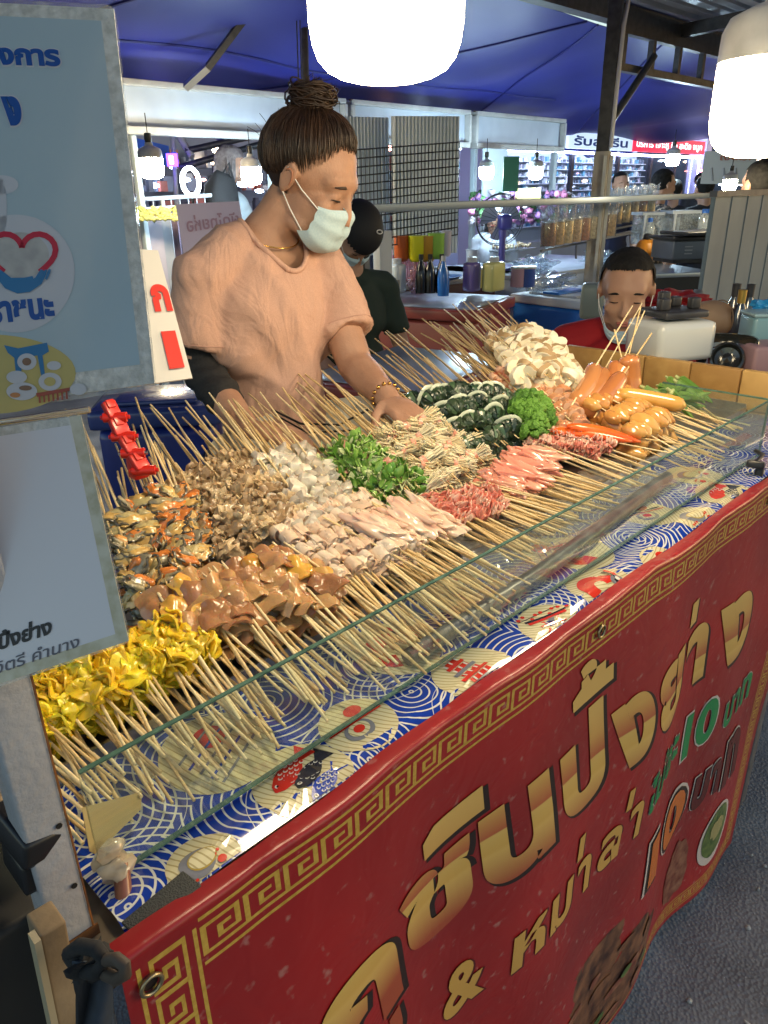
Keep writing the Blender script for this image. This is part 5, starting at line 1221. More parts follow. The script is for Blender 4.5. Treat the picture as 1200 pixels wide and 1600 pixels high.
# ---- wire mesh with white boards behind
def mesh_panel():
    A, B = PD(545, 235, 4.3), PD(718, 222, 4.75); A0, B0 = PD(560, 412, 4.3), PD(713, 350, 4.75)
    A0 = V(A.x, A.y, 1.22); B0 = V(B.x, B.y, 1.28)
    t = thing('wire_mesh', 'black wire grid panel hanging in front of pale corrugated boards', 'grid panel', lerp(A, B0, .5)); mb = MB(); mh = MB()
    for k in range(31): mb.tube([lerp(A, B, k / 30), lerp(A0, B0, k / 30)], .0032, 4)
    for k in range(13): mh.tube([lerp(A, A0, k / 12), lerp(B, B0, k / 12)], .0040, 4)
    mb.build('upright_wires', dark_st, t); mh.build('cross_wires', dark_st, t)
    pb = mat('pale_corrugated', (.62, .70, .76), .5, col2=(.52, .60, .66), nscale=5)
    for q, (a, b, l) in enumerate(((505, 607, 'bright bluish corrugated board behind the left of the wire mesh'), (612, 716, 'greyish corrugated board behind the right of the wire mesh'))):
        C, D = PD(a, 240, 4.75 + .1 * q), PD(b, 240, 4.95)
        def f(u, v, C=C, D=D): p = lerp(C, D, u); return V(p.x, p.y + .010 * math.sin(u * 120), 2.0 - .85 * v)
        o = MB().sheet(f, 180, 2, thick=.004).build('corrugated_board', pb, smooth=False); tag(o, l, 'board')
    tag(MB().sheet(lambda u, v: V(lerp(5.95, 6.3, u), 4.6, 1.9 - .8 * v), 2, 2, thick=.02).build('narrow_board', mat('panel_blue', (.40, .47, .52), .5)), 'narrow pale panel standing right of the wire mesh', 'panel')
mesh_panel()
# ---- rail and grey partition
t = thing('metal_rail', 'long grey horizontal rail crossing in front of the market shops', 'rail', (4.5, 2.4, 1.49))
MB().box((5.6, 2.4, 1.488), (6.6, .03, .035), bev=.003).build('rail', mat('rail_grey', (.20, .25, .31), .4, .4), t)
MB().box((2.31, 2.4, .75), (.03, .03, 1.5)).build('rail_post', grey_st, t)
def partition():
    # its own frame: hangs from the rail line on the far side of the seated man
    PYv = 1.30; Lx = PY(1114, 306, PYv).x; t = thing('partition', 'grey corrugated metal partition at the right edge', 'partition', (Lx + .8, PYv, 1.1))
    m = mat('partition_grey', (.20, .26, .30), .5, col2=(.15, .20, .24), nscale=4)
    for k in range(10):
        x0 = Lx + .17 * k; mb = MB()
        mb.box((x0 + .085, PYv, 1.20), (.168, .012, .62)); mb.box((x0 + .012, PYv - .007, 1.20), (.012, .006, .62)); mb.build('panel', m, t)
    MB().box((Lx + .85, PYv - .005, 1.522), (1.72, .03, .022)).build('top_rail', grey_st, t)
    MB().tube([PY(1090, 462, PYv - .02), PY(1075, 478, PYv - .04)], .03, 6).build('prop', grey_st, t)
partition()
# ---- freezers and cooler
dred = mat('freezer_red', (.26, .045, .035), .35, col2=(.34, .07, .05), nscale=5, coat=.3)
steelt = mat('worn_lid', (.30, .32, .38), .30, .3, col2=(.45, .48, .55), nscale=4, ramp=(.4, .6))
def freezer(N, Rr, Lf, z, lab, top):
    t = thing('freezer', lab, 'freezer', V(N.x, N.y, 0)); mb = MB(); c, yaw, a, b, un, wn = prism(mb, N, Rr, Lf, .02, z - .075, .02); mb.build('body', dred, t)
    MB().box((c.x, c.y, z - .034), (a + .04, b + .04, .066), (0, 0, yaw), bev=.012).build('lid', top, t); lid = [o for o in bpy.data.objects if o.parent == t and o.name.startswith('lid')][0]
    MB().box((c.x, c.y, z + .004), (a - .03, b - .03, .006), (0, 0, yaw), bev=.002).build('lid_plate', steelt, lid)
    p = V(N.x, N.y, z - .09) + un * a * .25 - wn * .015; MB().box(p, (.09, .02, .04), (0, 0, yaw), bev=.006).build('latch', dark_st, t)
    p = V(N.x, N.y, z - .30) + un * a * .55 - wn * .004; MB().box(p, (.13, .004, .17), (0, 0, yaw)).build('sticker', mat('paper', (.5, .5, .5), .8, col2=(.3, .3, .32), nscale=60), t)
    return t
N = P(742, 486, .90); freezer(N, P(800, 463, .90), P(520, 475, .90), .90, 'large dark red chest freezer with a grey container on its lid', dred)
N2 = P(665, 620, .95); freezer(N2, P(800, 560, .95), P(575, 556, .95), .95, 'dark red chest freezer nearer the stall with papers on its side', dred)
def cooler(N, Rr, Lf, z, lab, body, lidm, z0=None):
    z0 = z0 if z0 is not None else z - .36
    t = thing('cooler_box', lab, 'cooler', V(N.x, N.y, z0)); mb = MB(); c, yaw, a, b, un, wn = prism(mb, N, Rr, Lf, z0, z - .06, .03); mb.build('body', body, t)
    MB().box((c.x, c.y, z - .03), (a + .03, b + .03, .058), (0, 0, yaw), bev=.015).build('lid', lidm, t)
    MB().box((c.x, c.y, z + .006), (a * .8, b * .7, .014), (0, 0, yaw), bev=.006).build('lid_recess', lidm, t)
    return t, c, yaw, a, b, un, wn
cw = mat('cooler_white', (.66, .70, .74), .4); cbl = mat('cooler_blue', (.02, .17, .62), .35, col2=(.03, .2, .68), nscale=5)
t, c, yaw, a, b, un, wn = cooler(P(908, 470, .88), P(1000, 455, .88), P(802, 458, .88), .88, 'bright blue ice cooler with a white lid behind the mushroom skewers', cbl, cw, .3)
MB().box(V(c.x, c.y, .898) - un * a * .2, (.3, .14, .016), (0, 0, yaw), bev=.005).build('blue_flap', cbl, t)
cooler(P(335, 632, 1.0), P(345, 600, 1.0), P(120, 668, 1.0), 1.0, 'navy blue ice cooler beside the vendor behind the red bracket', navy, mat('navy_lid', (.03, .05, .20), .22, col2=(.10, .13, .30), nscale=5, coat=.5, ramp=(.4, .7)), .45)
tag(MB().box((c.x, c.y, .16), (a * .95, b * .9, .27), (0, 0, yaw)).build('cooler_stand', dark_st), 'dark stand under the bright blue cooler', 'stand')
cc = P(240, 640, .44); tag(MB().box((cc.x + .05, cc.y * 0 + 1.55, .215), (.5, .45, .43)).build('crate_stand', dark_st), 'dark low stand under the navy cooler', 'stand')
clearp = glassmat('clear_plastic', (.86, .9, .93), 1.4, .12, .25, (.65, .72, .78))
def bag(lab, c, r, seed, m=None, name='plastic_bag', cat='bag', group=None, amp=.7):
    mb = MB(); mb.blob(c, r, amp, 2.4, seed, 4); o = mb.build(name, m or clearp, angle=70); return tag(o, lab, cat, group)
bag('clear plastic bag of ice on the lid of the bright blue cooler', P(850, 440, .96), (.20, .14, .05), 3)
bag('clear plastic bag on the counter below the jars', P(830, 415, 1.0), (.16, .12, .06), 5)
bag('crumpled pale plastic bag on the counter left of the scales', P(940, 402, 1.0), (.20, .10, .05), 6)
# ---- counters
def counter(lab, N, Rr, Lf, z, top, front, npan=0, z0=.02):
    t = thing('market_counter', lab, 'counter', V(N.x, N.y, 0)); mb = MB(); c, yaw, a, b, un, wn = prism(mb, N, Rr, Lf, z - .035, z, .004, .03); mb.build('counter_top', top, t)
    MB().box((c.x, c.y, (z - .035 + z0) / 2), (a, b, z - .037 - z0), (0, 0, yaw)).build('base', front, t)
    for k in range(npan):
        p = V(N.x, N.y, z - .30) + un * a * (k + .5) / npan - wn * .008; MB().box(p, (a / npan * .86, .014, .42), (0, 0, yaw), bev=.004).build('panel', whitep, t)
        MB().box(p - wn * .008, (a / npan * .70, .006, .32), (0, 0, yaw), bev=.002).build('panel_field', offw, t)
    return t
ctop = mat('counter_top_grey', (.30, .33, .36), .35, col2=(.22, .25, .28), nscale=5)
counter('grey-topped counter carrying the pink basket, cups and blue tray', P(600, 449, .95), P(812, 424, .95), P(540, 430, .95), .95, ctop, mat('dark_front', (.05, .02, .018), .5, col2=(.10, .025, .02), nscale=5))
counter('white-panelled counter under the rows of jars', P(822, 432, .95), P(1010, 405, .95), P(770, 408, .95), .95, ctop, whitep, 4)
counter('dark-fronted steel table carrying the grill and orange jug', P(1005, 428, .93), P(1115, 424, .93), P(985, 412, .93), .93, mat('steel_top', (.4, .42, .45), .3, .8), mat('black_front', (.012, .012, .014), .4), 0)
counter('pale purple-lit table behind the seated man', P(985, 485, .72), P(1095, 470, .72), P(960, 450, .72), .72, mat('lilac_top', (.28, .32, .42), .3), dark_st)  # one even lilac colour on the tabletop
counter('table at the right edge under the bottles and tub', P(1130, 600, 1.02), P(1260, 590, 1.02), P(1080, 520, 1.02), 1.02, mat('lilac_top2', (.18, .14, .20), .4), dark_st)
# ---- things on the red freezer and the first counter
def box_container():
    p = P(578, 466, .91); t = thing('storage_box', 'small grey-blue lidded container with silver latches on the red freezer', 'container', p)
    m = mat('box_bluegrey', (.13, .20, .26), .4); MB().box(p + V(0, 0, .075), (.22, .16, .15), (0, 0, R(20)), bev=.01).build('box', m, t); MB().box(p + V(0, 0, .16), (.25, .19, .025), (0, 0, R(20)), bev=.006).build('lid', mat('box_lid', (.28, .36, .40), .4), t)
    for k in (-1, 1): MB().box(p + V(-.01 + .03 * k, -.085, .13), (.03, .014, .035), (0, 0, R(20)), bev=.003).build('latch', mat('chrome', (.7, .7, .7), .15, 1), t)
box_container()
def basket():
    p = P(630, 437, .955); t = thing('plastic_basket', 'pink slatted plastic basket on the counter beside the cups', 'basket', p); m = mat('pink_plastic', (.60, .26, .32), .45)
    e = R(-10); M3 = Matrix.Rotation(e, 3, 'Z')
    MB().box(p + V(0, 0, .005), (.26, .18, .01), (0, 0, e)).build('base', m, t); MB().box(p + V(0, 0, .20), (.30, .22, .015), (0, 0, e)).box(p + V(0, 0, .11), (.28, .20, .008), (0, 0, e)).build('rim', m, t)
    mb = MB()
    for k in range(14):
        x = -.135 + .27 * k / 13
        for y in (-.1, .1): mb.box(p + M3 @ V(x, y, .10), (.009, .006, .19), (0, 0, e))
    for k in range(9):
        for x in (-.14, .14): mb.box(p + M3 @ V(x, -.09 + .0225 * k, .10), (.006, .009, .19), (0, 0, e))
    o = mb.build('slats', m, t); tag(o, kind='stuff')
basket()
def cups():
    spec = [(627, 388, (.50, .10, .02), 'rust orange', 1.0), (652, 388, (.72, .70, .02), 'lemon yellow', 1.25), (668, 388, (.55, .28, .03), 'amber', 1.1), (682, 384, (.30, .55, .08), 'lime green', 1.15), (697, 380, (.55, .50, .55), 'white striped', .7)]
    for k, (x, y, c, l, s) in enumerate(spec):
        p = PD(x, y, 4.75); t = thing('cup_stack', '%s stack of tall plastic cups hanging below the wire mesh' % l, 'cups', p, group='coloured cup stacks below the mesh'); p.z -= .06
        MB().lathe([(.036 * s, -.02), (.046 * s, .0), (.048 * s, .13)], p, 18).lathe([(0, .13), (.048 * s, .13)], p, 18).build('cup', mat('cup_%d' % k, c, .35, emit=c, estr=.0), t)
        MB().lathe([(.050 * s, .128), (.050 * s, .136), (0, .137)], p, 18).build('cup_rim', mat('cup_%d' % k, c, .35), t)
    bm_ = [('black', (.01, .01, .012)), ('black', (.01, .01, .012)), ('dark', (.02, .02, .03)), ('bright blue', (.02, .16, .55))]
    for k, x in enumerate((658, 672, 690, 693)):
        p = PD(x, 428 - 6 * (k == 3), 4.7 - .15 * (k == 3)); p.z = .952; t = thing('bottle', '%s bottle %s behind the blue tray' % (bm_[k][0], ['left of the others', 'second from the left', 'third from the left', 'with a pale cap'][k]), 'bottle', p, group='dark bottles behind the blue tray')
        MB().lathe([(0, 0), (.036, 0), (.038, .10), (.030, .15), (.014, .19), (.012, .21)], p, 16).build('body', mat('bottle_%d' % k, bm_[k][1], .25, coat=.5), t); MB().lathe([(.015, .205), (.015, .235), (0, .236)], p, 12).build('cap', mat('cap_%d' % (k // 3), (.02, .02, .02) if k < 3 else (.5, .5, .5), .4), t)
    p = P(690, 437, .953); t = thing('tray', 'blue oval plastic tray on the counter', 'tray', p); MB().lathe([(0, 0), (.15, 0), (.19, .02), (.195, .022), (.15, .008), (0, .006)], p, 30, sy=.6).build('tray', mat('tray_blue', (.02, .16, .42), .3, coat=.4), t)
    p = P(736, 432, .953); t = thing('cup', 'tall white paper cup standing on the counter left of the fan', 'cup', p); MB().lathe([(0, 0), (.034, 0), (.044, .19), (.040, .19), (.03, .01)], p, 18).build('cup', mat('paper_white', (.55, .58, .60), .6), t); MB().tube([p + V(.046 * math.cos(a), .046 * math.sin(a), .19) for a in [2 * PI * q / 18 for q in range(19)]], .003, 5).build('rim', mat('paper_white', (.5, .5, .5), .6), t)
    bag('pinkish clear bag leaning against the pink basket', P(655, 437, 1.0), (.06, .06, .09), 8, glassmat('pink_bag', (.9, .75, .8), 1.2, .15, .3, (.6, .4, .45)))
    for k, (x, y, c, l) in enumerate(((620, 418, (.55, .6, .63), 'clear water jug on the counter behind the pink basket'), (738, 405, (.20, .14, .40), 'dark purple bottle beside the white paper cup'), (772, 412, (.62, .60, .22), 'square jug of pale yellow drink left of the fan'))):
        p = PD(x, y, 4.7); p.z = .953; t = thing('jug', l, 'jug', p); MB().box(p + V(0, 0, .09), (.14 if k == 2 else .09, .09, .18), bev=.02).build('body', mat('jug_%d' % k, c, .25, coat=.4), t); MB().lathe([(.03, .18), (.03, .21), (0, .212)], p, 14).build('cap', mat('jugcap', (.5, .52, .55), .4), t)
    for k, (x, c, l) in enumerate(((745, (.50, .40, .10), 'yellow lidded tin beside the dark purple bottle'), (811, (.42, .25, .32), 'pink lidded tub right of the fan base'), (826, (.03, .08, .35), 'blue drink tin right of the pink tub'))):
        p = PD(x, 408, 4.9); p.z = .953; t = thing('tin', l, 'tin', p); MB().lathe([(0, 0), (.05, 0), (.05, .12), (0, .12)], p, 18).build('tin', mat('tin_%d' % k, c, .3, coat=.4), t); MB().lathe([(.053, .115), (.053, .13), (0, .131)], p, 18).build('lid', mat('tinlid', (.45, .46, .48), .35, .6), t)
    # bundle of items left of basket
    tag(MB().box(PD(598, 408, 4.4), (.10, .06, .34), bev=.004).build('paper_roll', mat('paper_white', (.5, .5, .5), .6)), 'upright white board leaning behind the pink basket', 'board')
    tag(MB().box(P(612, 448, 1.0), (.10, .08, .08), (0, 0, .4), bev=.004).build('carton', mat('carton_brown', (.20, .15, .09), .7)), 'small brown carton between the grey container and the basket', 'carton')
cups()
def fan():
    p = P(783, 421, .955); t = thing('electric_fan', 'purple-blue table fan seen from behind on the counter', 'fan', p); m = mat('fan_blue', (.07, .06, .28), .35, coat=.3)
    MB().lathe([(0, 0), (.12, 0), (.12, .02), (.06, .04), (0, .045)], p, 24, sx=1.4).build('base', m, t); MB().tube([p + V(0, 0, .03), p + V(0, 0, .2), p + V(.01, .01, .30)], [.03, .024, .032], 12).build('neck', m, t)
    c = p + V(.02, .0, .36); MB().box(c, (.10, .14, .12), (0, .0, R(-40)), bev=.03).build('motor_housing', m, t)
    d = V(.55, .75, .1).normalized(); s1 = d.cross(V(0, 0, 1)).normalized(); s2 = s1.cross(d); cc = c + d * .12; mb = MB()
    for r in (.19, .20): mb.tube([cc + d * (.2 - r) * 2 + s1 * r * math.cos(a) + s2 * r * math.sin(a) for a in [2 * PI * q / 30 for q in range(31)]], .004, 5, caps=False)
    for k in range(26): a = 2 * PI * k / 26; mb.tube([cc - d * .05 + (s1 * math.cos(a) + s2 * math.sin(a)) * .04, cc - d * .03 + (s1 * math.cos(a) + s2 * math.sin(a)) * .14, cc + (s1 * math.cos(a) + s2 * math.sin(a)) * .195], .0018, 4)
    mb.build('cage', dark_st, t)
    for k in range(3):
        a0 = 2 * PI * k / 3; MB().sheet(lambda u, v: cc + d * (.03 * u) + (s1 * math.cos(a0 + 1.3 * u) + s2 * math.sin(a0 + 1.3 * u)) * (.03 + .13 * v), 8, 5, thick=.003).build('blade', mat('blade', (.3, .32, .36), .4), t)
fan()
# ---- jars in two rows on a rack
def jars():
    rk = mat('rack_steel', (.22, .23, .25), .35, .6)
    cols = [(.20, .07, .03), (.45, .28, .12), (.55, .40, .20), (.48, .30, .16), (.36, .12, .05), (.55, .45, .28)]
    jm = glassmat('jar_plastic', (.92, .93, .93), 1.6, .06, .10, (.8, .8, .8))
    a, b = P(855, 392, 1.02), P(945, 375, 1.03)
    for row_, (q0, q1, n, z) in enumerate((((856, 384), (950, 368), 8, 1.05), ((948, 352), (1012, 340), 6, 1.22))):
        for k in range(n):
            u = k / (n - 1); p = PD(lerp(q0[0], q1[0], u), lerp(q0[1], q1[1], u), (5.0, 5.7)[row_] + .35 * u); t = thing('jar', 'clear jar of %s snacks, %s, %s rack row' % (['dark brown', 'tan', 'pale', 'golden', 'reddish', 'cream'][k % 6], ['first', 'second', 'third', 'fourth', 'fifth', 'sixth', 'seventh', 'eighth'][k] + ' from the left', ('lower', 'upper')[row_]), 'jar', p, group='snack jars on the rack')
            MB().lathe([(0, -.005), (.055, -.005), (.057, .15), (.050, .19), (.030, .22), (.030, .235), (0, .236)], p, 16).build('jar', jm, t)
            MB().lathe([(0, 0), (.050, 0), (.050, .145), (0, .15)], p, 14).build('contents', mat('snack_%d' % (k % 6), cols[k % 6], .6, col2=tuple(x * .5 for x in cols[k % 6]), nscale=60), t)
            bag_ = MB(); bag_.sheet(lambda u_, v_: p + V(.062 * math.cos(2 * PI * u_) * (1 + .08 * math.sin(u_ * 40)), .062 * math.sin(2 * PI * u_) * (1 + .08 * math.sin(u_ * 40)), .15 + .10 * v_ + .01 * math.sin(u_ * 25)), 30, 2); bag_.build('plastic_wrap', clearp, t)
    t = thing('display_rack', 'low steel rack holding the snack jars on the counter', 'rack', PD(900, 390, 5.15))
    for (p, q) in (((845, 392), (1000, 362)), ((845, 384), (960, 366)), ((940, 362), (1018, 346)), ((940, 372), (1018, 354)), ((935, 345), (935, 400)), ((998, 338), (998, 380)), ((900, 380), (900, 404))):
        MB().tube([PD(*p, 5.0 + (p[0] - 850) * .006), PD(*q, 5.0 + (q[0] - 850) * .006)], .009, 6).build('rod', rk, t)
    # skewers of meatballs left of the jars
    t = thing('snack_tray', 'tray of pale meatballs on the counter left of the jars', 'tray', P(800, 390, 1.05)); p = t.location.copy()
    MB().box(p, (.5, .2, .015), (0, 0, R(0)), bev=.004).build('tray', rk, t); mb = MB()
    for k in range(70): mb.blob(p + V(rnd(-.22, .22), rnd(-.08, .08), .025 + rnd(0, .02)), (.018,) * 3, .05, 1, k, 1)
    tag(mb.build('meatballs', mat('meatball', (.50, .42, .30), .4, col2=(.28, .18, .10), nscale=20), t), kind='stuff')
    # orange jug, grill, cups, glass boxes on the steel table
    p = PD(1008, 392, 4.9); t = thing('jug', 'orange plastic jug with a black lid on the dark table', 'jug', p); MB().lathe([(0, -.06), (.06, -.06), (.06, .04), (.04, .07)], p, 18).build('body', mat('jug_orange', (.50, .20, .02), .35), t); MB().lathe([(.042, .065), (.045, .10), (0, .11)], p, 16, rot=(0, R(30), 0)).build('lid', dark_st, t)
    p = PD(1076, 388, 4.6); t = thing('gas_grill', 'grey metal griddle box with vent slots in its front', 'grill', p); MB().box(p, (.36, .26, .11), (0, 0, R(-35)), bev=.01).build('body', mat('grill_grey', (.16, .19, .24), .4, .3), t); MB().box(p + V(0, 0, .066), (.40, .30, .018), (0, 0, R(-35)), bev=.004).build('hotplate', dark_st, t); MB().box(p + V(0, 0, -.065), (.33, .24, .02), (0, 0, R(-35))).build('skirt', dark_st, t)
    e = Euler((0, 0, R(-35))).to_matrix()
    for k in range(2):
        for j in range(3): MB().box(p + e @ V(-.08 + .13 * k, -.132, -.02 + .02 * j), (.05, .004, .006), (0, 0, R(-35))).build('vent_slot', mat('slot', (.4, .43, .48), .3), t)
    for k, (x, y, d, w) in enumerate(((1022, 358, 5.3, .26), (1062, 356, 5.2, .20))):
        p = PD(x, y, d); t = thing('display_case', ['larger', 'smaller'][k] + ' clear display case with pale trim beyond the grill', 'case', p); MB().box(p, (w, .18, .20), (0, 0, R(-40)), bev=.004).build('pane', clearp, t); MB().box(p + V(0, 0, .105), (w + .02, .20, .02), (0, 0, R(-40))).build('lid', whitep, t)
        for sx in (-1, 1): MB().box(p + e @ V(sx * w / 2, -.09, 0), (.015, .015, .2), (0, 0, R(-35))).build('trim', whitep, t)
    for k, (x, y) in enumerate(((1014, 366), (1098, 352), (1106, 352))):
        p = PD(x, y, 4.9); t = thing('water_bottle', 'clear water bottle with blue cap, %s' % ['beside the orange jug', 'left one of the pair by the black grill pan', 'right one of the pair by the black grill pan'][k], 'bottle', p, group='clear water bottles'); MB().lathe([(0, -.08), (.032, -.08), (.033, .04), (.014, .08)], p, 14).build('body', clearp, t); MB().lathe([(.016, .075), (.016, .10), (0, .101)], p, 10).build('cap', mat('cap_blue', (.02, .12, .5), .4), t)
    p = PD(1090, 363, 4.5); t = thing('grill_pan', 'flat black grill pan on top of the grey griddle', 'pan', p); MB().box(p + V(0, 0, 0), (.34, .28, .02), (0, 0, R(-30)), bev=.006).build('pan', dark_st, t); MB().tube([p + V(.1, -.12, .01), p + V(.2, -.26, .02)], .01, 8).build('handle', dark_st, t)
jars()
# ---- around the seated man: white scale, black tray, bottles, tub
def right_side():
    yaw = R(45); e = Euler((0, 0, yaw)).to_matrix(); p = P(1046, 560, 1.10) ; p = V(p.x * .98, p.y * .98 + .02, 1.06); p = PD(1046, 528, 1.93)
    t = thing('weighing_scale', 'white boxy weighing scale with a black platform holder on top', 'scale', p); e = Euler((0, 0, R(-28))).to_matrix(); Y_ = R(-28)
    MB().box(p, (.17, .15, .10), (0, 0, Y_), bev=.018).build('body', mat('scale_white', (.62, .64, .62), .3, coat=.4), t)
    MB().box(p + V(0, 0, .066) , (.13, .12, .018), (0, 0, Y_), bev=.006).build('platform', dark_st, t)
    for sx, sy, h in ((-.045, -.02, .030), (.045, -.02, .028), (-.01, .03, .04), (.03, .035, .025)): MB().box(p + e @ V(sx, sy, .075 + h / 2), (.028, .022, h), (0, 0, Y_), bev=.005).build('prong', dark_st, t)
    p = PD(1136, 560, 1.9); t = thing('black_tray', 'black plastic tray with a round moulded centre, tilted against the end board', 'tray', p); bk = mat('black_gloss', (.018, .02, .02), .18, coat=.7)
    fw = (V(0, 0, H) - p).normalized(); fw = (fw + V(0, 0, .25)).normalized(); s1 = V(0, 0, 1).cross(fw).normalized(); s2 = fw.cross(s1)
    def rr_(u, v, s=1., k=5.): a = 2 * PI * u; c, s_ = math.cos(a), math.sin(a); r = 1 / (abs(c) ** k + abs(s_) ** k) ** (1 / k); return (s1 * c * r * .073 + s2 * s_ * r * .065)
    prof = [(1.0, -.02), (1.0, .0), (.94, .008), (.80, -.004), (.66, -.008)]
    mb = MB(); mb.sheet(lambda u, v: p + rr_(u, v) * prof[min(4, round(v * 4))][0] + fw * prof[min(4, round(v * 4))][1], 48, 4); mb.build('tray_edge', bk, t, angle=50)
    pr2 = [(.66, -.008), (.60, .006), (.52, .008), (.44, -.006), (.24, -.010), (.18, .006), (0.001, .010)]
    mb = MB(); mb.sheet(lambda u, v: p + (s1 * math.cos(2 * PI * u) + s2 * math.sin(2 * PI * u)) * .068 * pr2[round(v * 6)][0] * 1.0 + fw * pr2[round(v * 6)][1], 40, 6); mb.build('round_centre', bk, t, angle=50)
    # knee and red shorts of the seated man are seen here as a bent limb: red cloth bundle and tan cushion
    p = PD(1052, 470, 2.5); t = thing('red_cloth', 'crumpled red cloth behind the white scale', 'cloth', p); MB().blob(p, (.10, .09, .035), .6, 2.2, 4, 4, rot=(0, 0, R(-40))).build('cloth', red_sh, t)
    p = PD(1112, 497, 2.3); t = thing('tan_cushion', 'smooth tan rounded bundle between the red cloth and the bottles', 'bundle', p); MB().blob(p, (.085, .07, .052), .08, 1, 2, 4, rot=(0, R(8), R(-40))).build('bundle', mat('tan_cloth', (.38, .25, .15), .6, col2=(.30, .18, .10), nscale=8), t)
    MB().tube([p + Euler((0, 0, R(-40))).to_matrix() @ V(.03, .071 * math.cos(a), .053 * math.sin(a)) for a in [2 * PI * q / 24 for q in range(25)]], .002, 5).build('seam', mat('tan_seam', (.2, .13, .08), .7), t)
    for k, (x, y, c, l, g) in enumerate(((1155, 490, (.03, .035, .05), 'dark bottle with a golden neck left of the blue cup', 1), (1146, 480, (.10, .12, .14), 'grey glass bottle just behind the golden-necked bottle', 0), (1168, 480, (.09, .11, .12), 'small grey bottle right of the golden-necked bottle', 0))):
        p = PD(x, y, 2.25 + .05 * k); t = thing('bottle', l, 'bottle', p); MB().lathe([(0, -.06), (.028, -.06), (.030, -.01), (.012, .03), (.010, .05)], p, 16).build('body', mat('rb_%d' % k, c, .15, coat=.8), t)
        MB().lathe([(.012, .028), (.013, .07), (0, .072)], p, 12).build('neck', mat('gold_foil', (.6, .4, .1), .3, .8) if g else dark_st, t)
    p = PD(1192, 520, 2.0); t = thing('plastic_tub', 'pale blue translucent tub at the right edge', 'tub', p); MB().box(p + V(0, 0, -.02), (.09, .10, .14), (0, 0, R(45)), bev=.012).build('tub', mat('tub_blue', (.20, .36, .42), .3, coat=.3), t); MB().box(p + V(0, 0, .052), (.095, .105, .01), (0, 0, R(45)), bev=.004).build('rim', mat('tub_rim', (.3, .45, .5), .3), t)
    p = PD(1194, 478, 2.05); t = thing('sachet', 'crumpled bright blue packet on top of the pale blue tub', 'packet', p); MB().blob(p, (.03, .03, .016), .5, 2.5, 9, 3).build('packet', mat('packet_blue', (.03, .28, .6), .25, coat=.5), t)
    tag(MB().box((PD(1195, 560, 1.9)), (.11, .11, .08), (0, 0, R(45)), bev=.01).build('purple_box', mat('mauve_box', (.30, .19, .22), .5)), 'mauve box below the pale blue tub at the right edge', 'box')
    p = PD(960, 452, 2.9); tag(MB().box(PD(925, 470, 3.0), (.09, .09, .14), (0, 0, .5), bev=.02).build('plastic_container', mat('cont_olive', (.28, .31, .26), .35)), 'pale olive plastic container between the blue cooler and the seated man', 'container')
right_side()
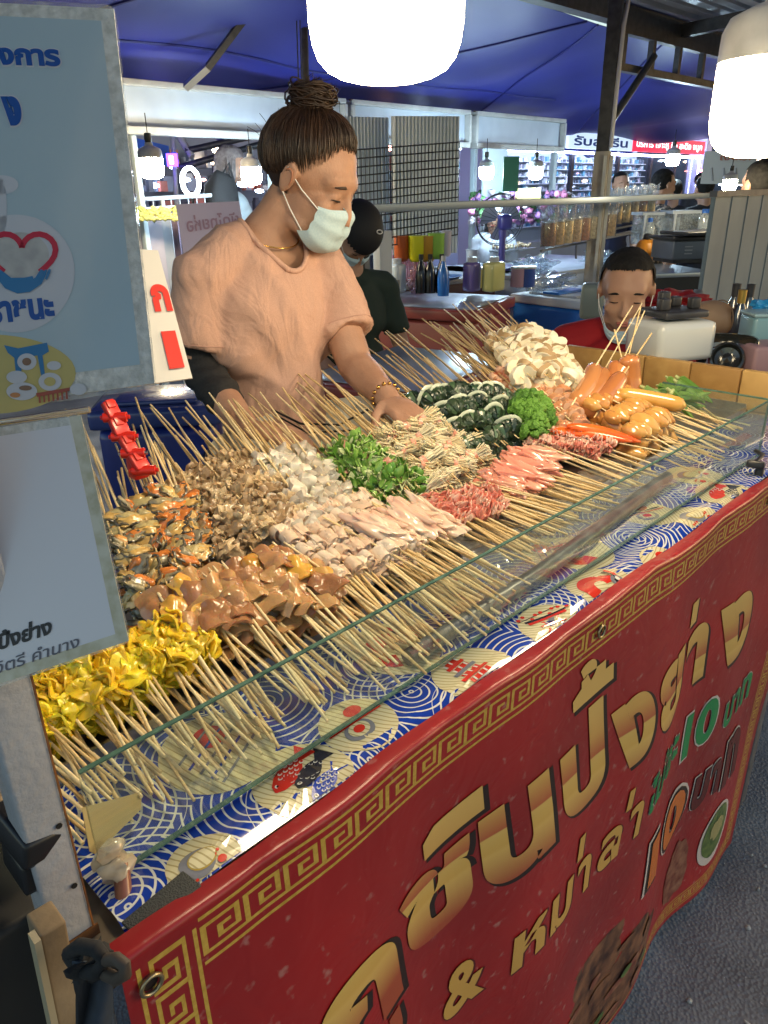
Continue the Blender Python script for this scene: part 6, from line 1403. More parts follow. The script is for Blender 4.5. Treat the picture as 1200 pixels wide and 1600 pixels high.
# ---- shop with the LED frame
def shop():
    Yf = 6.3; a, b = PY(748, 236, Yf), PY(1090, 244, Yf); zt = 2.02; x0, x1 = a.x, b.x
    t = thing('lit_shop', 'brightly lit shop with a bluish-white light strip framing its glass front', 'shop', (x0, Yf, 0)); led = emat('led_strip', (.50, .55, 1.0), 14)
    L_ = x1 - x0
    for (p, q) in (((x0, zt), (x1, zt)), ((x0, .9), (x0, zt)), ((x1, .9), (x1, zt))): MB().box(((p[0] + q[0]) / 2, Yf - .05, (p[1] + q[1]) / 2), (abs(q[0] - p[0]) + .03, .02, abs(q[1] - p[1]) + .03)).build('light_strip', led, t)
    wallm = mat('shop_wall', (.50, .54, .62), .6); MB().box(((x0 + x1) / 2, Yf + 1.2, 1.3), (L_, .06, 2.5)).build('back_wall', wallm, t)
    MB().box(((x0 + x1) / 2, Yf + .5, 2.55), (L_, 1.5, .05)).build('ceiling', wallm, t); MB().box((x1 + .1, Yf, 1.3), (.22, .3, 2.4)).build('side_pillar', mat('lilac_pillar', (.40, .38, .62), .5), t); MB().box((x0 - .1, Yf, 1.3), (.16, .3, 2.4)).build('side_pillar', mat('lilac_pillar', (.4, .4, .6), .5), t)
    for k in range(4): MB().box((x0 + L_ * (k + .5) / 4, Yf + .35, 2.40), (L_ / 6, .05, .03)).build('ceiling_tube', emat('tube_white', (.75, .88, 1.0), 40), t)
    MB().box(((x0 + x1) / 2, Yf - .02, .45), (L_, .06, .85)).build('stall_riser', mat('riser', (.3, .32, .36), .5), t)
    for k, u in enumerate((.34, .55, .72, .86)): MB().box((x0 + L_ * u, Yf, 1.4), (.07, .05, 1.2)).build('mullion', dark_st, t)
    sh = MB(); rr = random.Random(11); items = [MB() for _ in range(5)]
    for z in [1.0 + .105 * q for q in range(10)]:
        sh.box(((x0 + x1) / 2, Yf + 1.05, z), (L_ - .1, .22, .012))
        x = x0 + .1
        while x < x1 - .1:
            w = rr.uniform(.02, .07); h = rr.uniform(.03, .085)
            if rr.random() < .85: items[rr.randrange(5)].box((x + w / 2, Yf + .98 + rr.uniform(-.03, .04), z + .008 + h / 2), (w * .85, .05, h))
            x += w + rr.uniform(.003, .03)
    sh.build('shelves', mat('shelf_white', (.6, .62, .66), .4), t)
    for q, (c, r_, mt) in enumerate((((.6, .65, .7), .1, .9), ((.15, .17, .22), .3, 0), ((.5, .45, .5), .3, 0), ((.12, .3, .4), .3, 0), ((.65, .66, .66), .5, 0))): tag(items[q].build('shelf_goods', mat('goods_%d' % q, c, r_, mt), t, smooth=False), kind='stuff')
    MB().box(((x0 + x1) / 2, Yf + .02, 1.45), (L_, .006, 1.1)).build('shop_window', glassmat('shop_pane', (.93, .96, 1), 1., .02, .02), t, smooth=False)
    # sign over it
    a, b, c_ = PY(886, 228, Yf - .25), PY(986, 226, Yf - .25), PY(1100, 226, Yf - .25); zc = (a.z + b.z) / 2
    s = thing('shop_sign', 'red and white sign with white Thai words above the lit shop', 'sign', (b.x, Yf - .25, a.z)); h = .20
    MB().box(((b.x + c_.x) / 2, Yf - .25, b.z + .01), (c_.x - b.x, .05, h)).build('red_panel', mat('sign_red', (.62, .02, .05), .4, emit=(.9, .03, .08), estr=.55), s)
    MB().box(((a.x + b.x) / 2, Yf - .25, b.z + .01), (b.x - a.x, .05, h)).build('white_panel', mat('sign_white', (.6, .68, .75), .4, emit=(.5, .65, .8), estr=.5), s)
    wl = mat('sign_letter', (.85, .85, .85), .5, emit=(1, .95, .95), estr=.8); mb = MB(); put_text(mb, 'บริการ เจาะหู คิ้ว สะดือ จมูก', lambda u, v: V(u, Yf - .278, v), b.x + .12, c_.x - .12, b.z - .06, b.z + .085, .03); mb.build('lettering', wl, s, smooth=False)
    mb = MB(); put_text(mb, 'รับสกรีน', lambda u, v: V(u, Yf - .278, v), a.x + .12, b.x - .15, b.z - .05, b.z + .075, .03); mb.build('lettering', mat('sign_blue', (.05, .12, .5), .5), s, smooth=False)
    # flowers heap in front of the shop, green sheet, yellow card
    f = thing('flower_display', 'heap of pink and white flowers in front of the lit shop', 'flowers', PD(780, 330, 7.0)); cs = [(.55, .2, .35), (.6, .55, .6), (.25, .12, .3), (.08, .2, .07)]
    for q in range(4):
        mb = MB()
        for k in range(60):
            p = PD(rr.uniform(735, 890), rr.uniform(300, 350), rr.uniform(6.6, 7.2)); mb.blob(p, (.035, .035, .03), .6, 3, k, 1)
        tag(mb.build('blooms', mat('bloom_%d' % q, cs[q], .6), f), kind='stuff')
    tag(MB().box(PD(798, 272, 6.0), (.13, .01, .26), (0, 0, R(-35))).build('green_sheet', mat('sheet_green', (.05, .20, .12), .6)), 'small dark green sheet hanging in front of the lit shop', 'sheet')
    tag(MB().box(PD(825, 305, 6.3), (.22, .01, .11), (0, 0, R(-35))).build('yellow_card', mat('card_yellow', (.60, .50, .18), .6)), 'pale yellow card below the small bulbs', 'card')
    # hanging printed sheet far right
    p, q = PD(1102, 232, 6.2), PD(1188, 232, 6.0); s = thing('hanging_banner', 'pale hanging sheet with faint reddish letters below the right bulb', 'banner', lerp(p, q, .5)); 
    def hs(u, v): w = lerp(p, q, u); return V(w.x, w.y, w.z - .02 - .25 * v) + V(0, .01 * math.sin(u * 8), 0)
    MB().sheet(hs, 10, 6, thick=.004).build('sheet', mat('sheet_pale', (.42, .42, .40), .6), s); mb = MB(); put_text(mb, 'เงินเรา', lambda u, v: hs(u, v) + V(-.01, -.012, 0), .30, .85, .28, .10, .02); mb.build('lettering', mat('faint_red', (.35, .12, .08), .6), s, smooth=False)
    for k, (x, y) in enumerate(((1125, 255), (1112, 262), (1165, 258))): MB().tube([hs(.2 + .2 * k, .5), hs(.25 + .2 * k, .9)], .01, 5).build('faint_mark', mat('faint_grey', (.25, .25, .25), .6), s)
shop()
# ---- clothes stall on the left behind the vendor
def clothes():
    t = thing('clothes_rail', 'white tubular clothes rail in the stall behind the vendor', 'clothes rail', PD(300, 310, 5.0)); w = mat('rail_white', (.55, .6, .65), .35)
    A, B = PD(205, 312, 4.9), PD(335, 305, 5.4); MB().tube([A, B], .014, 8).tube([A + V(0, 0, -.06), B + V(0, 0, -.06)], .010, 8).build('rail', w, t)
    for p in (A, lerp(A, B, .35), B): MB().tube([p, V(p.x, p.y, 0)], .014, 8).build('upright', w, t)
    gm = [mat('cloth_lilac', (.40, .38, .46), .8), mat('cloth_grey', (.34, .37, .42), .8), mat('cloth_mauve', (.16, .12, .17), .8), mat('cloth_slate', (.10, .11, .14), .8)]
    for k in range(10):
        p = lerp(A, B, .03 + .105 * k) + V(0, 0, -.07); g = thing('garment', '%s trousers hanging %s along the white clothes rail' % (['pale lilac', 'light grey', 'mauve', 'slate'][k % 4], ['first', 'second', 'third', 'fourth', 'fifth', 'sixth', 'seventh', 'eighth', 'ninth', 'tenth'][k]), 'trousers', p, group='garments on the clothes rail'); d = (B - A).normalized()
        MB().sheet(lambda u, v: p + V(.55, -.5, 0).normalized() * (u - .5) * .30 + d * (.02 * math.sin(u * 7 + k)) - V(0, 0, .03 + .52 * v), 12, 6, thick=.02).build('cloth', gm[k % 4], g); MB().tube([p + V(0, 0, .075), p + V(0, 0, .02)], .004, 5).tube([p + V(-.06, .05, -.03), p + V(0, 0, .02), p + V(.06, -.05, -.03)], .004, 5).build('hanger', w, g)
    f = thing('flower_garland', 'row of small yellow-green artificial flowers above the hanging trousers', 'flowers', PD(255, 335, 4.8)); mb = MB()
    for k in range(130): mb.blob(PD(rnd(212, 285), rnd(325, 343), 4.75), (.018, .018, .014), .6, 3, k, 1)
    tag(mb.build('blossoms', mat('yellow_blossom', (.50, .48, .20), .6, col2=(.25, .32, .12), nscale=12), f), kind='stuff')
    p = PD(298, 284, 5.6); t = thing('ring_light', 'glowing white ring light in the stall behind the vendor', 'lamp', p); fw = (V(0, 0, H) - p).normalized(); fw = (fw + V(.75, -.75, 0) * .8).normalized(); s1 = V(0, 0, 1).cross(fw).normalized(); s2 = fw.cross(s1)
    MB().tube([p + s1 * .075 * math.cos(a) + s2 * .095 * math.sin(a) for a in [2 * PI * q / 30 for q in range(31)]], .016, 8, caps=False).build('ring', emat('ring_white', (.8, .9, 1), 14), t); MB().tube([p - V(0, 0, .095), V(p.x, p.y, .6)], .012, 6).build('stand', dark_st, t)
    p = PD(269, 250, 6.2); t = thing('led_sign', 'tiny square violet-blue light with a white digit', 'sign', p); MB().box(p, (.09, .03, .10), (0, 0, R(-45)), bev=.006).build('panel', emat('violet', (.08, .03, 1), 6), t); MB().box(p + V(-.02, -.02, 0), (.03, .01, .06), (0, 0, R(-45))).build('digit', emat('violet_white', (.8, .8, 1), 8), t)
    # blue awning, timbers and far lights
    tag(MB().sheet(lambda u, v: lerp(PD(208, 215, 6.5), PD(262, 228, 6.9), u) - V(0, 0, .18 * v), 6, 3, thick=.01).build('blue_awning', mat('awning', (.02, .10, .45), .5, emit=(.02, .10, .45), estr=.0)), 'bright blue awning behind the left small bulb', 'awning')
    for k, (a, b, l) in enumerate((((275, 205), (300, 245), 'thin slanted pole left of the ring light'), ((270, 215), (276, 320), 'pale upright pole left of the ring light'), ((280, 262), (420, 222), 'dark slanted beam above the ring light'), ((335, 260), (338, 330), 'dark upright pole between ring light and long-haired woman'), ((210, 225), (215, 330), 'dark upright tube at the left edge of the clothes stall'), ((290, 236), (430, 205), 'upper dark beam across the clothes stall'))):
        tag(MB().tube([PD(*a, 6.4), PD(*b, 6.4)], .03 if k in (0, 2, 5) else .02, 6).build('pole', [offw, offw, dark_st, dark_st, dark_st, dark_st][k]), l, 'pole')
clothes()
# ---- far backdrop: rows of other stalls
def backdrop():
    w = mat('far_wall', (.08, .09, .13), .8, col2=(.16, .17, .22), nscale=2.5)
    for (c, d, l) in (((4, 10.2, 1.4), (22, .2, 2.8), 'long dark wall closing off the market at the back left'), ((18.2, 2, 1.5), (.2, 22, 3.0), 'dark wall closing off the far end of the walkway')):
        o = MB().box(c, d).build('market_wall', w, smooth=False); tag(o, l, 'wall')
    rr = random.Random(5); k = 0
    for x0, x1, y0, y1, d0, d1, n in ((205, 440, 235, 300, 7.5, 10.5, 46), (560, 720, 222, 232, 7.5, 9, 8), (1100, 1200, 250, 295, 9, 12, 16), (1090, 1200, 222, 300, 11, 14, 14)):
        for q in range(n):
            p = PD(rr.uniform(x0, x1), rr.uniform(y0, y1), rr.uniform(d0, d1)); wm = rr.random(); r = rr.uniform(.018, .045); c = (1, .75, .5) if wm < .3 else ((.6, .75, 1) if wm < .85 else (1, .35, .3))
            o = MB().blob(p, (r * 1.6, r * 1.6, r * .7), 0, 1, 0, 1).build('stall_light', emat('far_%d' % (0 if wm < .3 else 1 if wm < .85 else 2), c, 9)); tag(o, '%s distant market light %s' % (('small warm', 'small cool white', 'small red')[0 if wm < .3 else 1 if wm < .85 else 2], 'in the stall behind the vendor' if x0 < 500 else 'above the wire mesh' if x0 < 900 else 'beyond the hanging sheet at the right'), 'lamp', 'small distant market lights'); k += 1
    # goods on far stalls: boxes of mixed colours on tables
    for n_, (X0, X1, Yb, l) in enumerate(((1.5, 6.5, 8.0, 'far stall table heaped with dark mixed goods behind the clothes stall'), (8.5, 14.0, 8.2, 'far stall shelf with small mixed goods behind the lit shop'))):
        t = thing('far_stall', l, 'stall', ((X0 + X1) / 2, Yb, 0)); MB().box(((X0 + X1) / 2, Yb, .8), (X1 - X0, .8, .06)).build('table', grey_st, t); MB().box(((X0 + X1) / 2, Yb + .6, 1.3), (X1 - X0, .05, 2.0)).build('back_panel', mat('far_panel', (.16, .17, .22), .7), t)
        its = [MB() for _ in range(4)]
        for q in range(420):
            x = rr.uniform(X0, X1); z = rr.choice((.83, 1.1, 1.35, 1.6, 1.85)); h = rr.uniform(.04, .2); its[q % 4].box((x, Yb + (.0 if z < 1 else .45) + rr.uniform(-.2, .05), z + h / 2), (rr.uniform(.03, .14), .06, h))
        for q, c in enumerate(((.2, .22, .3), (.35, .1, .08), (.4, .4, .42), (.05, .05, .08))): tag(its[q].build('goods', mat('fg_%d' % q, c, .5), t, smooth=False), kind='stuff')
backdrop()
# people on the far right are partly cut by these signs; pink reversed sign and white price card
def cards():
    q = [PD(275, 320, 2.55), PD(374, 315, 2.55), PD(388, 400, 2.55), PD(292, 430, 2.55)]; t = thing('price_sign', 'pale pink sign with mirrored faint Thai letters seen from behind', 'sign', q[0])
    f = lambda u, v: lerp(lerp(q[0], q[1], u), lerp(q[3], q[2], u), v); n = (q[1] - q[0]).cross(q[3] - q[0]).normalized(); n = n if n.dot(V(0, 0, H) - q[0]) > 0 else -n
    MB().sheet(f, 6, 6, thick=.004).build('board', mat('pink_board', (.72, .58, .70), .5), t)
    mb = MB(); put_text(mb, 'ผัดไทยห่อ', lambda u, v: f(u, v) + n * .007, .95, .12, .42, .18, .02); put_text(mb, 'ราคา', lambda u, v: f(u, v) + n * .007, .8, .3, .80, .58, .02); mb.build('lettering', mat('faint_pink', (.50, .30, .38), .6), t, smooth=False)
    q2 = [PD(215, 392, 1.1), PD(246, 394, 1.1), PD(300, 590, 1.05), PD(200, 603, 1.05)]; q2 = [PD(165, 388, 1.08), PD(247, 393, 1.1), PD(301, 592, 1.06), PD(200, 606, 1.04)]
    t = thing('price_card', 'white card with red Thai character and number behind the payment sign', 'sign', q2[0]); g = lambda u, v: lerp(lerp(q2[0], q2[1], u), lerp(q2[3], q2[2], u), v)
    n = (q2[1] - q2[0]).cross(q2[3] - q2[0]).normalized(); n = n if n.dot(V(0, 0, H) - q2[0]) > 0 else -n
    MB().sheet(g, 8, 8, thick=.003).build('board', mat('card_white', (.62, .60, .57), .5), t); rd = mat('card_red', (.62, .04, .03), .5)
    mb = MB(); put_text(mb, 'ก', lambda u, v: g(u, v) + n * .006, .66, .98, .49, .28, .05); put_text(mb, '1', lambda u, v: g(u, v) + n * .006, .68, .92, .92, .64, .015); mb.build('lettering', rd, t, smooth=False)
cards()
# ================================================================== LAMPS NEAR THE CAMERA (lit)
def bulb(loc, s, label, strength, group=None, warm=(1, .80, .50), full=True, cord=.10):
    t = thing('light_bulb', label, 'lamp', loc, group=group)
    mb = MB(); mb.lathe([(r * s, z * s) for r, z in [(0, -.062), (.030, -.061), (.044, -.0575), (.055, -.052), (.063, -.043), (.0675, -.031), (.070, -.014), (.070, .045), (.069, .052)]], loc, 48)
    mb.build('globe', emat('bulb_glow_%.2f_%d' % (warm[2], strength), warm, strength), t, angle=80)
    if full:
        MB().lathe([(r * s, z * s) for r, z in [(.0705, .052), (.071, .058), (.070, .085), (.062, .102), (.040, .112), (.024, .118), (.022, .135), (0, .136)]], loc, 24).build('housing', mat('bulb_housing', (.5, .5, .5), .35, col2=(.42, .42, .42)), t)
        MB().lathe([(0, .135 * s), (.018 * s, .135 * s), (.022 * s, .15 * s), (.02 * s, .185 * s), (0, .19 * s)], loc, 12).tube([V(*loc) + V(0, 0, .185 * s), V(*loc) + V(0, 0, .185 * s + cord)], .003, 6).build('socket', mat('black_plastic', (.015, .015, .017), .35), t)
    return t
bulb(PD(603, 5, .66), 1.0, 'big glowing bulb hanging nearest over the skewers, cut off by the top edge', 27)
bulb(PD(1200, 166, 1.06), 1.08, 'big glowing bulb with grey housing hanging at the right edge', 27)
bulb(PD(237, 262, 4.2), .95, 'left small bulb in front of the clothes stall', 110, 'small bulbs in the market')
bulb(PD(393, 274, 4.9), .95, 'cool white small bulb just left of the vendor head', 110, 'small bulbs in the market', (.62, .85, 1))
bulb(PD(760, 270, 6.2), .85, 'small cool bulb at the left side of the lit shop', 110, 'small bulbs in the market', (.62, .85, 1))
bulb(PD(837, 270, 6.2), .85, 'small cool bulb below the right header board', 110, 'small bulbs in the market', (.62, .85, 1))
bulb(PD(1051, 250, 7.5), .95, 'small cool bulb at the right side of the lit shop', 110, 'small bulbs in the market', (.78, .88, 1))
bulb(PD(1140, 289, 4.3), .55, 'small warm bulb just above the grey partition', 110, 'small bulbs in the market', (1, .85, .55))
# ================================================================== PAYMENT SIGNS
def signs():
    lam = glassmat('laminate', (.96, .97, .97), 1.1, .10, .16, (.62, .62, .58))
    grd = [PD(-190, 18, .46), PD(176, 8, .47), PD(238, 612, .465), PD(-70, 660, .45)]
    # upper sign: its true rectangle, right edge from (180,20) to (240,600)
    def quad(q): return lambda u, v: lerp(lerp(q[0], q[1], u), lerp(q[3], q[2], u), v)
    q = [PD(-330, -20, .44), PD(180, 8, .44), PD(245, 606, .44), PD(-200, 668, .44)]; f = quad(q); n = (q[1] - q[0]).cross(q[3] - q[0]).normalized(); n = n if n.dot(V(0, 0, H) - q[1]) > 0 else -n
    t = thing('payment_sign', 'large pale blue laminated sign with a heart-in-hands emblem and Thai words', 'sign', q[1]); F_ = lambda u, v, o: f(u, v) + n * o * .4
    def rsheet(m, u0, u1, v0, v1, o, name, rad=0.):
        pts = []
        for (cu, cv, a0) in ((u1 - rad, v0 + rad, -PI / 2), (u1 - rad, v1 - rad, 0), (u0 + rad, v1 - rad, PI / 2), (u0 + rad, v0 + rad, PI)):
            for k in range(6): a = a0 + k * PI / 10; pts.append((cu + rad * math.cos(a), cv + rad * math.sin(a)))
        up = [F_(u, v, o) for u, v in pts]; lo = [F_(u, v, o - .0012) for u, v in pts]; K = len(pts)
        mb = MB(); mb.add(up + lo, [tuple(range(K)), tuple(range(K, 2 * K))[::-1]] + [(k, (k + 1) % K, K + (k + 1) % K, K + k) for k in range(K)]); return mb.build(name, m, t, smooth=False)
    rsheet(lam, 0, 1, 0, 1, 0, 'laminate_margin', .025)
    rsheet(mat('laminate_edge', (.42, .42, .40), .35, col2=(.62, .62, .60), nscale=160, coat=.5, bump=.5, bscale=300), .952, .995, .012, .988, .0015, 'frosted_margin')
    rsheet(bpy.data.materials['laminate_edge'], .02, .952, .935, .988, .0015, 'frosted_margin'); rsheet(bpy.data.materials['laminate_edge'], .02, .952, .012, .045, .0015, 'frosted_margin')
    rsheet(mat('sign_blue_paper', (.34, .44, .51), .3, coat=.25), .02, .952, .045, .935, .002, 'printed_sheet')
    dk_ = mat('sign_navy', (.01, .07, .30), .4); rdm = mat('sign_crimson', (.45, .02, .05), .4); pw = mat('sign_palewhite', (.46, .48, .54), .4); ylw = mat('sign_yellow', (.45, .38, .14), .4); bl2 = mat('sign_midblue', (.03, .16, .36), .4)
    # position helper: pixel -> (u, v) on the sign
    import itertools
    def uv(px, py):
        r = ray(px, py); o = V(0, 0, H); best = (.7, .5)
        u, v = .8, .5
        for _ in range(30):
            p = f(u, v); du = (f(u + .01, v) - p) / .01; dv = (f(u, v + .01) - p) / .01
            c = CM.transposed() @ (p - o); ex, ey = px - (600 + F * c.x / c.z), py - (800 + F * c.y / c.z)
            def pr(w): c2 = CM.transposed() @ (w - o); return 600 + F * c2.x / c2.z, 800 + F * c2.y / c2.z
            a = pr(p); b = pr(p + du * .01); c3 = pr(p + dv * .01); m11, m21, m12, m22 = (b[0] - a[0]) / .01, (b[1] - a[1]) / .01, (c3[0] - a[0]) / .01, (c3[1] - a[1]) / .01
            D = m11 * m22 - m12 * m21; u += (m22 * ex - m12 * ey) / D; v += (-m21 * ex + m11 * ey) / D
        return u, v
    def txt(s, px0, py0, px1, py1, mm, off=.03, halo=True):
        u0, v0 = uv(px0, py0); u1, v1 = uv(px1, py1)
        if halo:
            mb = MB(); put_text(mb, s, lambda u, v: F_(u, v, .0026), u0 - .004, u1 + .004, v1 + .004, v0 - .004, off + .035); mb.build('lettering_edge', pw, t, smooth=False)
        mb = MB(); put_text(mb, s, lambda u, v: F_(u, v, .0032), u0, u1, v1, v0, off); mb.build('lettering', mm, t, smooth=False)
    def poly(pts, mm, o, nm): mb = MB(); mb.poly([F_(*uv(x, y), o) for x, y in pts]); return mb.build(nm, mm, t, smooth=False)
    def ell(cx, cy, rx, ry, mm, o, nm, a0=0, a1=2 * PI, w=None, rot=0.):
        cu, cv = uv(cx, cy); ux = V(*uv(cx + 1, cy), 0) - V(cu, cv, 0); uy = V(*uv(cx, cy + 1), 0) - V(cu, cv, 0); N_ = 40; vs = []; fs = []
        for k in range(N_ + 1):
            a = a0 + (a1 - a0) * k / N_
            for r in ((1 - (w or 1)), 1):
                x, y = rx * r * math.cos(a), ry * r * math.sin(a); x, y = x * math.cos(rot) - y * math.sin(rot), x * math.sin(rot) + y * math.cos(rot); p = V(cu, cv, 0) + ux * x + uy * y; vs.append(F_(p.x, p.y, o))
        for k in range(N_): fs.append((2 * k, 2 * k + 1, 2 * k + 3, 2 * k + 2))
        mb = MB(); mb.add(vs, fs); return mb.build(nm, mm, t, smooth=False)
    txt('โครงการ', -75, 62, 97, 106, dk_, .05); txt('ร้านเราชนะอยู่นี่ เชียง', -600, 150, 38, 198, dk_, .06) if False else txt('ง', 2, 152, 38, 198, dk_, .09); txt('ม', -44, 152, -8, 198, dk_, .09)
    ell(28, 428, 90, 92, pw, .0026, 'emblem_disc'); ell(4, 290, 26, 15, pw, .0026, 'emblem_cap'); ell(3, 330, 9, 50, pw, .0026, 'emblem_cap')
    # heart in two cupped hands
    heart = []
    for k in range(41):
        a = 2 * PI * k / 40; heart.append((36 + 3.35 * 16 * math.sin(a) ** 3 * .98, 404 - 3.1 * (13 * math.cos(a) - 5 * math.cos(2 * a) - 2 * math.cos(3 * a) - math.cos(4 * a))))
    def band(pts, w0, mm, o, nm, taper=False):
        vs = []; fs = []; n_ = len(pts)
        for k, (x, y) in enumerate(pts):
            a, b = pts[max(0, k - 1)], pts[min(n_ - 1, k + 1)]; dx, dy = b[0] - a[0], b[1] - a[1]; L0 = math.hypot(dx, dy) or 1; w = w0 * (math.sin(PI * (k + .8) / (n_ + .6)) ** .5 if taper else 1)
            for sg in (-1, 1): vs.append(F_(*uv(x - dy / L0 * w * sg, y + dx / L0 * w * sg), o))
        for k in range(n_ - 1): fs.append((2 * k, 2 * k + 1, 2 * k + 3, 2 * k + 2))
        mb = MB(); mb.add(vs, fs); mb.build(nm, mm, t, smooth=False)
    ell(34, 400, 44, 36, mat('sign_greyart', (.32, .32, .33), .4, col2=(.42, .42, .42), nscale=90), .0030, 'emblem_photo'); band(heart[:15], 4.5, rdm, .0036, 'emblem_heart'); band(heart[26:], 4.5, rdm, .0036, 'emblem_heart')
    band([(0, 432), (14, 446), (30, 452), (46, 450), (62, 440), (70, 424)], 8, bl2, .0040, 'emblem_hand', True); band([(0, 425), (18, 440), (40, 440), (54, 436)], 5, bl2, .0042, 'emblem_hand', True)
    for k in range(3): band([(60 + 7 * k, 444 - 3 * k), (66 + 6 * k, 432 - 2 * k), (68 + 6 * k, 424 - k)], 2.2, bl2, .0044, 'emblem_finger', True)
    txt('เราชนะ', -30, 474, 88, 498, dk_, .05, False)
    # food drawing at the bottom
    ell(-10, 585, 130, 62, ylw, .0026, 'drawing_hill'); poly([(8, 540), (30, 545), (75, 536), (78, 550), (68, 556), (72, 588), (66, 588), (60, 556), (36, 560), (34, 600), (28, 600), (24, 560), (14, 552)], bl2, .0032, 'drawing_pavilion')
    for x, y, rx, ry in ((44, 566, 15, 13), (28, 590, 16, 10), (80, 597, 18, 14), (36, 612, 24, 14), (86, 572, 11, 7)): ell(x, y, rx, ry, pw, .0038, 'drawing_plate')
    ell(80, 597, 9, 7, ylw, .0044, 'drawing_food'); ell(44, 566, 7, 6, mat('sign_brown', (.2, .12, .08), .5), .0044, 'drawing_food'); ell(42, 607, 10, 4, mat('sign_brown', (.2, .12, .08), .5), .0044, 'drawing_food'); ell(26, 618, 8, 4, mat('sign_orange', (.45, .2, .08), .5), .0044, 'drawing_food')
    poly([(58, 615), (112, 606), (112, 611), (60, 621)], mat('sign_brick', (.30, .07, .05), .5), .0040, 'drawing_bridge')
    for k in range(7): poly([(62 + 7 * k, 617 - k), (65 + 7 * k, 616.5 - k), (66 + 7 * k, 630 - k), (63 + 7 * k, 630.5 - k)], mat('sign_brick', (.3, .07, .05), .5), .0042, 'drawing_pier')
    ell(124, 609, 13, 9, pw, .0044, 'drawing_tag'); txt('60ง', 78, 567, 95, 577, dk_, .02, False); txt('50ง', 114, 603, 134, 614, dk_, .02, False)
    # lower sign
    q = [PD(-240, 700, .42), PD(128, 645, .42), PD(204, 1004, .42), PD(-140, 1120, .42)]; f2 = quad(q); n2 = (q[1] - q[0]).cross(q[3] - q[0]).normalized(); n2 = n2 if n2.dot(V(0, 0, H) - q[1]) > 0 else -n2
    t = thing('name_sign', 'white laminated sign with Thai words hanging below the large blue sign', 'sign', q[1]); f, n = f2, n2
    F_ = lambda u, v, o: f2(u, v) + n2 * o * .4
    g0 = dict(f=f2)
    globals()['_lf'] = None
    rsheet(lam, 0, 1, 0, 1, 0, 'laminate_margin', .03); rsheet(mat('yellowed_edge', (.42, .38, .26), .35, col2=(.55, .52, .42), nscale=120, coat=.4), .945, .995, .01, .99, .0015, 'frosted_margin'); rsheet(bpy.data.materials['yellowed_edge'], .02, .945, .945, .99, .0015, 'frosted_margin'); rsheet(bpy.data.materials['laminate_edge'], .02, .945, .01, .045, .0015, 'frosted_margin')
    rsheet(mat('paper_lilac', (.62, .61, .66), .3, coat=.25), .02, .945, .045, .945, .002, 'printed_sheet')
    bkm = mat('print_ink', (.015, .015, .02), .4); gym = mat('print_greyink', (.10, .10, .13), .4)
    def txt2(s, a, b, hgt, mm, off):
        """baseline from pixel a to pixel b"""
        ua, va = uv2(*a); ub, vb = uv2(*b); ut, vt = uv2(a[0], a[1] - hgt)
        mb = MB(); up_ = (V(ut, vt, 0) - V(ua, va, 0)); ax = V(ub, vb, 0) - V(ua, va, 0)
        put_text(mb, s, lambda u, v: F_(ua + ax.x * u + up_.x * v, va + ax.y * u + up_.y * v, .0032), 0, 1, 0, 1, off); mb.build('lettering', mm, t, smooth=False)
    def uv2(px, py):
        nonlocal f
        return uv(px, py)
    txt2('ลูกชิ้นปิ้งย่าง', (-75, 1048), (82, 998), 40, bkm, .04); txt2('น.ส. สาวิตรี คำนาง', (-90, 1082), (125, 1010), 22, gym, .01)
    # spring clips that hold the signs
    c = thing('sign_holder', 'upper crosswise steel strip between the two payment signs', 'bracket', PD(60, 660, .46)); MB().tube([PD(-60, 668, .46), PD(140, 640, .46)], .0022, 6).build('strip', mat('chrome2', (.5, .5, .5), .25, 1), c)
signs()
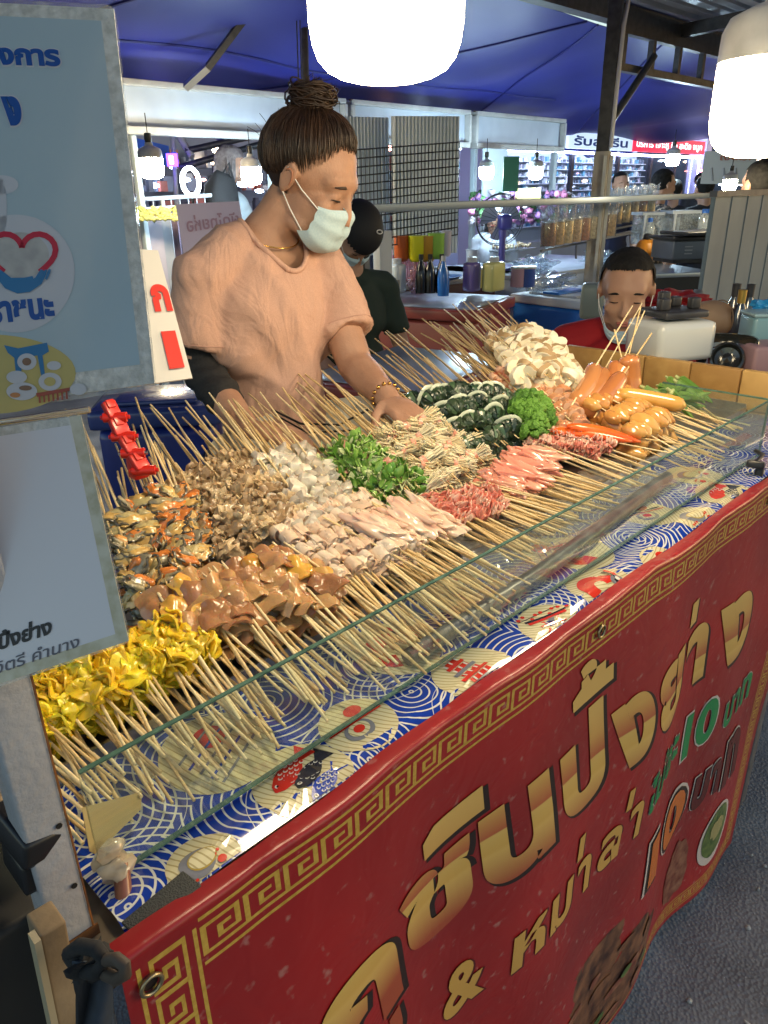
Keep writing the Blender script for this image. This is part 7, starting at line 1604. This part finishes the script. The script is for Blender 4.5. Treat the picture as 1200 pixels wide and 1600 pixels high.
# ---- dark things at the lower left corner
def corner():
    bk = mat('black_plastic', (.015, .015, .017), .35); wd = mat('old_wood', (.16, .11, .06), .7, col2=(.28, .21, .13), nscale=14, bump=.5, bscale=50)
    t = thing('crate', 'dark crate with black clips left of the white post', 'crate', PD(20, 1450, .5))
    MB().box(PD(-40, 1560, .60), (.10, .16, .26), (0, 0, 0), bev=.006).build('crate_body', mat('dark_crate', (.018, .017, .016), .6), t)
    p = PD(42, 1295, .50); MB().box(p, (.028, .05, .022), (.1, .2, .1), bev=.004).box(p + V(-.004, .0, -.024), (.022, .04, .026), (0, .1, 0), bev=.004).build('clip', bk, t); MB().box(p + V(.004, -.016, .016), (.014, .014, .03), (0, .3, 0), bev=.004).build('clip_tab', bk, t)
    t = thing('wooden_stake', 'old wooden slat standing upright left of the white post', 'slat', PD(95, 1500, .48)); a, b = PD(58, 1405, .47), PD(120, 1640, .47); MB().box(lerp(a, b, .5), (.016, .022, (a - b).length), (0, R(3), 0), bev=.002).build('slat', wd, t); MB().box(lerp(a, b, .5) + V(-.010, -.008, 0), (.004, .010, (a - b).length), (0, R(3), 0)).build('edge_strip', mat('strip_pale', (.35, .30, .2), .6), t)
    t = thing('wooden_stake', 'pale plank end lying above the black clip', 'slat', PD(5, 1220, .52)); MB().box(PD(0, 1232, .54), (.05, .06, .018), (0, .35, .3), bev=.003).build('slat', wd, t)
    t = thing('cloth_tie', 'black cloth tie knotted through the corner grommet of the banner', 'tie', PD(140, 1510, .42)); cl_ = mat('black_cloth', (.012, .012, .014), .85)
    pts = [PD(108, 1490, .44), PD(125, 1478, .425), PD(150, 1482, .42), PD(165, 1500, .42), PD(150, 1520, .42), PD(125, 1515, .43)]; MB().tube(pts + [pts[0]], .0045, 10).build('knot', cl_, t)
    MB().blob(PD(140, 1505, .432), (.011, .008, .010), .5, 2.5, 3, 3).build('knot_core', cl_, t); MB().sheet(lambda u, v: PD(118 + 55 * u, 1500 + 105 * v, .43 - .004 * math.sin(u * 8 + v * 3)), 12, 10, thick=.002).build('tail', mat('cloth_slateblue', (.03, .045, .07), .8, col2=(.015, .016, .02), nscale=30), t)
    MB().tube([PD(165, 1500, .42), PD(182, 1498, .405), PD(195, 1508, .402), PD(196, 1522, .403), PD(182, 1530, .408), PD(165, 1522, .42)], .0036, 10).build('loop', mat('loop_brown', (.06, .045, .035), .6), t)
corner()
bpy.data.scenes.remove(TMP)
